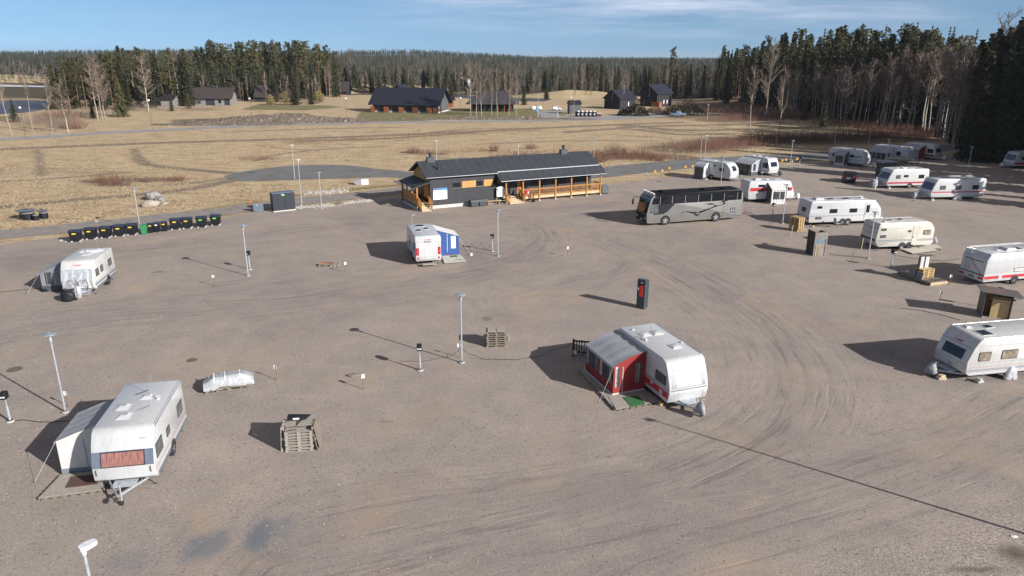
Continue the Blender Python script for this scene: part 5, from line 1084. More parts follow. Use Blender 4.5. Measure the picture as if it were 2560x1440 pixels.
caravan('white caravan with wide dark front window at the end of the far right row', *C14, 5.4, 2.3, 2.62, 'kabe', body=offwhite, stripes=[(0, -1, 1, .62, .92, darktrim)], wins=[(-1, .5, .86, 1.25, 1.85, glass)], front=f14, wheels=(-.1,), hatches=[(-.3, 0), (.3, 0)], cover=('pale bag over the hitch of the last caravan in the far right row', curtain_white))
# C15, C16, C17
def f15(root, poly, L, Wd, H): front_window(root, poly, 1.32, 2.12, .98, blueglass, darktrim, .92, fr=.03)
caravan('white wedge-nosed caravan with bikes at its nose, left of the big pair at right', 54.25, 100.0, 188.0, 6.15, 2.35, 2.62, 'slant', stripes=[(0, -1, .98, .70, .92, crimson), (0, -1, .98, .94, 1.0, lightgrey)], wins=[(1, .40, .60, 1.42, 1.85, greyglass), (1, .02, .22, 1.6, 1.85, glass), (1, -.75, -.50, 1.40, 1.85, glass)], front=f15, wheels=(-.12,), hatches=[(-.3, 0, .7, .8), (.1, .4), (.3, -.2, .5, .6)],
        extra=lambda root, poly, L, Wd, H: (roofbox(root, .2, .0, H, .9, .7, .20, white), (lambda b_: (b_.tube((.9, .3, H), (.9, .3, H + .35), .05, .05, white, 8), b_.build('antenna', root)))(MB())))
caravan('longest white wedge-nosed caravan with crimson stripe, right of the big pair at right', 56.3, 91.7, 186.0, 7.3, 2.4, 2.65, 'slant', stripes=[(0, -1, .98, .98, 1.12, crimson), (0, -1, .98, .86, .9, lightgrey)], seam=(2.05,), wins=[(1, .50, .70, 1.40, 1.85, greyglass), (1, -.08, .12, 1.40, 1.85, greyglass), (1, -.72, -.50, 1.40, 1.85, glass)], front=f15, wheels=(-.02,), arches=False, hatches=[(-.1, 0, .8, .9, False, .08), (.35, .2, .6, .9, True, .07), (-.5, .2, .5, .6)], rails=True,
        extra=lambda root, poly, L, Wd, H: (lambda b_: (b_.tube((-.9, .9, H), (-.9, .9, H + .25), .03, .03, white, 6), b_.lathe([(.22, 0), (.22, .05), (0, .08)], white, 12, (-.9, .9, H + .25)), b_.build('antenna', root)))(MB()))
caravan('white wedge-nosed caravan in shade by the wood edge, cut off by the right edge', 84.6, 119.3, 188.0, 6.5, 2.35, 2.62, 'slant', stripes=[(0, -1, .98, .70, .98, crimson)], wins=[(1, .35, .62, 1.40, 1.85, glass)], front=f15, wheels=(-.1,), hatches=[(0, 0), (.3, .3)], cover=('pale cloth bag over the hitch of the shaded caravan by the wood edge', curtain_white))
# wheel covers
def wheel_cover(label, x, y, z, l, rz, m, tall=.75):
    v, f = [], []; n = 16; rg = random.Random(3)
    for j in range(6):
        for i in range(n + 1):
            a = math.pi * i / n; r_ = (.05, .25, .33, .37, .39, .37)[j]; v.append((r_ * math.cos(a) * l / .6 * (1 + .06 * math.sin(9 * a)), (.14, .13, .10, .05, -.02, -.10)[j] + rg.uniform(-.015, .015), .04 + r_ * math.sin(a) * tall / .36 * .95))
    f = [(j * (n + 1) + i, j * (n + 1) + i + 1, (j + 1) * (n + 1) + i + 1, (j + 1) * (n + 1) + i) for j in range(5) for i in range(n)]
    o = bpy.data.objects.new('wheel_cover', raw_mesh('wheel_cover', (v, f), m, True)); COL.objects.link(o); o.location = (x, y, z); o.rotation_euler = (0, 0, rz); tag(o, label, 'cover')
def on_side(c, head, lx, ly): h_ = R(head); return c[0] + math.cos(h_) * lx - math.sin(h_) * ly, c[1] + math.sin(h_) * lx + math.cos(h_) * ly
x, y = on_side((28.15, 38.35), 191.5, .28, 1.22); wheel_cover('crinkled shiny foil cover over the wheel of the caravan cut off at the right edge', x, y, 0, .62, R(191.5), silverfoil)
x, y = on_side((56.3, 91.7), 186, -.05, 1.24); wheel_cover('grey cloth cover over the wheels of the longest crimson-striped caravan', x, y, 0, .95, R(186), canvas_lt)

# ------------------------------------------------------------ tent awnings
def awning(label, c, head, cw, side, x0, x1, D, Ho, Hc, roofm, wallm, skirtm, wins=(), outer=(), skirt=.35, valance=True, mid=.0, left_m=None, right_m=None, bend=.55, gable=(), doors=(), text=None, gm=None):
    """stands on side*(cw/2) of a caravan frame; local: x along caravan, y outward from the wall"""
    X, Y = on_side(c, head, 0, side * cw / 2); root = thing('awning', label, 'awning', (X, Y, 0), R(head) if side > 0 else R(head))
    s = side; T = Matrix.Diagonal((1, s, 1, 1))
    zm = Hc + (Ho - Hc) * bend + mid; prof = [(0.02, Hc), (D * bend, zm), (D, Ho)]
    b_ = MB(); b_.M = T; rows = []
    n = 12
    for i in range(n + 1):
        xx = x0 - .04 + (x1 - x0 + .08) * i / n; sag = -.06 * (0.5 - .5 * math.cos(2 * math.pi * i / n * 4)); rows.append([(xx, 0.02, Hc), (xx, D * bend * .5, (Hc + zm) / 2 + sag), (xx, D * bend, zm + sag * .5), (xx, D * (1 + bend) / 2, (zm + Ho) / 2 + sag), (xx, D + .04, Ho), (xx, D + .05, Ho - .14)])
    b_.sheet(rows, roofm); b_.build('roof', root, 60)
    b_ = MB(); b_.M = T; nn = 24
    b_.sheet([[(x0 + (x1 - x0) * i / nn, D - .04 + .04 * math.sin(i * 1.3), z) for z in (skirt, (Ho + skirt) / 2, Ho - .02)] for i in range(nn + 1)], wallm); fw = b_.build('front_wall', root, 60)
    for (a, b2, z0, z1, m) in outer:
        q = MB(); q.M = T; w0, w1 = x0 + (x1 - x0) * a, x0 + (x1 - x0) * b2; q.ext([(w0, z0), (w1, z0), (w1, z1), (w0, z1)], D + .005, D + .02, m); q.build('window' if m is clearpvc else 'curtain', fw)
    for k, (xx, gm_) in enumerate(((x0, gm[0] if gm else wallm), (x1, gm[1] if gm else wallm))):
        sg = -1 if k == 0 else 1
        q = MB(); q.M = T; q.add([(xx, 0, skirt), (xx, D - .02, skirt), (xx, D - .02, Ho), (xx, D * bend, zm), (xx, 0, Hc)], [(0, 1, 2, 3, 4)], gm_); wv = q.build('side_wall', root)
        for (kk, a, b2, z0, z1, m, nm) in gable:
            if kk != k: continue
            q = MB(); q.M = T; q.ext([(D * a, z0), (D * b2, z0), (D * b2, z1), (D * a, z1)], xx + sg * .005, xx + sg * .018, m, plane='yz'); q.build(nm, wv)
    q = MB(); q.M = T; q.add([(x0, D, 0.0), (x1, D, 0.0), (x1, D, skirt), (x0, D, skirt), (x0, 0, 0), (x0, 0, skirt), (x1, 0, 0), (x1, 0, skirt)], [(0, 1, 2, 3), (4, 0, 3, 5), (1, 6, 7, 2)], skirtm); q.build('mud_skirt', root)
    q = MB(); q.M = T
    for xx in (x0 + .05, x1 - .05, (x0 + x1) / 2): q.tube((xx, D - .08, 0), (xx, D - .08, Ho - .03), .016, .016, alloy, 5); q.path([(xx, .05, Hc - .03), (xx, D * bend, zm - .03), (xx, D - .05, Ho - .03)], .014, alloy)
    q.build('frame', root)
    for k, xx in enumerate((x0, x1)):
        q = MB(); q.M = T; sg = -1 if k == 0 else 1; q.tube((xx, D, Ho - .02), (xx + sg * .35, D + .95, .03), .007, .007, canvas_lt, 4); q.tube((xx + sg * .35, D + .95, 0), (xx + sg * .37, D + .99, .12), .012, .012, darktrim, 5); q.build('guy_rope', root)
    return root
awning('pale grey tent awning on the left of the large nearest caravan', (-16.45, 28.5), -79.2, 2.4, -1, -1.65, .95, 1.9, 1.68, 2.35, canvas_grey, canvas_lt, canvas_mid, outer=[(.1, .9, .7, 1.45, clearpvc)], gable=[(1, .02, .12, .6, 2.0, darktrim, 'opening'), (1, .42, .435, .4, 1.7, greypaint, 'zip_line')], mid=.03, gm=(canvas_lt, canvas_lt))
awning('dark grey tent awning against the left side of the caravan with the silver sheet', (-32.8, 53.45), -79.8, 2.3, -1, -2.9, .8, 2.0, 1.5, 2.4, canvas_grey, canvas_mid, canvas_dk, outer=[(.1, .4, .7, 1.5, clearpvc), (.6, .9, .7, 1.5, clearpvc)], gable=[(1, .52, .85, .6, 1.55, clearpvc, 'window'), (1, .50, .60, .6, 1.55, curtain_white, 'curtain'), (1, .76, .86, .6, 1.55, curtain_white, 'curtain')], gm=(canvas_mid, canvas_mid), skirt=.5)
awning('blue and white tent awning on the right of the caravan in the middle', (-7.95, 62.45), 106.0, 2.2, -1, .2, 2.5, 2.2, 1.70, 2.42, canvas_lt, canvas_blue, canvas_blue, outer=[(.1, .45, .7, 1.6, clearpvc), (.55, .9, .7, 1.6, clearpvc)], gable=[(0, .10, .24, .7, 1.7, curtain_white, 'window'), (0, .66, .86, .6, 1.75, curtain_white, 'window'), (0, .50, .515, .1, 2.0, whitel, 'zip_line'), (0, .02, .98, .02, .32, canvas_blue, 'splash_panel')], gm=(canvas_blue, canvas_blue), skirt=.3)
ra = awning('dark red tent awning with grey roof and white curtains beside the red-striped caravan', C4[:2], C4[2], 2.3, -1, -2.85, .45, 1.95, 1.78, 2.42, canvas_grey, canvas_red, canvas_lt, outer=[(.04, .46, .75, 1.65, clearpvc), (.54, .97, .75, 1.65, clearpvc), (.04, .12, .75, 1.65, curtain_white), (.38, .46, .75, 1.65, curtain_white), (.54, .62, .75, 1.65, curtain_white), (.88, .97, .75, 1.65, curtain_white)],
        gable=[(1, .80, .93, .55, 1.72, clearpvc, 'window'), (1, .86, .935, .55, 1.74, curtain_white, 'curtain'), (1, .14, .30, .65, 1.78, clearpvc, 'window'), (1, .20, .305, .65, 1.78, curtain_white, 'curtain'), (1, .70, .715, .1, 1.7, canvas_lt, 'zip_line')], gm=(canvas_red, canvas_red), skirt=.22, mid=.12)
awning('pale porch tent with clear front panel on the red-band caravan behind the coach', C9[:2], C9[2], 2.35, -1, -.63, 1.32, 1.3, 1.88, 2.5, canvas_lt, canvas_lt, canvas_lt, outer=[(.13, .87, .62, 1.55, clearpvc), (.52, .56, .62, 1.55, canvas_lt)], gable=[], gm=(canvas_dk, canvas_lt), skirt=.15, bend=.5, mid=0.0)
awning('small grey porch tent on the left of the round-nosed far caravan', C10[:2], C10[2], 2.3, -1, -2.4, -.8, 1.3, 1.88, 2.45, canvas_grey, canvas_mid, canvas_dk, outer=[(.08, .92, .45, 1.7, clearpvc), (.12, .2, .5, 1.4, curtain_white)], gable=[(1, .45, .62, .7, 1.7, clearpvc, 'window')], gm=(canvas_grey, canvas_lt), skirt=.35, mid=.18)
awning('large grey tent awning with dark windows on the right caravan of the far pair', C11[:2], C11[2], 2.25, -1, -2.3, .9, 2.1, 1.75, 2.45, canvas_grey, canvas_mid, canvas_dk, outer=[(.02, .30, .6, 1.55, clearpvc), (.34, .62, .6, 1.55, clearpvc), (.66, .94, .6, 1.55, clearpvc), (.12, .17, .7, 1.5, curtain_white), (.5, .56, .65, 1.4, curtain_white), (.86, .9, .65, 1.5, curtain_white)], gable=[(1, .55, .82, .75, 1.75, clearpvc, 'window')], gm=(canvas_grey, canvas_grey), skirt=.55, mid=.2)
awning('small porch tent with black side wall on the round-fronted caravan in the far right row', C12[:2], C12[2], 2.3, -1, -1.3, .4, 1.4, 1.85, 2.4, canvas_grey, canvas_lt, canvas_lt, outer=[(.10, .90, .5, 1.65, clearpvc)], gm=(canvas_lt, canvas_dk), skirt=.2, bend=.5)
awning('long pale grey awning with many windows in the middle of the far right row', C13[:2], C13[2], 2.3, -1, -2.9, .55, 2.1, 1.7, 2.45, canvas_grey, canvas_grey, canvas_grey, outer=[(.05, .22, .6, 1.55, clearpvc), (.27, .44, .6, 1.55, clearpvc), (.5, .7, .6, 1.55, clearpvc), (.75, .92, .6, 1.55, clearpvc)], gable=[(1, .55, .85, .5, 1.6, clearpvc, 'window')], gm=(canvas_grey, canvas_lt), skirt=.5, mid=.15)
awning('tent awning with dark red side wall at the end of the far right row', C14[:2], C14[2], 2.3, -1, -2.4, .95, 2.1, 1.85, 2.45, canvas_grey, canvas_mid, canvas_grey, outer=[(.1, .5, .6, 1.5, clearpvc)], gm=(canvas_grey, canvas_red), skirt=.2, mid=.12)
# ------------------------------------------------------------ coach
silver = mat('silver_coach_paint', (.26, .255, .245), .38, metal=.35, var=.06, scale=1.0, coat=.3)
blackroof = black_soft
bt = thing('coach', 'silver coach with black windows and black swoosh graphics', 'bus', (19.5, 77.95, 0), R(197.4)); L, Wd, H = 11.7, 2.5, 3.4
poly = roundpoly([(-L / 2, .42, .05), (-L / 2 + 1.2, .30, .0), (L / 2 - .5, .26, .1), (L / 2 - .02, .34, .12), (L / 2 + .06, 1.25, .3), (L / 2 - .35, 2.9, .3), (L / 2 - .75, H - .08, .35), (-L / 2 + .12, H, .2), (-L / 2 - .02, 2.2, .2)])
b_ = MB(); shell(b_, poly, Wd, silver, .09)
for s in (1, -1):
    y = s * Wd / 2
    sw = [[(1.6, 1.42), (.6, 1.30), (.15, .95), (-.1, .72), (-.55, .98), (.05, 1.02), (-.3, 1.22), (.35, 1.26)], [(-.35, 1.20), (-1.1, 1.42), (-2.2, 1.62), (-3.3, 1.85), (-4.2, 2.02), (-3.3, 1.93), (-2.0, 1.66), (-1.0, 1.36), (-.4, 1.05)], [(-.9, 2.05), (-1.7, 2.12), (-2.4, 2.0), (-1.9, 1.92)], [(-2.0, 1.82), (-2.5, 1.88), (-2.6, 1.76), (-2.2, 1.72)], [(-3.0, 2.25), (-3.75, 2.32), (-3.5, 2.12), (-3.6, 1.95), (-3.3, 1.95), (-3.3, 2.12)], [(-2.4, 2.02), (-3.8, 2.22), (-4.2, 2.45), (-3.7, 2.3), (-3.0, 2.16)]]
    for p in sw: b_.ext(p, y - s * .01, y + s * .006, blackp)
    for xx in (3.3, 1.35, .3, -1.2, -2.0, -4.35): side_panel(b_, xx, xx + .015, .42, 1.5, y, greypaint, .004)
    side_panel(b_, -3.42, -3.39, .42, 2.3, y, blackp, .006); side_panel(b_, -5.6, 5.2, 1.52, 1.535, y, greypaint, .004)
    side_panel(b_, -4.95, -4.2, .75, 1.55, y, greypaint, .006)
    for k in range(3):
        for j in range(2): side_panel(b_, -4.92 + k * .25, -4.76 + k * .25, .8 + j * .38, 1.12 + j * .38, y, darktrim, .010)
    for wx in (3.65, -2.55): arch(b_, wx, y, .48, .60, blackp)
    side_panel(b_, 1.6, 1.72, 1.15, 1.3, y, blackp, .008)
b_.build('body', bt, 40)
b_ = MB(); b_.add([(x, y, z + .012) for x, y, z in [(-L / 2 + .25, -1.14, H), (L / 2 - 1.05, -1.14, H - .06), (L / 2 - 1.05, 1.14, H - .06), (-L / 2 + .25, 1.14, H)]], [(0, 1, 2, 3)], blackroof)
for s in (1, -1):
    side_panel(b_, -L / 2 + .2, L / 2 - .8, 3.1, H - .03, s * Wd / 2, blackroof, .006); side_panel(b_, -L / 2 + .25, 4.5, 2.30, 3.12, s * Wd / 2, blackroof, .005)
    for xx in (-5.05, -3.4, -1.8, -.2, 1.4, 2.95, 4.4): side_panel(b_, xx - .02, xx + .02, 2.32, 3.12, s * Wd / 2, greypaint, .016)
b_.build('roof', bt)
for s in (1, -1):
    y = s * Wd / 2; xs_ = [-5.45, -5.05, -3.4, -1.8, -.2, 1.4, 2.95, 4.4]
    for a, c in zip(xs_, xs_[1:]): b_ = MB(); side_panel(b_, a + .025, c - .025, 2.34 if a < 2.8 else 2.30, 3.12, y, glass, .012, .03); b_.build('window', bt)
    b_ = MB(); b_.ext([(2.6, 2.30), (4.55, 2.30), (5.1, 1.2), (3.9, 1.25), (3.4, 1.5)], y - s * .01, y + s * .009, blackp); b_.ext([(4.42, 2.32), (4.42, 3.12), (5.18, 3.05), (5.42, 2.32)], y - s * .01, y + s * .012, glass); b_.build('side_glazing', bt)
    b_ = MB(); b_.ext([(4.55, 2.25), (4.55, 1.35), (5.6, 1.35), (5.45, 2.25)], y - s * .01, y + s * .02, greyglass); b_.build('driver_window', bt)
    b_ = MB(); b_.path([(L / 2 - .35, s * 1.1, 2.75), (L / 2 + .25, s * 1.32, 2.75), (L / 2 + .42, s * 1.38, 2.5)], .035, blackp, 6); b_.box(L / 2 + .42, s * 1.38, 1.95, .1, .22, .55, blackp); b_.build('mirror', bt)
    for wx in (3.65, -2.55): add_wheel(bt, wx, s * (Wd / 2 - .10), .5, 1.5)
    b_ = MB(); face_patch(b_, poly, .72, .95, s * .75, s * 1.12, .03, alloy); b_.build('headlight', bt)
b_ = MB(); face_patch(b_, poly, 1.35, 3.05, -1.12, 1.12, .02, glass); b_.build('windscreen', bt)
b_ = MB(); face_patch(b_, poly, 1.45, 2.3, -1.0, .5, .045, mat('orange_curtain', (.42, .16, .04), .6, var=.5, scale=3, stretch=(1, 8, 1)), th=.01); b_.build('curtain', bt)
b_ = MB(); face_patch(b_, poly, .42, 1.30, -1.2, 1.2, .014, blackp); face_patch(b_, poly, .55, .65, -.26, .26, .03, whitel); b_.build('bumper', bt)
for (x, l) in ((-4.3, 1.2), (-1.7, .9), (3.4, .9)): roofbox(bt, x, 0, H - .01, l, 1.0, .14, blackroof, 'roof_hatch')
b_ = MB()
for k in range(5): b_.tube((L / 2 - .9, -1.0 + k * .5, H - .05), (L / 2 - .55, -1.0 + k * .5, H + .18), .05, .07, alloy, 8)
b_.tube((L / 2 - .7, -1.1, H + .02), (L / 2 - .7, 1.1, H + .02), .02, .02, alloy, 5); b_.build('roof_light_bar', bt)

# ------------------------------------------------------------ black hatchback
car = thing('parked_car', 'black compact hatchback seen from behind, parked in the tree shadow', 'car', (*at(2128, 456).xy, 0), R(62)); car.location.y += .8
bp = mat('black_car_paint', (.012, .013, .016), .2, coat=.8, var=.2)
b_ = MB(); cp = roundpoly([(-2.0, .28, .1), (2.0, .28, .1), (2.05, .68, .15), (1.0, .98, .2), (.3, 1.48, .3), (-1.35, 1.55, .2), (-1.85, 1.02, .15), (-2.05, .85, .1)]); shell(b_, cp, 1.78, bp, .16)
for s in (1, -1):
    for wx in (1.28, -1.28): arch(b_, wx, s * .89, .0, .38, blackp)
b_.build('body', car, 40)
for s in (1, -1):
    for wx in (1.28, -1.28): add_wheel(car, wx, s * .80, .32, .95)
    b_ = MB(); b_.ext([(.75, 1.02), (.25, 1.40), (-.5, 1.44), (-.5, 1.0)], s * .88, s * .897, glass); b_.ext([(-.56, 1.0), (-.56, 1.44), (-1.25, 1.42), (-1.45, 1.02)], s * .88, s * .897, glass); b_.build('window', car)
    b_ = MB(); face_patch(b_, cp, .90, 1.02, s * .62, s * .84, .02, redlamp, False, 3); b_.build('tail_light', car)
    b_ = MB(); b_.box(.75, s * .98, .98, .18, .16, .14, bp); b_.build('mirror', car)
b_ = MB(); face_patch(b_, cp, 1.08, 1.45, -.62, .62, .012, glass, False, 3); b_.build('rear_window', car)
b_ = MB(); face_patch(b_, cp, .72, .82, -.26, .26, .03, whitel, False, 2); b_.build('number_plate', car)
b_ = MB(); b_.add([(.98, -.7, 1.02), (.98, .7, 1.02), (.36, .6, 1.44), (.36, -.6, 1.44)], [(0, 1, 2, 3)], glass); b_.build('windscreen', car)

# ------------------------------------------------------------ the service lodge
cladm, t, b = nodes_mat('dark_board_cladding'); b.inputs['Roughness'].default_value = .7
tcn = t.nodes.new('ShaderNodeTexCoord'); wv = t.nodes.new('ShaderNodeTexWave'); wv.bands_direction = 'X'; wv.inputs['Scale'].default_value = 2.2; wv.inputs['Distortion'].default_value = 0
t.links.new(tcn.outputs['Object'], wv.inputs[0]); gn = n_noise(t, n_map(t, tcn.outputs['Object'], (6, 6, .6)), 1.0, 4)
cc = n_mix(t, n_ramp(t, wv.outputs['Fac'], [(.08, (1, 1, 1)), (.3, (0, 0, 0))]), n_ramp(t, gn, [(.3, (.062, .064, .070)), (.7, (.088, .090, .098))]), (.026, .027, .03)); t.links.new(cc, b.inputs['Base Color']); n_bump(t, b, wv.outputs['Fac'], .6, .03)
def wave_mat(name, c1, c2, scale, dirn='X', rough=.6, var=(.85, 1.1)):
    m, t, b = nodes_mat(name); b.inputs['Roughness'].default_value = rough; b.inputs['Specular IOR Level'].default_value = .35
    tcn = t.nodes.new('ShaderNodeTexCoord'); w_ = t.nodes.new('ShaderNodeTexWave'); w_.bands_direction = dirn; w_.inputs['Scale'].default_value = scale; t.links.new(tcn.outputs['Object'], w_.inputs[0])
    g_ = n_noise(t, tcn.outputs['Object'], .8, 5); c = n_mix(t, n_ramp(t, w_.outputs['Fac'], [(.03, (1, 1, 1)), (.14, (0, 0, 0))]), c1, c2); c = n_mix(t, 1.0, c, n_ramp(t, g_, [(.3, (var[0],) * 3), (.7, (var[1],) * 3)]), 'MULTIPLY'); t.links.new(c, b.inputs['Base Color']); n_bump(t, b, w_.outputs['Fac'], .4, .03); return m
feltm = wave_mat('dark_roof_sheets', (.046, .052, .062), (.036, .041, .049), .32)
orangeb = wave_mat('ochre_boards', (.55, .31, .10), (.34, .17, .05), 2.6, 'Z', .6)
ochre_v = wave_mat('ochre_upright_boards', (.50, .26, .07), (.30, .13, .03), 2.6, 'Y', .6)
gutter = mat('gutter_steel', (.11, .12, .135), .35, metal=.3); plinth = mat('plinth_concrete', (.52, .52, .50), .8, var=.1)
LA = R(26.0); lo = thing('service_lodge', 'long dark boarded service lodge with ochre porch posts and veranda', 'building', (-9.75, 83.75, 0), LA)
LX, LYD, EZ, RZ = 22.9, 5.5, 3.86, 5.16
VX = 8.7    # where the veranda begins
b_ = MB(); fp = [(0, 0), (VX, 0), (VX, 1.0), (LX, 1.0), (LX, LYD), (0, LYD)]; b_.ext(fp, .38, EZ, cladm, plane='xy')
b_.add([(0, 0, EZ), (0, LYD, EZ), (0, LYD / 2, RZ - .05)], [(0, 1, 2)], cladm); b_.add([(LX, 0, EZ), (LX, LYD, EZ), (LX, LYD / 2, RZ - .05)], [(0, 1, 2)], cladm); b_.build('wall', lo, 0)
b_ = MB(); b_.add([(-.02, .15, 1.2), (-.02, LYD - .15, 1.2), (-.02, LYD - .15, EZ - .05), (-.02, LYD / 2, RZ - .2), (-.02, .15, EZ - .05)], [(0, 1, 2, 3, 4)], orangeb); b_.build('gable_boarding', lo, 0)
b_ = MB(); b_.ext([(-.03, -.03), (VX, -.03), (VX, .97), (LX, .97), (LX + .03, LYD + .03), (-.03, LYD + .03)], 0, .38, plinth, plane='xy'); b_.build('plinth', lo, 0)
sl = (RZ - EZ) / (LYD / 2)
def roof_slab(mb, x0, x1, y0, z0, y1, z1, th, m): mb.add([(x0, y0, z0), (x1, y0, z0), (x1, y1, z1), (x0, y1, z1), (x0, y0, z0 + th), (x1, y0, z0 + th), (x1, y1, z1 + th), (x0, y1, z1 + th)], [(3, 2, 1, 0), (4, 5, 6, 7), (0, 1, 5, 4), (1, 2, 6, 5), (2, 3, 7, 6), (3, 0, 4, 7)], m)
b_ = MB(); ov = .42; roof_slab(b_, -.5, VX, -ov, EZ - ov * sl, LYD / 2, RZ, .13, feltm); roof_slab(b_, VX, LX + .45, -.12, EZ - .12 * sl, LYD / 2, RZ, .13, feltm); roof_slab(b_, -.5, LX + .45, LYD + ov, EZ - ov * sl, LYD / 2, RZ + .003, .13, feltm); rf = b_.build('roof', lo, 0)
b_ = MB(); b_.tube((-.45, -ov - .05, EZ - ov * sl + .06), (VX, -ov - .05, EZ - ov * sl + .06), .055, .055, gutter, 8); b_.box((VX + LX + .4) / 2, -.14, EZ - .08, LX + .4 - VX, .03, .10, lightgrey); b_.path([(.12, -ov, EZ - .35), (.12, -.08, EZ - .6), (.12, -.08, .3)], .045, darktrim, 6); b_.build('gutter', lo)
for (x, y, hgt_, nm) in ((1.2, LYD / 2 - .1, .55, 'chimney'), (LX - 3.4, LYD / 2 - .1, .55, 'chimney')):
    b_ = MB(); b_.box(x, y, RZ - .2, .9, .6, .2 + hgt_, mat('chimney_grey', (.065, .075, .09), .5)); b_.lathe([(.17, 0), (.17, .35), (.22, .36), (.22, .5), (0, .52)], darktrim, 12, (x, y, RZ + hgt_)); b_.build(nm, rf)
b_ = MB(); b_.lathe([(.12, 0), (.12, .75), (.16, .76), (.16, .92), (0, .95)], darktrim, 12, (1.55, .9, EZ + .35)); b_.build('chimney', rf)
for x in (5.8, 14.8): b_ = MB(); b_.box(x, LYD / 2 + .5, RZ - .25, .8, .4, .4, bluegrey); b_.build('roof_vent', rf)
# windows & ochre panels on the long wall
for (a, c, kind) in ((2.95, 4.0, 'w'), (4.15, 5.95, 'o'), (5.98, 6.85, 'w'), (7.0, 8.2, 'o')):
    b_ = MB()
    if kind == 'o': b_.box((a + c) / 2, -.02, 2.22, c - a, .05, .78, orangeb); b_.build('ochre_panel', lo)
    else: b_.box((a + c) / 2, -.015, 2.30, c - a, .04, .62, whitel if False else darktrim); b_.box((a + c) / 2, -.05, 2.24, c - a + .1, .08, .03, alloy); w_ = b_.build('window', lo); b_ = MB(); b_.box((a + c) / 2, -.04, 2.35, c - a - .1, .02, .52, glass); b_.build('pane', w_)
b_ = MB(); b_.box(8.45, -.015, 2.3, .4, .04, .62, darktrim); w_ = b_.build('window', lo); b_ = MB(); b_.box(8.45, -.04, 2.35, .32, .02, .5, glass); b_.build('pane', w_)
# map sign
b_ = MB(); b_.box(1.35, -.04, 1.05, 1.75, .05, 1.35, whitel); b_.box(1.35, -.07, 2.16, 1.75, .02, .24, mat('sign_blue', (.05, .25, .6), .5)); b_.box(.78, -.07, 2.21, .35, .025, .13, redp)
b_.ext([(.65, 1.25), (1.0, 1.3), (1.5, 1.8), (1.35, 2.0), (1.15, 1.9), (.8, 1.55)], -.072, -.066, mat('map_tan', (.55, .52, .42), .6)); b_.ext([(.55, 1.75), (.9, 1.85), (.85, 2.0), (.6, 1.95)], -.072, -.066, lightgrey)
for k in range(8): b_.box(1.95, -.068, 1.2 + k * .11, .4, .01, .035, lightgrey)
sg = b_.build('map_sign', lo)
# veranda: roof, posts, deck, railing, stairs
vz0, vz1 = EZ + .0, 2.80
b_ = MB(); roof_slab(b_, VX - .1, LX + .8, -1.35, vz1, .10, EZ - .16, .10, feltm); b_.build('veranda_roof', lo, 0)
b_ = MB(); b_.add([(VX - .08, .02, 2.2), (VX - .08, .02, EZ - .3), (VX - .08, -1.25, vz1 + .02), (VX - .08, -1.1, 2.55)], [(0, 1, 2, 3)], darktrim); b_.tube((VX, -1.39, vz1 + .04), (LX + .75, -1.39, vz1 + .04), .05, .05, gutter, 8); b_.box((VX + LX) / 2 + .3, -.85, vz1 - .02, LX - VX, .10, .14, lamwood); b_.build('veranda_gutter', lo)
b_ = MB(); b_.tube((10.1, -1.12, vz1 + .32), (13.6, -1.12, vz1 + .32), .02, .02, darktrim, 5)
for k in range(4): b_.box(10.3 + k * 1.05, -1.1, vz1 + .2, .08, .1, .14, darktrim)
b_.build('snow_guard', lo)
PX = [9.6, 11.9, 14.2, 16.5, 18.8, 21.1, 23.2]
for i, x in enumerate(PX):
    b_ = MB(); b_.box(x, -.82, .12, .16, .16, vz1 - .15, lamwood); pst = b_.build('post', lo, bevel=.01); b_ = MB(); b_.box(x, -.82, .0, .30, .30, .13, concrete); b_.build('footing', pst)
b_ = MB(); b_.box((11.95 + LX + .3) / 2, .12, .52, LX + .3 - 11.95, 1.76, .12, palewood); b_.box((9.6 + 11.95) / 2, .55, .52, 2.35, .9, .12, palewood); b_.box((11.95 + LX + .3) / 2, -.78, .34, LX + .3 - 11.95, .05, .26, palewood); b_.build('deck', lo)
def railing(parent, p0, p1, z0, z1, hh=.98, m=lamwood, gap=.165, nm='railing', boards=False):
    b_ = MB(); p0 = Vector(p0); p1 = Vector(p1); n = max(2, int((p1 - p0).length / gap)); d = (p1 - p0).normalized()
    def bar(a, za, c, zc, w, h): 
        a = Vector((a.x, a.y, za)); c = Vector((c.x, c.y, zc)); s_ = Vector((-d.y, d.x, 0)) * w / 2; u = Vector((0, 0, h / 2))
        b_.add([tuple(v_) for v_ in (a - s_ - u, a + s_ - u, a + s_ + u, a - s_ + u, c - s_ - u, c + s_ - u, c + s_ + u, c - s_ + u)], [(0, 1, 2, 3), (7, 6, 5, 4), (0, 4, 5, 1), (1, 5, 6, 2), (2, 6, 7, 3), (3, 7, 4, 0)], m)
    bar(p0, z0 + hh, p1, z1 + hh, .11, .045); bar(p0, z0 + .12, p1, z1 + .12, .045, .09); bar(p0, z0 + hh - .09, p1, z1 + hh - .09, .04, .09)
    for i in range(n + 1):
        q = i / n; c = p0.lerp(p1, q); z = z0 + (z1 - z0) * q; w = .09 if boards else .04; b_.box(0, 0, 0, w, .03, hh - .14, m, Matrix.Translation((c.x, c.y, z + .1)) @ rotz(math.atan2(d.y, d.x)))
    return b_.build(nm, parent, 0)
for a, c in zip(PX[1:-1], PX[2:]): railing(lo, (a + .15, -.78, 0), (c - .15, -.78, 0), .6, .6)
railing(lo, (PX[-1], -.7, 0), (PX[-1], .9, 0), .6, .6)
railing(lo, (9.75, -.55, 0), (9.75, -1.7, 0), .5, .0, .9, nm='stair_railing'); railing(lo, (11.9, .4, 0), (11.9, -1.45, 0), .62, .02, .95, nm='stair_railing', boards=True)
b_ = MB()
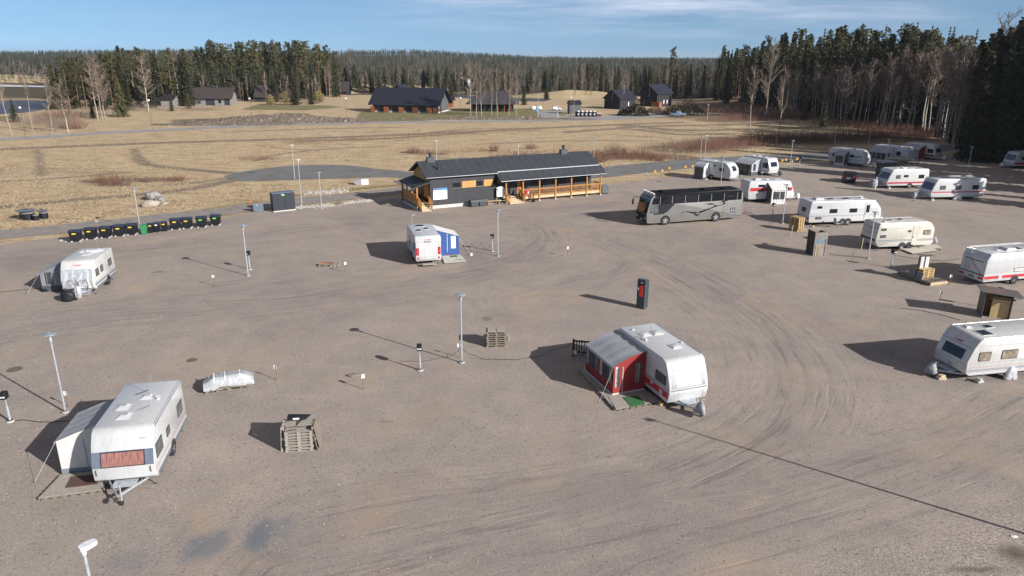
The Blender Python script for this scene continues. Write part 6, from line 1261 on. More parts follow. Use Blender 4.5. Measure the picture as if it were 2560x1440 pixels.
for k in range(4): b_.box(10.83, -.15 - k * .36, 0, 2.0, .37, .48 - k * .12, palewood)
b_.build('stairs', lo)
b_ = MB(); b_.box(12.55, -.88, 1.25 - .35, .42, .05, .62, mat('red_sign', (.62, .04, .06), .4)); b_.box(12.60, -.91, 1.0, .10, .02, .3, whitel); b_.build('fire_sign', lo)
for (a, c) in ((13.0, 13.9), (16.0, 17.0), (19.0, 20.0)):
    b_ = MB(); b_.box((a + c) / 2, .98, .6, c - a, .05, 2.05, darktrim); b_.build('door', lo)
for x in (12.2,): b_ = MB(); b_.box(x + .05, .985, .6, .5, .06, 2.1, lamwood); b_.build('door_frame', lo)
# left gable porch
b_ = MB(); roof_slab(b_, -1.75, .0, -.25, 2.78, -.25, 2.78, .1, feltm)
b_ = MB(); b_.add([(-1.85, -.28, 2.62), (-1.85, LYD + .1, 2.62), (0.0, LYD + .1, 3.12), (0.0, -.28, 3.12), (-1.85, -.28, 2.74), (-1.85, LYD + .1, 2.74), (0.0, LYD + .1, 3.24), (0.0, -.28, 3.24)], [(3, 2, 1, 0), (4, 5, 6, 7), (0, 1, 5, 4), (1, 2, 6, 5), (2, 3, 7, 6), (3, 0, 4, 7)], feltm); b_.build('porch_roof', lo, 0)
b_ = MB(); b_.tube((-1.88, -.3, 2.62), (-1.88, LYD + .1, 2.62), .05, .05, gutter, 6); b_.path([(-1.88, LYD, 2.6), (-1.6, LYD - .1, 2.35), (-1.6, LYD - .1, .1)], .045, darktrim, 6); b_.build('porch_gutter', lo)
for y in (.0, 1.85, 3.7, LYD - .1): b_ = MB(); b_.box(-1.5, y, .3, .15, .15, 2.42, lamwood); b_.build('post', lo)
b_ = MB(); b_.box(-.78, LYD / 2, .62, 1.5, LYD - .1, .12, palewood); b_.build('porch_deck', lo)
b_ = MB(); b_.box(-1.5, LYD / 2, .72, .05, LYD - .3, 1.0, ochre_v); b_.box(-1.5, LYD / 2, 1.72, .12, LYD - .2, .05, lamwood); b_.build('porch_railing', lo)
b_ = MB(); b_.box(-1.48, LYD / 2, .30, .06, LYD - .1, .34, darkply); b_.box(-1.48, LYD / 2, .0, .14, LYD, .30, plinth); b_.build('porch_base', lo)
b_ = MB(); b_.box(-.03, 2.4, .74, .05, 1.0, 2.05, darktrim); b_.box(-.06, 2.55, 1.7, .03, .3, .8, greyglass); b_.build('door', lo)
b_ = MB()
for k in range(4): b_.box(-.75, -.12 - k * .30, 0, 1.15, .31, .56 - k * .14, palewood)
b_.build('porch_stairs', lo)
railing(lo, (-1.4, -.05, 0), (-1.4, -1.25, 0), .62, .05, .9, nm='stair_railing', boards=True); railing(lo, (-.1, -.05, 0), (-.1, -1.25, 0), .62, .05, .9, nm='stair_railing', boards=True)
def lodge(x, y, z=0): c, s = math.cos(LA), math.sin(LA); return (-9.75 + c * x - s * y, 83.75 + s * x + c * y, z)
# things by the lodge
for k, (x, lab) in enumerate(((5.35, 'left dark grey grit bin against the lodge wall'), (6.45, 'right dark grey grit bin against the lodge wall'))):
    o = thing('grit_bin', lab, 'bin', lodge(x, -.75), LA, 'grit bins by the lodge wall'); b_ = MB(); gbm = mat('grit_bin_grey', (.045, .055, .068), .5); b_.ext(roundpoly([(-.45, .08, .02), (.45, .08, .02), (.52, .55, .05), (-.52, .55, .05)], 2), -.38, .38, gbm)
    for s in (-.35, 0, .35): b_.box(s, 0, 0, .12, .7, .1, gbm)
    b_.build('tub', o, bevel=.02); b_ = MB(); b_.ext([(-.42, .56), (.44, .56), (.40, .66), (.0, .82), (-.38, .84)], -.56, .56, gbm, plane='yz'); b_.build('lid', o, bevel=.02)
o = thing('bench', 'low wooden bench against the lodge wall', 'bench', lodge(8.0, -.55), LA); b_ = MB()
for s in (-.11, .11): b_.box(0, s, .42, 1.95, .17, .045, newwood)
b_.build('seat', o)
for s in (-.7, .7):
    b_ = MB(); b_.box(s, 0, 0.01, .09, .36, .41, lamwood); b_.build('leg', o)
o = thing('info_board', 'white notice board on dark posts beside the lodge stairs', 'notice board', lodge(9.0, -.35), LA); b_ = MB(); b_.box(0, -.06, .85, .95, .06, 1.15, whitel); b_.box(.05, -.095, 1.05, .6, .01, .75, lightgrey); b_.box(-.36, -.1, 1.62, .16, .015, .28, mat('sign_blue', (.05, .25, .6), .5)); b_.box(0, -.06, 2.0, .5, .1, .1, lightgrey); b_.build('panel', o)
for s in (-.35, .35): b_ = MB(); b_.box(s, 0, 0, .09, .09, 1.0, darktrim); b_.box(s, 0, 0, .25, .25, .12, concrete); b_.build('post', o)
o = thing('ash_bin', 'small black ash bin standing before the veranda steps', 'bin', lodge(13.1, -1.35), LA); b_ = MB(); b_.lathe([(.19, 0), (.21, .38), (.16, .40), (0, .4)], blackp, 12); b_.build('pot', o); b_ = MB(); b_.box(-.15, .2, .3, .14, .14, .75, lamwood); b_.box(.1, .22, .3, .1, .1, .7, darkwood); b_.build('post', o)
o = thing('ibc_tank', 'caged water tank at the right end of the veranda', 'tank', lodge(24.1, -.15), LA); b_ = MB(); b_.box(0, 0, .16, .95, .95, 1.0, greyglass); b_.box(0, 0, 0, 1.0, 1.0, .14, darktrim); b_.build('tank', o)
b_ = MB()
for k in range(6):
    for s in (-.5, .5): x = -.5 + k * .2; b_.tube((x, s, .14), (x, s, 1.2), .015, .015, galv, 4); b_.tube((s, x, .14), (s, x, 1.2), .015, .015, galv, 4)
for z in (.35, .65, .95, 1.2):
    for s in (-.5, .5): b_.tube((-.5, s, z), (.5, s, z), .015, .015, galv, 4); b_.tube((s, -.5, z), (s, .5, z), .015, .015, galv, 4)
b_.build('cage', o)

# ------------------------------------------------------------ houses
def house(name, label, p, rz, lx, ly, he, hr, wallm, roofm, wins=(), doors=(), ov=.6, cat='house', chim=None, walls_extra=None, gable=True, base=None):
    o = thing(name, label, cat, p, rz); b_ = MB(); b_.box(0, 0, -.6, lx, ly, he + .6, wallm)
    for s in (-1, 1): b_.add([(s * lx / 2, -ly / 2, he), (s * lx / 2, ly / 2, he), (s * lx / 2, 0, hr - .1)], [(0, 1, 2)], wallm)
    b_.build('wall', o, 0); b_ = MB(); k = (hr - he) / (ly / 2)
    for s in (-1, 1): roof_slab(b_, -lx / 2 - ov, lx / 2 + ov, s * (ly / 2 + ov), he - ov * k, 0, hr + (.004 if s > 0 else 0), .18, roofm)
    r_ = b_.build('roof', o, 0)
    for (f_, a, z, w, h, m) in wins:
        b_ = MB()
        if f_ in 'fb': y = (-1 if f_ == 'f' else 1) * (ly / 2 + .02); b_.box(a, y, z, w, .06, h, m)
        else: x = (-1 if f_ == 'l' else 1) * (lx / 2 + .02); b_.box(x, a, z, .06, w, h, m)
        b_.build('window' if m in (glass, greyglass, blueglass, whitel) else 'door', o)
    if chim: b_ = MB(); b_.box(chim[0], chim[1], hr - .6, chim[2], .8, 1.2 + chim[3], darktrim); b_.build('chimney', r_)
    if base: b_ = MB(); b_.box(0, 0, -.5, lx + .1, ly + .1, base + .5, plinth); b_.build('plinth', o)
    return o
brownroof = wave_mat('brown_roof', (.060, .048, .048), (.045, .036, .036), .5, 'X'); navyroof = wave_mat('navy_roof', (.020, .024, .040), (.014, .016, .026), .5, 'X'); darkclad = mat('black_cladding', (.016, .017, .020), .75, var=.2, scale=2, stretch=(8, 8, 1)); greyclad = mat('grey_cladding', (.10, .105, .115), .75, var=.15, scale=2, stretch=(8, 8, 1)); palewall = mat('pale_block_wall', (.21, .21, .20), .85, var=.25, scale=1.2, detail=6); rust = mat('rust_red_boards', (.27, .085, .04), .7, var=.15, scale=3, stretch=(8, 8, 1))
p = att(541, 262); house('brown_roofed_house', 'grey-walled house with a wide brown roof, left of the round willows', p, R(5), 12.5, 8, 3.0, 5.9, palewall, brownroof, wins=[('f', -.8, 0.1, 3.0, 2.2, darktrim), ('f', 5.0, .1, 1.8, 2.2, darktrim), ('f', -4.6, .7, 1.0, .9, darktrim), ('f', 2.5, .8, .9, 1.2, glass)], ov=.9, chim=(.0, 0, 1.7, .2), cat='house')
p = att(692, 253); house('brown_roofed_house', 'low brown-roofed house half hidden behind round willows', p, R(6), 13.5, 8, 2.4, 5.8, darkclad, brownroof, wins=[('f', -4, .3, 1.5, 1.8, darktrim), ('f', 0, .6, 2.2, 1.2, glass)], ov=.9)
p = att(761, 243); house('brown_roofed_house', 'brown-roofed white-fronted house deeper in the left wood', p, R(8), 5.5, 7, 4.2, 8.2, palewall, brownroof, wins=[('f', 0, 1.2, 1.2, 1.2, glass)], ov=.7, chim=(-1.2, 0, 1.0, .2))
p = att(857, 236); house('brown_roofed_cottage', 'small brown-roofed cottage at the right end of the left wood', p, R(-4), 7, 8, 2.4, 6.6, darkclad, brownroof, ov=.8)
p = att(398, 266); house('low_grey_house', 'low grey house under the pines behind the fan-shaped birch', p, R(5), 12, 7, 2.6, 3.9, palewall, darkclad, wins=[('f', 1, .4, 2.0, 1.5, glass)], ov=.6)
# long black row house
p0, p1 = at(930, 280), at(1096, 283); row = house('row_house', 'long black row house with navy roof and rust-red partitions', ((p0.x + p1.x) / 2 + 1.3, (p0.y + p1.y) / 2 + 5.6, 0), R(-12), 21.5, 11.5, 3.1, 7.2, greyclad, navyroof, wins=[('f', -8, .3, 1.6, 2.0, glass), ('f', -3.4, .3, 1.6, 2.0, glass), ('f', 1.2, .3, 1.6, 2.0, glass), ('f', 5.8, .3, 1.6, 2.0, glass), ('r', -3.9, 1.0, .9, 1.7, glass), ('r', -.7, 4.1, .55, 1.4, glass), ('r', 1.1, 4.1, .5, 1.2, glass), ('r', -4.3, 1.2, .5, 1.4, whitel)], ov=1.2, base=.35)
for k, x in enumerate((-10.4, -5.9, -.9, 3.7, 8.4, 10.4)):
    b_ = MB(); b_.box(x, -6.9, 0, 1.6 if k else 1.3, .12, 1.75, rust); b_.box(x - .7, -6.2, 0, .12, 1.4, 1.75, rust); b_.build('partition', row)
house('shed_lean_to', 'low dark porch roof at the right end of the black row house', (at(1122, 268).x, at(1122, 268).y + 2, 0), R(-2.5), 2.6, 6, 2.2, 3.4, rust, navyroof, ov=.5, cat='shed')
house('dark_roofed_house', 'dark gabled roof rising behind the black row house', att(1005, 245), R(60), 6, 8, 3.4, 6.4, darkclad, navyroof, ov=.6)
# dark cottage with hipped roof
p = att(1232, 276); o = thing('dark_cottage', 'wide dark hip-roofed cottage behind the row of seven birches', 'house', p, R(-2)); b_ = MB(); b_.box(0, 0, -.5, 13.5, 9, 3.2, darkclad); b_.build('wall', o, 0)
b_ = MB(); hx, hy = 8.6, 6.2; b_.add([(-hx, -hy, 2.3), (hx, -hy, 2.3), (hx, hy, 2.3), (-hx, hy, 2.3), (-4.4, 0, 6.2), (4.0, 0, 6.2)], [(0, 1, 5, 4), (1, 2, 5), (2, 3, 4, 5), (3, 0, 4)], mat('charred_roof', (.045, .043, .048), .85, var=.5, scale=.8, detail=7, bump=.5, bscale=3)); b_.build('roof', o, 0)
for k in range(7): b_ = MB(); b_.box(-6.4 + k * 2.1, -5.6, 0, .25, .25, 2.4, rust if k > 3 else darkwood); b_.build('post', o)
# two black cottages on the right
for (bx, by, lx, ly, he, hr, lab, fx, nz) in ((1553, 273, 8.2, 7.0, 3.6, 6.2, 'nearer black cottage with navy roof and a small white garden box', 0, 0), (1644, 266, 8.6, 7.6, 4.6, 7.4, 'farther and taller black cottage with rust-brown fence', 1, .8)):
    p = att(bx, by); p.y += 4; o = house('black_cottage', lab, p, R(42), lx, ly, he, hr, darkclad, navyroof, wins=[('l', .2, 3.0, .6, .7, greyglass), ('l', 1.8, .5, .6, 1.7, greyglass), ('f', -.3, .9, .45, 1.3, whitel), ('f', 1.6, .9, .4, 1.3, whitel)] if fx else [('l', .2, 2.6, .6, .7, greyglass), ('f', .4, 1.0, .4, 1.3, whitel)], ov=.5)
    b_ = MB(); b_.box(-lx / 2 - .7, -.3, 2.3, 1.4, 3.2, .12, navyroof); b_.build('canopy', o); b_ = MB(); b_.tube((-lx / 2 - .2, -.3, 3.5), (-lx / 2 - .2, -.3, hr + 1.6), .05, .03, alloy, 5); b_.build('antenna', o)
    if fx: b_ = MB(); b_.box(-lx / 2 - .6, -ly / 2 + .3, 0, .1, 3.6, 1.7, rust); b_.box(-lx / 2 + .6, -ly / 2 - 1.0, 0, 2.0, .1, 1.7, rust); b_.build('fence_screen', o)
b_ = MB(); b_.box(0, 0, 0, 1.9, 1.2, 1.0, lightgrey); b_.box(.5, 0, 1.0, .9, 1.1, .15, whitel); o = b_.build('garden_box'); q = att(1538, 271); o.location = q; tag(o, 'pale box on the lawn before the nearer black cottage', 'box')
house('forest_house', 'small pale-gabled house among the trees of the right wood', att(1912, 252), R(20), 8, 6.5, 3.0, 6.0, palewall, brownroof, wins=[('f', -1, .8, 1.6, 1.2, whitel)], ov=.7)
house('white_gabled_cottage', 'little white-gabled cottage far across the river', att(1160, 226), R(75), 9, 9, 3.2, 7.5, greyclad, mat('white_verge', (.6, .6, .62), .6), ov=.8)
for k, (bx, by) in enumerate(((46, 203), (65, 202), (98, 201), (24, 204))): house('far_house', ('low reddish house', 'second reddish house with white trim', 'grey-roofed house', 'pale house at the photo edge')[k] + ' on the far side of the lake at left', att(bx, by), R(10 * k), 10, 7, 2.6, 4.6, (rust, rust, palewall, palewall)[k], (palewall, brownroof, lightgrey, palewall)[k], ov=.6)
o = house('wooden_shed', 'grey shed behind the far row of bins', att(1435, 284), R(8), 3.6, 3.0, 3.0, 3.9, greyclad, navyroof, ov=.2, cat='shed')
# ------------------------------------------------------------ lamps, pedestals, stakes
random.seed(21)
lamp = thing('path_lamp', 'x', 'lamp'); LH = 4.28
b_ = MB(); b_.tube((0, 0, .08), (0, 0, LH - .40), .052, .040, galv, 10); b_.build('pole', lamp)
b_ = MB(); b_.lathe([(.17, 0), (.17, .09), (.0, .09)], concrete, 14); b_.lathe([(.10, .09), (.10, .12), (0, .12)], darktrim, 12); b_.build('base', lamp)
b_ = MB(); b_.lathe([(.075, LH - .42), (.085, LH - .38), (.085, LH - .31), (.06, LH - .30)], galv, 12); b_.lathe([(.055, LH - .31), (.06, LH - .12), (.075, LH - .05)], lightgrey, 12); b_.lathe([(.10, LH - .14), (.10, LH - .11), (0, LH - .10)], steel_dark, 12)
for k in range(3): a = 2.1 * k; b_.tube((.09 * math.cos(a), .09 * math.sin(a), LH - .32), (.09 * math.cos(a), .09 * math.sin(a), LH - .02), .008, .008, steel_dark, 4)
b_.build('lamp_head', lamp); b_ = MB(); b_.lathe([(.0, LH + .035), (.10, LH + .035), (.31, LH - .015), (.315, LH - .035), (.29, LH - .03), (0, LH - .01)], mat('lamp_disc', (.34, .40, .47), .35, metal=.3, var=.1), 24); b_.lathe([(.03, LH + .03), (.03, LH + .06), (0, LH + .065)], galv, 8); b_.build('shade', lamp)
LAMPS = [((164, 1031), 'disc-topped lamp behind the awning of the nearest large caravan'), ((350.5, 573), 'disc-topped lamp standing among the row of waste bins'), ((620.5, 690), 'disc-topped lamp between the silver-sheet caravan and the middle caravan'), ((1154.6, 907), 'disc-topped lamp nearest the picture centre, left of the tied pallet stack'), ((1244.8, 640.5), 'disc-topped lamp right of the caravan with the blue awning'), ((803.9, 521), 'disc-topped lamp on the stony verge left of the lodge'), ((2169.8, 647), 'disc-topped lamp in front of the beige twin-axle caravan'), ((1974.5, 417), 'disc-topped lamp right of the far pair of caravans'), ((1956, 559.5), 'disc-topped lamp in front of the pale porch tent'), ((2417, 437), 'disc-topped lamp in the shade behind the longest crimson-striped caravan'), ((2213, 413), 'disc-topped lamp beside the planter in the far right row'), ((2168, 378), 'disc-topped lamp behind the shaded far right row'), ((1750, 403), 'short disc-topped lamp behind the far round-nosed caravan'), ((1801, 470), 'disc-topped lamp partly hidden behind the coach'), ((1484, 407), 'disc-topped lamp behind the right end of the lodge roof')]
for i, ((x, y), lab) in enumerate(LAMPS):
    p = at(x, y)
    if i == 0: lamp.location = p; lamp['label'] = lab; lamp['group'] = 'disc-topped lamps on the lot'
    else: dup(lamp, p, rr(0, 1), lab, 'disc-topped lamps on the lot')
o = thing('path_lamp', 'disc-topped lamp standing outside the right edge whose long shadow crosses the lot', 'lamp')
bpy.data.objects.remove(o)
tallp = None
def road_lamp(label, p, h, kind, rz=0, m=galv, grp=None):
    o = thing('street_lamp', label, 'street lamp', p, rz, grp); b_ = MB(); b_.tube((0, 0, 0), (0, 0, h), .06 if h < 7 else .08, .035, m, 8); b_.build('pole', o)
    b_ = MB()
    if kind == 'led': b_.ext(roundpoly([(-.09, -.09, .05), (.05, -.13, .07), (.30, -.09, .08), (.30, .09, .08), (.05, .13, .07), (-.09, .09, .05)], 4), h - .02, h + .08, mat('lamp_head_white', (.72, .75, .80), .35), plane='xy'); b_.tube((0, 0, h - .16), (0, 0, h), .05, .06, whitel, 8)
    elif kind == 'globe': b_.lathe([(.03, h - .05), (.22, h + .05), (.27, h + .22), (.2, h + .40), (0, h + .46)], whitel, 12)
    else: b_.lathe([(.06, h - .2), (.09, h - .05), (.3, h), (.3, h + .03), (0, h + .08)], whitel, 12)
    b_.build('lamp_head', o, bevel=.015 if kind == 'led' else 0); return o
# near lamp whose head shows at the bottom left
pt = None
def under(px, py, h):
    d = ray(px, py); t = (h - CAMH) / d.z; return (d.x * t, d.y * t, 0)
q = under(208, 1372, 6.6); road_lamp('tall lamp with white paddle-shaped head rising into the photo at the bottom left', q, 6.6, 'led', R(55))
e = ray(1630, 1050); sh = at(1630, 1050); hL = 8.2; Ls = hL / math.tan(SUN_EL); road_lamp('tall lamp beyond the right edge that throws the long thin shadow', (sh.x + SUN_AZ[0] * Ls, sh.y + SUN_AZ[1] * Ls, 0), hL, 'led', R(190))
for (bx, by, ty, lab) in [(755, 518, 400, 'tall thin lamp beside the large black cabinet'), (737, 448, 364, 'thin lamp on the edge of the asphalt turning area'), (1092, 402, 352, 'thin lamp in the field behind the lodge roof'), (1296, 393, 364, 'short thin lamp behind the middle of the lodge roof'), (1761, 402, 340, 'tall road lamp behind the far round-nosed caravan'), (2084, 374, 318, 'tall road lamp behind the shaded far right row')]:
    p = at(bx, by); road_lamp(lab, p, top_h(p, ty), 'small', 0)
for k, (bx, by, ty) in enumerate([(64, 342, 272), (382, 325, 253), (630, 308, 249), (868, 307, 249), (1152, 295, 247), (1426, 296, 247)]):
    p = att(bx, by); road_lamp(('leftmost', 'second', 'third', 'fourth', 'fifth', 'rightmost')[k] + ' of the white-globe lamps along the light road', p, top_h(p, ty), 'globe', 0, mat('rusty_pole', (.12, .08, .06), .7), 'globe lamps along the light road')
ped = thing('power_post', 'x', 'power post'); b_ = MB(); b_.lathe([(.20, 0), (.17, .08), (0, .08)], concrete, 12); b_.lathe([(.13, .08), (.13, .11), (0, .11)], darktrim, 12); b_.build('base', ped)
b_ = MB(); b_.tube((0, 0, .1), (0, 0, .85), .062, .055, galv, 10); b_.tube((0, 0, .85), (0, 0, 1.30), .032, .032, galv, 8); b_.build('post', ped)
b_ = MB(); b_.box(0, -.03, 1.27, .28, .36, .36, blackp); bx_ = b_.build('socket_box', ped, bevel=.035); b_ = MB(); b_.box(-.065, -.222, 1.38, .10, .012, .07, whitel); b_.box(.065, -.222, 1.38, .10, .012, .07, whitel); b_.build('label_plate', bx_)
PEDS = [((26, 1054), .15, 'black-headed power post at the left edge by the lamp'), ((625, 674), -.4, 'black-headed power post right beside the lamp left of the middle'), ((1050.5, 926), .1, 'black-headed power post left of the lamp nearest the picture centre'), ((1231, 628.5), -.3, 'black-headed power post with dangling cable near the blue awning'), ((2227, 669), .3, 'black-headed power post in front of the beige twin-axle caravan'), ((1930.5, 543), .2, 'black-headed power post before the pale porch tent'), ((2489, 772), .5, 'black-headed power post behind the plywood shelter'), ((1998, 415.5), 1.2, 'black-headed power post by the road beyond the far pair of caravans')]
for i, ((x, y), rz, lab) in enumerate(PEDS):
    p = at(x, y)
    if i == 0: ped.location = p; ped.rotation_euler = (0, 0, rz); ped['label'] = lab; ped['group'] = 'power posts on the pitches'
    else: dup(ped, p, rz, lab, 'power posts on the pitches')
stk = thing('pitch_marker', 'x', 'marker post'); b_ = MB(); b_.tube((0, 0, 0), (.03, 0, .90), .022, .022, stake, 6); b_.build('stake', stk)
b_ = MB(); b_.box(-.045, -.02, .68, .09, .012, .24, whitel, rotz(.45)); b_.box(.075, .0, .68, .10, .012, .24, whitel, rotz(-.35)); b_.build('number_plate', stk)
STK = [(536, 715, 'pitch marker left of the flat pallets with red planks'), (864, 681, 'pitch marker right of the flat pallets with red planks'), (1148, 894, 'pitch marker right beside the lamp nearest the picture centre'), (171, 1018, 'pitch marker behind the lamp by the nearest awning'), (692, 950, 'pitch marker right of the pallets wrapped in foil'), (908, 974, 'pitch marker with small bluish disc in the open gravel left of centre'), (1178.6, 658, 'pitch marker before the deck of the blue awning'), (1418, 641, 'pitch marker alone in the middle of the open lot'), (1435, 912, 'pitch marker in the shadow left of the red awning'), (2348, 756, 'pitch marker on the gravel below the platform of pallets'), (2372, 714, 'leaning pitch marker at the corner of the pallet platform'), (1979, 416, 'pitch marker by the lamp right of the far pair of caravans'), (1617, 447, 'small white-topped marker on the verge left of the far caravans')]
for i, (x, y, lab) in enumerate(STK):
    p = at(x, y)
    if i == 0: stk.location = p; stk['label'] = lab; stk['group'] = 'pitch markers'
    else: dup(stk, p, rr(-.6, .6), lab, 'pitch markers')
for (x, y, h, lab) in [(2127.5, 660, 1.2, 'thin brown stake left of the lamp before the beige caravan'), (2153, 624, 1.1, 'pale stick leaning by the rear corner of the beige caravan'), (1978, 589, 1.1, 'pale wooden stick in front of the new pallet stack'), (1860, 540, 1.0, 'brown stick right of the coach tail')]:
    b_ = MB(); b_.box(0, 0, 0, .05, .03, h, stake if 'brown' in lab else palewood); o = b_.build('stake'); o.location = at(x, y); o.rotation_euler = (0, R(3), 0); tag(o, lab, 'stake')
for k, (x, y, lab) in enumerate([(1637, 442, 'first'), (1655, 440, 'second'), (1673, 433, 'third'), (1731, 428, 'fourth'), (1713, 430, 'fifth'), (1954.5, 413, 'sixth'), (1963.5, 411, 'seventh'), (1991.5, 409, 'eighth')]):
    o = thing('marker_post', f'{lab} from the left of the orange-yellow marker boards along the asphalt road', 'marker post', at(x, y), 0, 'orange-yellow marker boards along the asphalt road'); b_ = MB(); b_.tube((0, 0, 0), (0, 0, .9), .025, .025, darkwood, 5); b_.build('post', o); b_ = MB(); b_.box(0, -.03, .62, .32, .03, .34, mat('orange_board', (.75, .38, .04), .6)); b_.build('board', o)

# ------------------------------------------------------------ bins
def big_bin(label, x, y, rz, lab_m):
    o = thing('waste_container', label, 'waste container', at(x, y), rz, 'large four-wheeled waste containers'); b_ = MB(); b_.add([(-.42, -.36, .18), (.42, -.36, .18), (.42, .34, .18), (-.42, .34, .18), (-.51, -.44, 1.04), (.51, -.44, 1.04), (.51, .40, 1.04), (-.51, .40, 1.04)], [(3, 2, 1, 0), (4, 5, 6, 7), (0, 1, 5, 4), (1, 2, 6, 5), (2, 3, 7, 6), (3, 0, 4, 7)], blackp); b_.box(0, -.46, .95, 1.08, .06, .07, blackp)
    b_.build('tub', o, bevel=.03); b_ = MB(); b_.ext(roundpoly([(-.48, 1.03, .02), (.46, 1.03, .02), (.44, 1.16, .08), (-.30, 1.20, .10)], 3), -.53, .53, mat('bin_lid', (.025, .035, .055), .35), plane='yz'); b_.build('lid', o, bevel=.02)
    for sx in (-.36, .36):
        for sy in (-.30, .28): b_ = MB(); b_.lathe([(.03, -.03), (.085, -.03), (.085, .03), (.03, .03)], lightgrey, 10, (sx, sy, .09), 'Y'); b_.box(sx, sy, .12, .06, .09, .08, alloy); b_.build('wheel', o)
    b_ = MB(); b_.box(-.05, -.435, .80, .34, .02, .12, lab_m); b_.build('label', o); return o
names = ['leftmost', 'second from left', 'third from left', 'fourth from left', 'fifth from left']
BB = [(192.5, 604, yellowl), (230, 598, yellowl), (267, 594.5, yellowl), (301, 590.5, yellowl), (332, 587, yellowl), (441, 573.5, yellowl), (470, 571, yellowl), (506, 568, greenl), (541, 563.5, greenl)]
bl = ['leftmost large black waste container with a yellow label', 'second large black waste container from the left end of the row', 'third large black waste container from the left end of the row', 'fourth large black waste container from the left end of the row', 'large black waste container directly left of the green bin', 'large black waste container with yellow label just right of the three small bins', 'last large black waste container with yellow label, before the two green-labelled ones', 'left one of the two large black waste containers with green labels', 'rightmost large black waste container with a green label']
for (x, y, lm), lab in zip(BB, bl): big_bin(lab, x, y, R(13) + rr(-.06, .06), lm)
def small_bin(label, x, y, m, lm, rz):
    o = thing('wheelie_bin', label, 'wheelie bin', at(x, y), rz, 'small two-wheeled bins'); b_ = MB(); b_.add([(-.20, -.22, .05), (.20, -.22, .05), (.20, .2, .05), (-.20, .2, .05), (-.27, -.32, .92), (.27, -.32, .92), (.27, .28, .92), (-.27, .28, .92)], [(3, 2, 1, 0), (4, 5, 6, 7), (0, 1, 5, 4), (1, 2, 6, 5), (2, 3, 7, 6), (3, 0, 4, 7)], m); b_.build('tub', o, bevel=.02)
    b_ = MB(); b_.ext([(-.35, .93), (.36, .93), (.34, 1.0), (-.25, 1.03)], -.29, .29, mat('bin_lid', (.025, .035, .055), .35) if m is blackp else mat('green_lid', (.03, .20, .12), .4), plane='yz'); b_.build('lid', o, bevel=.015)
    for s in (-.22, .22): b_ = MB(); b_.lathe([(.02, -.03), (.1, -.03), (.1, .03), (.02, .03)], rubber, 10, (s, .22, .1), 'Y'); b_.build('wheel', o)
    if lm: b_ = MB(); b_.add([(-.13, -.308, .72), (.13, -.308, .72), (.13, -.318, .84), (-.13, -.318, .84)], [(0, 1, 2, 3)], lm); b_.build('label', o)
small_bin('green wheelie bin in the middle of the waste row', 361.5, 585.5, greenp, None, R(12)); small_bin('small black wheelie bin with yellow label right of the green bin', 379, 582, blackp, yellowl, R(12)); small_bin('small black wheelie bin with white label', 394, 580, blackp, whitel, R(12)); small_bin('small black wheelie bin with yellow label left of the large container', 412.5, 578, blackp, yellowl, R(12))
for k in range(5): p = att(1445 + k * 10, 291.5); o = thing('deep_waste_bin', ('leftmost', 'second', 'middle', 'fourth', 'rightmost')[k] + ' of the five far black waste bins with white tops', 'waste bin', p, 0, 'far black waste bins by the parking area'); b_ = MB(); b_.lathe([(.85, 0), (.85, 1.3), (.8, 1.4), (0, 1.45)], blackp, 14); b_.build('drum', o); b_ = MB(); b_.lathe([(.45, 1.42), (.4, 1.7), (0, 1.8)], mat('bin_top_grey', (.6, .6, .62), .5), 12); b_.box(0, -.86, .5, .3, .04, .5, whitel); b_.build('lid', o)
for k in range(3): p = att(1491 + k * 5, 291.5); o = thing('wheelie_bin', ('left', 'middle', 'right')[k] + ' of three tiny brown bins beside the far black waste bins', 'wheelie bin', p, 0, 'tiny brown bins by the parking area'); b_ = MB(); b_.box(0, 0, 0, .55, .6, .9, mat('brown_bin', (.14, .06, .04), .6)); b_.build('tub', o); b_ = MB(); b_.box(0, 0, .9, .58, .66, .15, whitel); b_.build('lid', o)
# cabinets
a, c = at(684, 531), at(740, 525); v_ = (c - a); LC = v_.length; rzc = math.atan2(v_.y, v_.x); o = thing('cabinet', 'large black cabinet with a small coloured sticker at its top edge', 'cabinet', ((a.x + c.x) / 2 - math.sin(rzc) * .55, (a.y + c.y) / 2 + math.cos(rzc) * .55, 0), rzc)
b_ = MB(); b_.box(0, 0, 0, LC, 1.15, .13, plinth); b_.build('plinth', o); b_ = MB(); b_.box(0, 0, .13, LC - .05, 1.1, 2.0, mat('cabinet_black', (.018, .024, .034), .5, var=.1)); b_.build('housing', o, bevel=.015); b_ = MB(); b_.box(.15, -.56, .18, .03, .02, 1.9, blackp); b_.build('door_gap', o); b_ = MB(); b_.box(0, 0, 2.13, LC + .02, 1.18, .06, bluegrey); b_.build('lid', o)
b_ = MB(); b_.box(-.12, -.565, 1.92, .30, .02, .12, mat('sticker_blue', (.25, .45, .8), .5)); b_.box(-.02, -.575, 1.80, .26, .015, .13, greenl); b_.build('sticker', o)
a, c = at(634, 531), at(655, 528.5); o = thing('utility_box', 'small blue-grey utility box left of the large black cabinet', 'utility box', ((a.x + c.x) / 2, (a.y + c.y) / 2 + .3, 0), R(12)); b_ = MB(); b_.box(0, 0, 0, 1.08, .55, .86, mat('utility_grey', (.14, .18, .23), .5)); b_.build('housing', o, bevel=.02); b_ = MB(); b_.box(-.1, -.285, .76, .18, .02, .05, whitel); b_.build('plate', o); b_ = MB(); b_.box(0, 0, .86, 1.12, .6, .03, greypaint); b_.build('lid', o)
o = MB(); o.box(0, 0, 0, .10, .05, 1.5, mat('orange_stake', (.55, .16, .07), .7)); o = o.build('stake'); o.location = at(629.5, 527); tag(o, 'orange wooden stake beside the small utility box', 'stake')

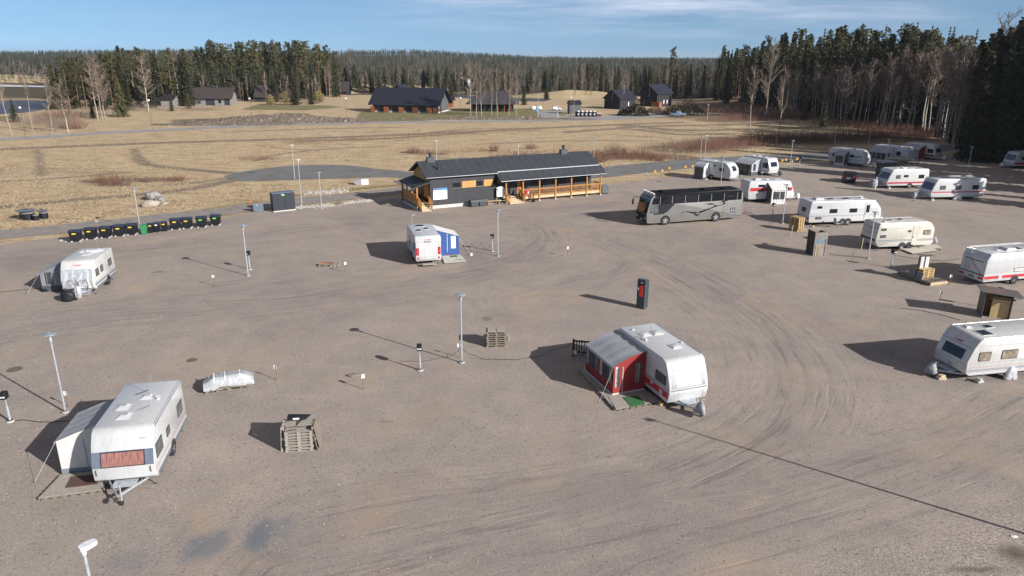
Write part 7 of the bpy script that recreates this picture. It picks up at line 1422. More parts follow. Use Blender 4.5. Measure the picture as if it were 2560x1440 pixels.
# ------------------------------------------------------------ pallets
def pallet_mesh(m, name='pallet'):
    b_ = MB()
    for k in range(5): b_.box(0, -.34 + k * .17, .122, 1.2, (.145, .10, .145, .10, .145)[k], .022, m)
    for x in (-.55, 0, .55):
        b_.box(x, 0, .10, .13, .8, .022, m)
        for y in (-.34, 0, .34): b_.box(x, y, .022, .13, .12, .078, m)
    for y in (-.34, 0, .34): b_.box(0, y, 0, 1.2, .11, .022, m)
    return b_.mesh(name, 0)
PM = {'old': pallet_mesh(greywood), 'new': pallet_mesh(newwood), 'brown': pallet_mesh(oldwood)}
def pallet(kind, loc, rz, label, group=None, rot=None):
    o = bpy.data.objects.new('pallet', PM[kind]); COL.objects.link(o); o.location = loc; o.rotation_euler = rot or (0, 0, rz); return tag(o, label, 'pallet', group)
def stack(kind, p, rz, n, what, group, j=.03, z0=0.013):
    for k in range(n): pallet(kind, (p[0] + rr(-j, j), p[1] + rr(-j, j), z0 + k * .146), rz + rr(-.03, .03), f'{ORD[k] if k < 9 else "topmost"} pallet, counted from below, in the {what}', group)
# S1 : grey stack with the tilted black trough on top (bottom left)
p = at(745, 1131); p = (p.x, p.y + .45, 0); rz = R(8); stack('old', p, rz, 7, 'grey stack below the black trolley', 'grey stack below the black trolley')
c8, s8 = math.cos(rz), math.sin(rz)
pallet('old', (p[0] - .66, p[1] + .02, .62), 0, 'grey pallet leaning upright on the left of the stack below the black trolley', rot=(0, R(-86), rz)); pallet('brown', (p[0] + .70, p[1] + .08, .62), 0, 'brown pallet leaning upright on the right of the stack below the black trolley', rot=(0, R(80), rz))
b_ = MB(); [b_.box(0, -.38 + k * .19, 0, 1.3, .17, .03, greywood) for k in range(5)]; o = b_.build('board_platform'); o.location = (p[0], p[1] + .35, 1.17); o.rotation_euler = (0, 0, rz); tag(o, 'grey boards laid across the stack below the black trolley', 'boards')
o = thing('trolley', 'black trolley with a white label lying on top of the grey pallet stack', 'trolley', (p[0] - .1, p[1] + .45, 1.25), rz); b_ = MB(); b_.add([(-.5, -.16, .0), (.3, -.16, .0), (.3, .16, .0), (-.5, .16, .0), (-.5, -.2, .16), (.55, -.05, .16), (.55, .05, .16), (-.5, .2, .16)], [(3, 2, 1, 0), (4, 5, 6, 7), (0, 1, 5, 4), (1, 2, 6, 5), (2, 3, 7, 6), (3, 0, 4, 7)], blackp); b_.build('tray', o); b_ = MB(); b_.box(-.1, -.19, .05, .28, .02, .08, whitel); b_.build('label', o)
b_ = MB(); b_.path([(.15, -.1, 0), (-.02, -.62, -.02), (.0, -.1, 0)], .014, blackp); b_.path([(-.45, -.95, -.1), (.0, -.9, -.08)], .014, blackp); b_.build('handle', o)
# S2 : wrapped load
a, c = at(517, 985), at(626, 968); cxp, cyp = (a.x + c.x) / 2 - .1, (a.y + c.y) / 2 + .35; rz = math.atan2(c.y - a.y, c.x - a.x)
for k in range(2):
    for s in (-.58, .58): pallet('brown', (cxp + math.cos(rz) * s * 1.02, cyp + math.sin(rz) * s * 1.02, .013 + k * .146), rz + rr(-.04, .04), f'{"lower" if k == 0 else "upper"} {"left" if s < 0 else "right"} grey-brown pallet under the foil-wrapped load', 'pallets under the foil-wrapped load')
v, f = [], []; n, mm = 22, 14; rg = random.Random(9)
for j in range(mm + 1):
    for i in range(n + 1):
        u, w = i / n * 2 - 1, j / mm * 2 - 1; x = u * 1.28; y = w * .48; hh = .52 * (1 - max(0, abs(u) - .62) / .38 * .55) * (1 - max(0, abs(w) - .55) / .45 * .75) * (1 - .22 * max(0, -u)) ; hh += .04 * mnoise.noise(Vector((u * 5, w * 4, 1))) + .02 * math.sin(u * 22 + w * 5); v.append((x, y, max(.02, hh)))
f = [(j * (n + 1) + i, j * (n + 1) + i + 1, (j + 1) * (n + 1) + i + 1, (j + 1) * (n + 1) + i) for j in range(mm) for i in range(n)]
sk = len(v); v += [(x, y, -.12 + rg.uniform(-.05, .05)) for x, y, z in v[:n + 1]]; f += [(i, sk + i, sk + i + 1, i + 1) for i in range(n)]
o = thing('wrapped_load', 'foil-wrapped bundle strapped on low pallets in the left foreground', 'bundle', (cxp, cyp, .33), rz); q_ = bpy.data.objects.new('wrapping', raw_mesh('wrapping', (v, f), mat('plastic_foil', (.40, .42, .44), .28, var=.2, scale=3, bump=.8, bscale=8, coat=.4), True)); COL.objects.link(q_); q_.parent = o
b_ = MB()
for xx in (-.7, -.15, .6): b_.sheet([[(xx + .03 * s, -.50 + y * .1, .04 + (.50 if .1 < y * .1 < .9 else .18)) for y in range(11)] for s in (-1, 1)], whitel)
b_.build('strap', o); b_ = MB(); b_.box(.35, -.62, -.02, 1.5, .10, .04, oldwood, Matrix.Rotation(R(6), 4, 'Y')); b_.build('plank', o)
# S3 : tied stack near centre
p = at(1240, 871); p = (p.x, p.y + .55, 0); stack('brown', p, R(4), 7, 'tied stack right of the central lamp', 'tied stack right of the central lamp')
for k in range(2): pallet('old', (p[0] + .25, p[1] + 1.05, .013 + k * .146 + .0), R(3), f'{"lower" if k == 0 else "upper"} pallet lying behind the tied stack right of the central lamp')
b_ = MB(); b_.box(-.28, 0, 0, .52, .8, .05, greywood); b_.box(.30, 0, 0, .56, .8, .045, greywood); o = b_.build('boards'); o.location = (p[0], p[1], 1.04); o.rotation_euler = (0, 0, R(4)); tag(o, 'grey board lids on the tied stack right of the central lamp', 'boards')
# S4 : flat pallets with red planks
p = at(812, 668); pallet('brown', (p.x - .0, p.y + .5, .013), R(8), 'left flat pallet under red planks, left of the middle caravan'); pallet('old', (p.x + .75, p.y + .72, .013), R(98), 'right flat pallet of slats under red planks')
b_ = MB(); b_.box(0, 0, .0, 1.2, .12, .04, mat('red_plank', (.28, .10, .08), .6)); b_.box(-.1, .2, .03, 1.0, .10, .04, mat('red_plank', (.28, .10, .08), .6), rotz(.3)); b_.box(-.2, -.2, 0, .9, .1, .04, newwood, rotz(-.12)); o = b_.build('planks'); o.location = (p.x, p.y + .55, .17); tag(o, 'loose red and brown planks lying on flat pallets', 'planks')
# S5 : new pallets
p = at(1994, 579); p = (p.x, p.y + .5, 0); stack('new', (p[0] - .0, p[1], 0), R(-62), 9, 'bright new stack behind the coach tail', 'bright new stack behind the coach tail', .015, .16); pallet('new', (p[0] + .3, p[1] - .15, .013), R(20), 'bright new pallet lying askew beneath the new stack')
# S6 : platform with stack and shelves
a = at(2282, 700); b2 = at(2326, 716); c = at(2368, 711); rz = math.atan2(b2.y - a.y, b2.x - a.x)
ux, uy = (c.x - b2.x), (c.y - b2.y); wl = math.hypot(ux, uy); rzp = math.atan2(uy, ux); Pl = thing('pallet_platform', 'low boarded platform of pallets carrying a shelf, before the red-striped caravan at right', 'platform', (b2.x, b2.y, 0), rzp)
b_ = MB(); dl = 3.3; [b_.box(wl / 2, .12 + k * .235, .26, wl, .22, .03, darkply if k % 3 else oldwood) for k in range(14)]; b_.build('deck', Pl); b_ = MB(); b_.box(wl / 2, .03, .10, wl, .05, .17, palewood); b_.box(0, dl / 2, .08, .05, dl, .18, oldwood); b_.box(wl, dl / 2, .08, .05, dl, .18, oldwood); b_.box(wl / 2, .1, 0.0, wl, .08, .05, palewood); b_.box(wl / 2, dl / 2, 0, wl * .9, dl * .95, .08, darkwood); b_.build('frame', Pl)
cs, sn = math.cos(rzp), math.sin(rzp)
def onp(x, y): return (b2.x + cs * x - sn * y, b2.y + sn * x + cs * y)
for k in range(5): q = onp(wl * .48, 1.5); pallet('new', (q[0], q[1], .295 + k * .146), rzp + R(3), f'{ORD[k]} pallet from below in the stack carrying white panels on the platform', 'stack carrying white panels on the platform')
q = onp(wl * .45, 1.6); o = thing('shelf_unit', 'two white upright panels under a slanting board on the pallet platform', 'shelf', (*q, 1.03), rzp); b_ = MB(); b_.box(-.30, 0, .0, .34, .10, .95, offwhite); b_.box(.22, 0, .0, .38, .10, .95, offwhite); b_.build('panel', o); b_ = MB()
for x in (-.52, -.06, .46): b_.box(x, .04, 0, .08, .12, 1.0, darkwood)
b_.build('post', o); b_ = MB(); b_.box(.05, .1, 1.0, 1.45, .5, .03, darkply, Matrix.Rotation(R(6), 4, 'Y')); b_.build('top_board', o)
for k in range(2): q = onp(wl * .48 - .85 + .0, 1.15 + k * .75); b_ = MB(); b_.box(0, 0, 0, .1, .62, .55, palewall); o = b_.build('panel'); o.location = (*q, .295); o.rotation_euler = (0, R(8), rzp); tag(o, f'{"nearer" if k == 0 else "farther"} grey panel leaning on the stack on the platform', 'panel')
# timber decks
def deck(label, corners, h, m, m2=oldwood, boards=8, name='wooden_deck'):
    P4 = [at(x, y, h) for x, y in corners]; o = thing(name, label, 'deck', (P4[0].x, P4[0].y, 0)); b_ = MB(); base = Vector((P4[0].x, P4[0].y, 0))
    for k in range(boards):
        s0, s1 = k / boards + .004, (k + 1) / boards - .004; q_ = [P4[0].lerp(P4[3], s0) - base, P4[1].lerp(P4[2], s0) - base, P4[1].lerp(P4[2], s1) - base, P4[0].lerp(P4[3], s1) - base]
        b_.add([(v_.x, v_.y, h - .025) for v_ in q_] + [(v_.x, v_.y, h) for v_ in q_], [(3, 2, 1, 0), (4, 5, 6, 7), (0, 1, 5, 4), (1, 2, 6, 5), (2, 3, 7, 6), (3, 0, 4, 7)], m)
    b_.build('boards', o, 0); b_ = MB()
    for (i, j) in ((0, 1), (1, 2), (2, 3), (3, 0)):
        for k in range(7):
            q_ = P4[i].lerp(P4[j], (k + .5) / 7) - base; b_.box(q_.x, q_.y, 0, .13, .13, h - .03, m2)
        a_, c_ = P4[i] - base, P4[j] - base; b_.add([(a_.x, a_.y, .0), (c_.x, c_.y, .0), (c_.x, c_.y, .03), (a_.x, a_.y, .03)], [(0, 1, 2, 3)], m2); b_.tube((a_.x, a_.y, h - .05), (c_.x, c_.y, h - .05), .025, .025, m2, 4)
    b_.build('bearers', o, 0); return o
deck('grey board deck on pallets in front of the nearest pale awning', [(96, 1245), (262, 1222), (245, 1176), (152, 1186)], .16, greywood, boards=9)
b_ = MB(); q = [at(x, y, .17) for x, y in ((163, 1220), (245, 1210), (240, 1186), (178, 1192))]; b_.add([tuple(v_) for v_ in q] + [(v_.x, v_.y, .185) for v_ in q], [(4, 5, 6, 7), (0, 1, 5, 4), (1, 2, 6, 5), (2, 3, 7, 6), (3, 0, 4, 7)], brownmat); o = b_.build('doormat'); tag(o, 'brown doormat on the deck of the nearest pale awning', 'doormat')
deck('grey board deck before the door of the dark red awning', [(1540, 1022), (1650, 1002), (1612, 972), (1520, 990)], .16, greywood, boards=6); deck('weathered board walkway along the outer side of the dark red awning', [(1449, 924), (1462, 916), (1545, 1004), (1530, 1014)], .14, greywood, boards=3)
b_ = MB(); q = [at(x, y, .17) for x, y in ((1578, 1017), (1614, 1010), (1596, 990), (1557, 993))]; b_.add([tuple(v_) for v_ in q] + [(v_.x, v_.y, .183) for v_ in q], [(4, 5, 6, 7), (0, 1, 5, 4), (1, 2, 6, 5), (2, 3, 7, 6), (3, 0, 4, 7)], greenmat); o = b_.build('doormat'); tag(o, 'bright green turf mat before the door of the red awning', 'doormat')
deck('pale boarded platform beside the beige twin-axle caravan', [(2281, 633), (2342, 625), (2322, 611), (2246, 619)], .16, mat('pale_platform', (.50, .47, .40), .8, var=.2, scale=4, stretch=(7, 1, 1)), boards=6); deck('smaller pale boarded step joining the platform of the beige caravan', [(2300, 620), (2356, 620), (2340, 611), (2290, 612)], .19, mat('pale_platform', (.50, .47, .40), .8), boards=4)
deck('smooth pale deck in front of the blue awning', [(1111, 657), (1166, 653), (1152, 637), (1104, 640)], .12, mat('pale_grey_deck', (.52, .50, .46), .75, var=.12, scale=3), boards=1)
b_ = MB(); q = [at(x, y, .13) for x, y in ((1126, 643), (1144, 642), (1143, 638.5), (1125, 639.5))]; b_.add([tuple(v_) for v_ in q] + [(v_.x, v_.y, .143) for v_ in q], [(4, 5, 6, 7), (0, 1, 5, 4), (1, 2, 6, 5), (2, 3, 7, 6), (3, 0, 4, 7)], greenmat); o = b_.build('doormat'); tag(o, 'small dark green doormat on the deck of the blue awning', 'doormat')
# ------------------------------------------------------------ kiosk, booth, shelter
o = thing('ticket_machine', 'tall dark pillar machine with a red front panel in the open lot', 'ticket machine', (at(1606, 772).x, at(1606, 772).y + .25, 0), R(58)); mm_ = mat('machine_blue_black', (.035, .05, .065), .4, var=.1)
b_ = MB(); b_.ext([(-.36, 0), (.36, 0), (.36, 2.05), (-.10, 2.22), (-.36, 2.22)], -.30, .30, mm_); b_.build('housing', o, bevel=.012)
b_ = MB(); b_.box(-.365, -.02, .95, .03, .26, .80, mat('machine_red', (.72, .04, .02), .4, var=.04)); b_.build('front_panel', o); b_ = MB(); b_.box(-.37, 0, 1.85, .04, .5, .12, blackp); b_.box(-.38, -.05, 1.96, .03, .2, .02, whitel); b_.box(-.38, .2, 1.4, .02, .05, .2, whitel); b_.build('reader', o)
b_ = MB()
for k in range(5): b_.box(-.33, -.305, .25 + k * .38, .03, .01, .03, whitel)
b_.build('rivet', o)
# booth
bg_ = thing('plywood_booth', 'roofless grey plywood booth with blue spray-painted caravan drawing', 'booth', (at(2045, 640).x, at(2045, 640).y + .6, 0), R(6)); bm_ = mat('booth_plywood', (.30, .27, .23), .8, scale=2, col2=(.20, .18, .16), detail=7)
b_ = MB(); b_.box(-.62, .0, 0, .04, 1.25, 2.25, darkwood); b_.box(.60, 0, 0, .04, 1.25, 2.15, bm_); b_.box(0, .6, 0, 1.2, .04, 2.35, bm_); b_.build('wall', bg_); b_ = MB(); b_.box(.02, -.6, .0, 1.18, .04, 2.2, bm_); fw = b_.build('front_panel', bg_)
b_ = MB(); b_.box(-.28, -.63, .0, .03, .03, 1.15, darkwood); b_.box(-.42, -.63, .0, .02, .03, .95, darkwood); b_.box(.46, -.63, .0, .04, .03, 1.6, darkwood); b_.box(-.35, -.628, .0, .11, .02, 1.1, ply); b_.build('slat', bg_)
bluep = mat('blue_spray_paint', (.03, .28, .50), .7)
lettering(bg_, 'BEULA', .30, Matrix.Translation((0.0, -.626, 1.35)) @ Matrix.Rotation(R(90), 4, 'X'), bluep, depth=.002)
b_ = MB()
for (x0, z0, x1, z1) in ((-.2, 1.58, .3, 1.58), (-.2, 1.58, -.18, 1.85), (-.18, 1.85, .05, 1.88), (.05, 1.88, .3, 1.95), (.3, 1.58, .42, 1.62), (.42, 1.62, .40, 1.95), (.3, 1.95, .42, 1.95), (-.02, 1.65, -.02, 1.85), (.16, 1.65, .16, 1.88), (-.1, 1.72, .1, 1.72)): b_.tube((x0, -.622, z0), (x1, -.622, z1), .016, .016, bluep, 5)
b_.build('drawing', bg_)
# shelter
q = at(2500, 800); o = thing('plywood_shelter', 'plywood shelter with a slanting dark roof and red strip, at the right edge', 'shelter', (q.x, q.y + .8, 0), R(-20)); b_ = MB(); b_.box(-.85, 0, 0, .03, 1.5, 1.85, darkply); b_.box(.85, .1, 0, .03, 1.3, 1.65, darkply); b_.box(0, .75, 0, 1.7, .03, 1.7, ply); b_.build('wall', o); b_ = MB(); b_.box(.25, -.35, 0, 1.1, .03, 1.5, ply); b_.build('inner_panel', o)
b_ = MB(); b_.box(0, 0, 0, 2.6, 1.9, .03, darkply, Matrix.Translation((.1, 0, 1.82)) @ Matrix.Rotation(R(5), 4, 'Y')); b_.box(-.2, -.1, .032, 1.0, .07, .01, mat('red_strip', (.55, .08, .07), .5), Matrix.Translation((.1, 0, 1.82)) @ Matrix.Rotation(R(5), 4, 'Y')); b_.build('roof', o); b_ = MB(); b_.box(.2, -.75, 1.45, 1.5, .06, .09, darkwood); b_.box(1.1, -.8, 1.6, .6, .05, .05, lightgrey); b_.build('beam', o)
# small dark picket panel by the red awning
o = thing('picket_screen', 'dark upright slatted pallet screen behind the red awning', 'screen', at(1456, 893), R(-12)); b_ = MB()
for k in range(8): b_.box(-.52 + k * .15, 0, .05, .07, .03, 1.05 - .03 * (k % 3), darkwood)
b_.box(0, .04, .25, 1.25, .04, .10, darkwood); b_.box(0, .04, .95, 1.25, .04, .10, darkwood); b_.build('slats', o); b_ = MB(); b_.box(-.58, 0, 0, .08, .08, 1.15, darkwood); b_.box(.6, .0, 0, .08, .08, 1.15, darkwood); b_.build('post', o)
# blocks under caravans
for (x, y, s_, lab, m) in [(2352, 948, .3, 'flat wooden blocks under the hitch wheel of the caravan cut off at the right', palewood), (2447, 956, .28, 'grey concrete block under the front corner of the caravan cut off at the right', concrete), (1651, 1013, .2, 'pale wooden block under the red-striped caravan by the deck', newwood), (1724, 1000, .2, 'wooden block under the front of the red-striped caravan', newwood), (2467, 718, .22, 'wooden block under the rear corner of the caravan with ladder', newwood), (2032, 568, .2, 'pale wooden block under the rear of the longest caravan', newwood), (2330, 502, .3, 'concrete block under the front of the longest crimson-striped caravan', concrete), (2287, 502, .2, 'small block under the hitch of the longest crimson-striped caravan', concrete), (2222, 472, .3, 'concrete block under the front of the caravan with bikes', concrete), (2252, 626, .3, 'wooden wedge under the beige caravan', palewood), (1766, 449, .25, 'pale block before the small grey porch tent', palewood)]:
    b_ = MB(); b_.box(0, 0, 0.012, s_ * 1.5, s_, s_ * .5, m); b_.box(.02, .01, .012 + s_ * .5, s_ * 1.1, s_ * .8, s_ * .35, m, rotz(.3)); o = b_.build('support_block', bevel=.01); o.location = at(x, y); o.rotation_euler = (0, 0, rr(0, 1)); tag(o, lab, 'block')
# manholes
for (x, y, r_, lab) in [(37, 924, .40, 'round iron manhole cover by the shadow at the left edge'), (480, 901, .3, 'small round iron cover in the gravel left of centre')]:
    b_ = MB(); b_.lathe([(r_, 0.0), (r_, .025), (r_ * .85, .03), (0, .03)], mat('rusty_iron', (.14, .11, .09), .8, var=.4, scale=20), 20); o = b_.build('manhole_cover'); o.location = at(x, y); tag(o, lab, 'manhole cover')
# chair by the longest caravan
o = thing('camping_chair', 'grey folding camping chair beside the wheels of the longest caravan', 'chair', at(2093, 569), R(15)); b_ = MB(); b_.box(0, 0, .42, .48, .46, .03, greypaint); b_.build('seat', o); b_ = MB(); b_.box(-.05, .0, .45, .05, .46, .62, greypaint, Matrix.Translation((-.22, 0, 0)) @ Matrix.Rotation(R(-8), 4, 'Y')); b_.build('backrest', o)
for sx in (-.2, .22):
    for sy in (-.2, .2): b_ = MB(); b_.tube((sx, sy, .43), (sx * 1.15, sy * 1.1, 0), .014, .014, darktrim, 5); b_.build('leg', o)
# gear at the noses of caravans : bike rack & black bag
o = thing('bike_rack', 'metal bicycle rack with a bike frame at the nose of the silver-sheet caravan', 'bike rack', at(205, 742), R(8)); b_ = MB()
b_.path([(-.5, .1, .35), (-.5, .35, 1.5), (.5, .35, 1.5), (.5, .1, .35), (-.5, .1, .35)], .02, galv); b_.path([(-.5, -.1, .6), (.5, -.1, .6)], .02, galv); b_.path([(-.7, -.15, 1.35), (-.3, .1, 1.5), (.1, -.1, .9), (.6, .0, 1.45), (.75, -.1, .7)], .018, alloy)
for k in range(5): b_.tube((-.1, -.35 + k * .12, .25 + k * .02), (.75, -.35 + k * .12, .25 + k * .02), .015, .015, galv, 5)
b_.build('frame', o); b_ = MB(); a_ = [(.35 * math.cos(k * .524), 0, .35 * math.sin(k * .524)) for k in range(13)]; b_.path([(x + .3, -.12, z + 1.0) for x, y, z in a_], .015, steel_dark); b_.path([(x - .45, -.1, z + 1.0) for x, y, z in a_], .015, steel_dark); b_.build('wheel', o)
def bag(name, lab, x, y, sx, sy, sz, m, rz=0, cat='bag', seed=1):
    v, f = [], []; n, k = 16, 8
    for j in range(k + 1):
        t_ = j / k; r_ = math.sin(math.pi * (.12 + .86 * t_)) ** .6
        for i in range(n): a = 6.283 * i / n; q_ = 1 + .35 * mnoise.noise(Vector((math.cos(a) * 2, math.sin(a) * 2, t_ * 3 + seed * 7))); v.append((sx * r_ * q_ * math.cos(a), sy * r_ * q_ * math.sin(a), sz * (1 - math.cos(math.pi * t_)) / 2))
    f = [(j * n + i, j * n + (i + 1) % n, (j + 1) * n + (i + 1) % n, (j + 1) * n + i) for j in range(k) for i in range(n)] + [tuple(range(k * n, (k + 1) * n))]
    o = bpy.data.objects.new(name, raw_mesh(name, (v, f), m, True)); COL.objects.link(o); o.location = at(x, y); o.rotation_euler = (0, 0, rz); return tag(o, lab, cat)
bag('covered_motor', 'black sacked bundle on the ground at the nose of the silver-sheet caravan', 172, 752, .5, .42, .8, blackp, cat='bundle', seed=2); bag('bag', 'grey plastic sack on the bike rack of the silver-sheet caravan', 198, 744, .25, .22, .9, silverfoil, seed=4)
bag('covered_stove', 'small black bundle on legs below the dark grey awning at left', 116, 728, .35, .3, .35, blackp, cat='bundle', seed=5)
bag('covered_bikes', 'bundle of bicycles under a grey sheet at the nose of the caravan with bikes', 2184, 469, .55, .5, 1.2, mat('mixed_sheet', (.30, .30, .33), .6, var=.6, scale=5), seed=6, cat='bundle'); bag('hitch_bag', 'grey sack over the hitch of the longest crimson-striped caravan', 2284, 497, .30, .30, .9, cover_grey, seed=7); bag('pile', 'small brown heap of debris by the marker with the bluish disc', 884, 940, .35, .2, .12, oldwood, cat='debris', seed=8)
b_ = MB(); b_.box(0, 0, 0, 2.4, 1.0, 1.0, oldwood); b_.box(0, 0, 1.0, 2.5, 1.1, .1, palewood); o = b_.build('planter_box'); o.location = at(2236, 412); o.rotation_euler = (0, 0, R(-35)); tag(o, 'brown wooden box planter before the long pale awning in the shade', 'planter')
o = thing('dark_shed_tent', 'dark box tent behind the caravan with bikes', 'tent', (at(2212, 440).x, at(2212, 440).y, 0), R(8)); b_ = MB(); b_.box(0, 0, 0, 2.2, 1.6, 2.1, canvas_dk); b_.build('walls', o); b_ = MB(); b_.ext([(-1.2, 2.1), (1.2, 2.1), (1.0, 2.3), (-1.0, 2.3)], -.9, .9, greypaint); b_.build('roof', o)
bag('dark_cover', 'dark sheet leaning against the nose of the caravan with bikes', 2200, 452, .6, .5, 1.9, canvas_dk, seed=9, cat='cover')
o = MB(); o.box(0, 0, 0, .06, .06, 1.7, whitel); o = o.build('post'); o.location = at(2187.5, 473); tag(o, 'thin white post at the nose of the caravan with bikes', 'post')
# boulders
def boulder(lab, x, y, sx, sy, sz, m, seed, z=0):
    bmx = bmesh.new(); bmesh.ops.create_icosphere(bmx, subdivisions=4, radius=1)
    for v_ in bmx.verts:
        c = v_.co.copy(); c.x = math.copysign(abs(c.x) ** .8, c.x); c.y = math.copysign(abs(c.y) ** .8, c.y); d = 1 + .30 * mnoise.noise(c * 1.1 + Vector((seed * 3.1, 0, 0))) + .10 * mnoise.noise(c * 3.5 + Vector((seed, 5, 0))); v_.co = Vector((c.x * sx * d, c.y * sy * d, c.z * sz * d))
    me = bpy.data.meshes.new('boulder'); bmx.to_mesh(me); bmx.free(); me.materials.append(m); me.shade_smooth(); o = bpy.data.objects.new('boulder', me); COL.objects.link(o); p = at(x, y); o.location = (p.x, p.y + sy * .6, sz * .55 + z); o.rotation_euler = (0, 0, seed); tag(o, lab, 'boulder')
boulder('dark grey boulder at the back of the boulder group in the field', 381, 500, .85, .6, .62, rock_m, 1, .12); boulder('pale broad boulder at the front of the boulder group', 372, 517, 1.05, .6, .48, rock_pale, .3); boulder('grey rugged boulder at the right of the boulder group', 398, 505, .6, .5, .42, rock_m, 3); boulder('small pale boulder right of the boulder group', 410, 512, .35, .3, .2, rock_pale, 4); boulder('tiny rock at the front of the boulder group', 403, 515, .22, .2, .14, rock_m, 5)
boulder('small stone by the dark dirt path at left', 238, 556, .3, .25, .15, rock_m, 6)
# stones edging the lot (countless)
random.seed(77); v, f = [], []
for _ in range(1300):
    t_ = rr(0, 1); k = random.choice([0, 0, 0, 1, 2]); px, py = [(lerp_tab(740 + 250 * t_, [(740, 519), (800, 517), (860, 510), (930, 502), (990, 498)]), 0), (0, 0), (0, 0)][0] if False else (0, 0)
    if k == 0: px = 735 + 265 * t_; py = lerp_tab(px, [(735, 519), (800, 517), (860, 509), (930, 501), (1000, 497)]) + random.gauss(0, 1.8)
    elif k == 1: px = 150 + 60 * t_; py = lerp_tab(px, [(150, 601), (210, 597)]) + random.gauss(0, 1.2)
    else: px = 760 + 110 * t_; py = 484 - 8 * t_ + random.gauss(0, 2.5)
    p = at(px, py); s_ = rr(.05, .17); o0 = len(v); a0 = rr(0, 6)
    for j, (r_, z_) in enumerate(((1, -.2), (1.05, .25), (.5, .7))):
        for i in range(5): v.append((p.x + s_ * r_ * math.cos(a0 + i * 1.257) * rr(.8, 1.2), p.y + s_ * r_ * math.sin(a0 + i * 1.257) * rr(.8, 1.2), s_ * z_))
    for j in range(2): f += [(o0 + j * 5 + i, o0 + j * 5 + (i + 1) % 5, o0 + j * 5 + 5 + (i + 1) % 5, o0 + j * 5 + 5 + i) for i in range(5)]
    f.append(tuple(range(o0 + 10, o0 + 15)))
o = bpy.data.objects.new('edge_stones', raw_mesh('edge_stones', (v, f), mat('edge_stone', (.42, .39, .36), .9, var=.3, scale=3))); COL.objects.link(o); o['kind'] = 'stuff'; tag(o, 'loose grey stones along the edge of the gravel lot', 'stones')
# concrete well rings
for k, (x, y, r_, h_, lab) in enumerate([(63, 550, .72, .95, 'widest black drum with an overhanging grey disc lid'), (88, 551, .30, .72, 'middle small black drum with open rim'), (107, 547, .42, .85, 'right black drum with an overhanging round lid')]):
    o = thing('drum', lab + ' in the field at left', 'drum', (at(x, y).x, at(x, y).y + r_ * .7, 0), 0, 'black drums in the field at left'); b_ = MB(); b_.lathe([(r_, 0), (r_, h_ * .62), (r_ * .95, h_ * .62), (r_ * .95, h_ * .66), (r_ * .98, h_ * .66), (r_ * .98, h_ * .85), (0, h_ * .85)], blackp, 26); b_.lathe([(r_ * .99, h_ * .72), (r_ * 1.0, h_ * .85), (r_ * .95, h_ * .86)], palewall, 26); b_.build('body', o)
    if k != 1: b_ = MB(); b_.lathe([(r_ * 1.35, h_), (r_ * 1.4, h_ + .04), (r_ * .3, h_ + .10), (0, h_ + .11)], mat('drum_lid', (.14, .16, .19), .5), 26, (-.1, .0, 0)); b_.box(-.1, 0, h_ + .1, r_ * .5, .1, .08, darktrim); b_.build('lid', o)
# white van parts / box in the field behind
o = thing('storage_box', 'white and dark box with a tapering end lying in the field behind the path', 'box', (at(905, 462).x, at(905, 462).y + .4, 0), R(8)); b_ = MB(); b_.box(.35, 0, 0, .95, .8, .72, whitel); b_.build('white_half', o); b_ = MB(); b_.ext([(-.12, 0), (-.12, .72), (-.95, .72), (-1.2, .35), (-.9, 0)], -.38, .38, greypaint); b_.build('dark_half', o)
for k_, (x, y) in enumerate(((1333, 274), (1347, 273.5))): bag('wrapped_bale', ('left', 'right')[k_] + ' white wrapped bale by the track right of the dark cottage', x, y, 1.0, .7, 1.1, whitel, seed=11 + k_, cat='bale')
for (x, y, lab, rz, col) in [(1392, 276, 'small white car on the far side road', .1, whitel)]:
    p = att(x, y); o = thing('parked_van' if 'van' in lab else 'parked_car', lab, 'van' if 'van' in lab else 'car', p, rz); k = .62; b_ = MB(); cp = roundpoly([(-2.4 * k, .3, .1), (2.4 * k, .3, .1), (2.45 * k, .95 * k, .2), (1.7 * k, 1.15 * k, .1), (1.0 * k, 1.9 * k, .3), (-2.35 * k, 1.95 * k, .2)], 3); shell(b_, cp, 1.8, col, .12); b_.build('body', o); 
    b_ = MB()
    for s in (1, -1): b_.ext([(.2, 1.15 * k), (1.4 * k, 1.15 * k), (.9 * k, 1.75 * k), (.2, 1.75 * k)], s * .89, s * .91, glass)
    b_.build('window', o)
    for sx in (-1.5, 1.5):
        for s in (-1, 1): add_wheel(o, sx * k, s * .82, .28, .8)
p = att(1694, 291); o = thing('pickup', 'small blue-grey pickup half hidden in the brush below the branch heap', 'car', p, R(3)); b_ = MB(); shell(b_, roundpoly([(-2.4, .35, .1), (2.4, .35, .1), (2.4, .95, .1), (.9, 1.0, .05), (.4, 1.6, .2), (-.6, 1.6, .2), (-.8, 1.0, .05), (-2.4, 1.0, .1)], 3), 1.8, mat('blue_car', (.12, .18, .28), .3), .1); b_.build('body', o)
for sx in (-1.5, 1.5):
    for s in (-1, 1): add_wheel(o, sx, s * .82, .32, .95)
p = att(1344, 296); o = thing('road_sign', 'blue square road sign on a thin pole by the side road', 'sign', p, 0); b_ = MB(); b_.tube((0, 0, 0), (0, 0, 3.0), .05, .05, lightgrey, 6); b_.build('pole', o); b_ = MB(); b_.box(0, -.07, 2.0, .75, .05, .75, mat('sign_blue', (.05, .25, .6), .5)); b_.box(0, -.10, 2.2, .3, .01, .3, whitel); b_.build('plate', o)
b_ = MB(); b_.lathe([(.16, 0), (.15, 1.5), (0, 1.55)], whitel, 8); o = b_.build('bollard'); o.location = att(1393.5, 294); tag(o, 'white bollard at the mouth of the side road', 'bollard')
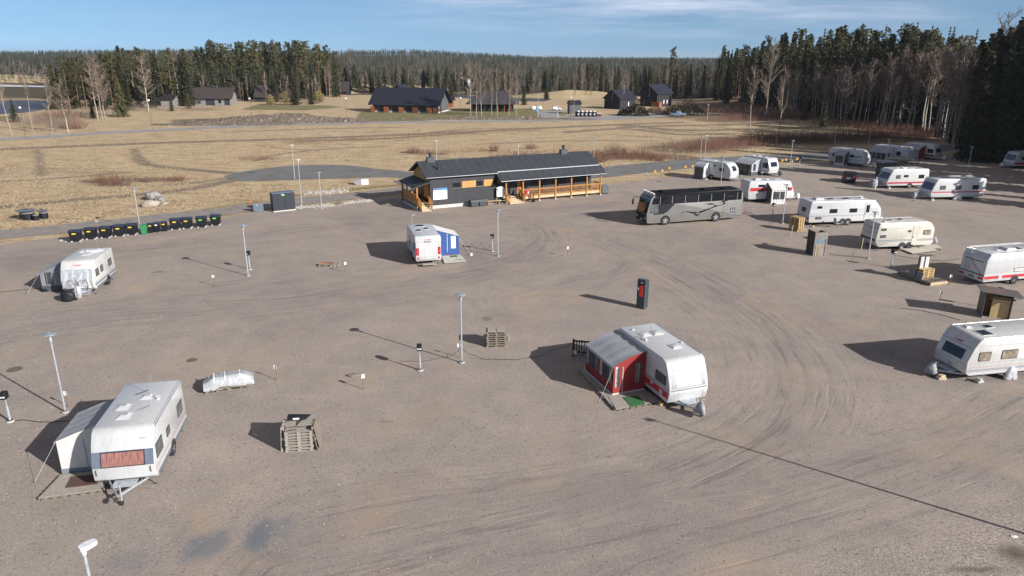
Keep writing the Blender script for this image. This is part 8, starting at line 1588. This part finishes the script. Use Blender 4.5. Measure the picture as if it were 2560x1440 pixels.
for (bx, by, ty, lab) in [(1346, 292, 240, 'thin arm lamp left of the side road'), (1558, 272, 216, 'arm lamp behind the nearer black cottage'), (1768, 300, 262, 'grey post by the pickup in the brush')]:
    p = att(bx, by); road_lamp(lab, p, top_h(p, ty), 'small', 0)
# cables
def cablerun(lab, pts, hts=None, r_=.018):
    P3 = [at(x, y, (hts[i] if hts else .03)) for i, (x, y) in enumerate(pts)]; pts_ = []
    for i in range(len(P3) - 1):
        for k in range(6):
            q = P3[i].lerp(P3[i + 1], k / 6); sag = (0 if not hts or (hts[i] < .1 and hts[i + 1] < .1) else -.12 * math.sin(math.pi * k / 6)); pts_.append((q.x + rr(-.03, .03), q.y + rr(-.03, .03), max(.025, q.z + sag)))
    pts_.append(tuple(P3[-1])); b_ = MB(); b_.path(pts_, r_, cable, 5); o = b_.build('cable'); tag(o, lab, 'cable')
cablerun('black cable from the left power post to the nearest pale awning', [(32, 1052), (60, 1050), (90, 1054), (130, 1055), (172, 1052)]); cablerun('black cable hanging from the central lamp to the red awning', [(1156, 873), (1190, 889), (1230, 898), (1290, 899), (1330, 893), (1380, 875), (1440, 852)], [.55, .3, .03, .03, .03, .4, .9], .014); cablerun('black cable between the central power post and the lamp', [(1148, 874), (1105, 895), (1060, 903), (1000, 903)], [.5, .05, .03, .03], .012)
cablerun('cable on the gravel from the left edge to the dark grey awning', [(-10, 731), (30, 727), (70, 723), (105, 720)]); cablerun('cable looping from the power post to the blue awning deck', [(1228, 612), (1215, 622), (1203, 606), (1192, 619), (1178, 607), (1170, 640)], [.5, .1, .5, .1, .5, .05], .012); cablerun('dark cable crossing the gravel in front of the beige caravan', [(2075, 636), (2110, 640), (2150, 642), (2165, 646)]); cablerun('long dark cable from the beige caravan platform to the caravan with ladder', [(2213, 628), (2250, 640), (2300, 648), (2340, 651), (2400, 645)], [.4, .05, .03, .03, .5], .014)
cablerun('short cable behind the coach tail', [(1862, 530), (1876, 532), (1888, 539), (1876, 544)]); cablerun('thin dark hose on the gravel right of the central lamp', [(2250, 770), (2300, 776), (2350, 786), (2400, 800)])
b_ = MB(); b_.lathe([(.0, 0), (.09, .02), (.11, .06), (.0, .12)], whitel, 10); o = b_.build('litter'); o.location = at(2535, 1343); o.scale = (1.3, .8, .6); tag(o, 'small pale piece of litter on the gravel at the lower right', 'litter')
# ------------------------------------------------------------ air
hzm = bpy.data.materials.new('air_haze'); hzm.use_nodes = True; t = hzm.node_tree; t.nodes.clear()
o_ = t.nodes.new('ShaderNodeOutputMaterial'); pv = t.nodes.new('ShaderNodeVolumePrincipled'); pv.inputs['Color'].default_value = (.80, .88, 1.0, 1); pv.inputs['Density'].default_value = .00009; pv.inputs['Anisotropy'].default_value = .2
t.links.new(pv.outputs[0], o_.inputs['Volume'])
b_ = MB(); b_.box(0, 3200, -5.5, 10800, 7000, 45.5, hzm); o = b_.build('haze', smooth=0); o['kind'] = 'stuff'; tag(o, 'thin pale air haze over the whole site', 'haze')
for me_ in list(bpy.data.meshes):
    if me_.users == 0: bpy.data.meshes.remove(me_)
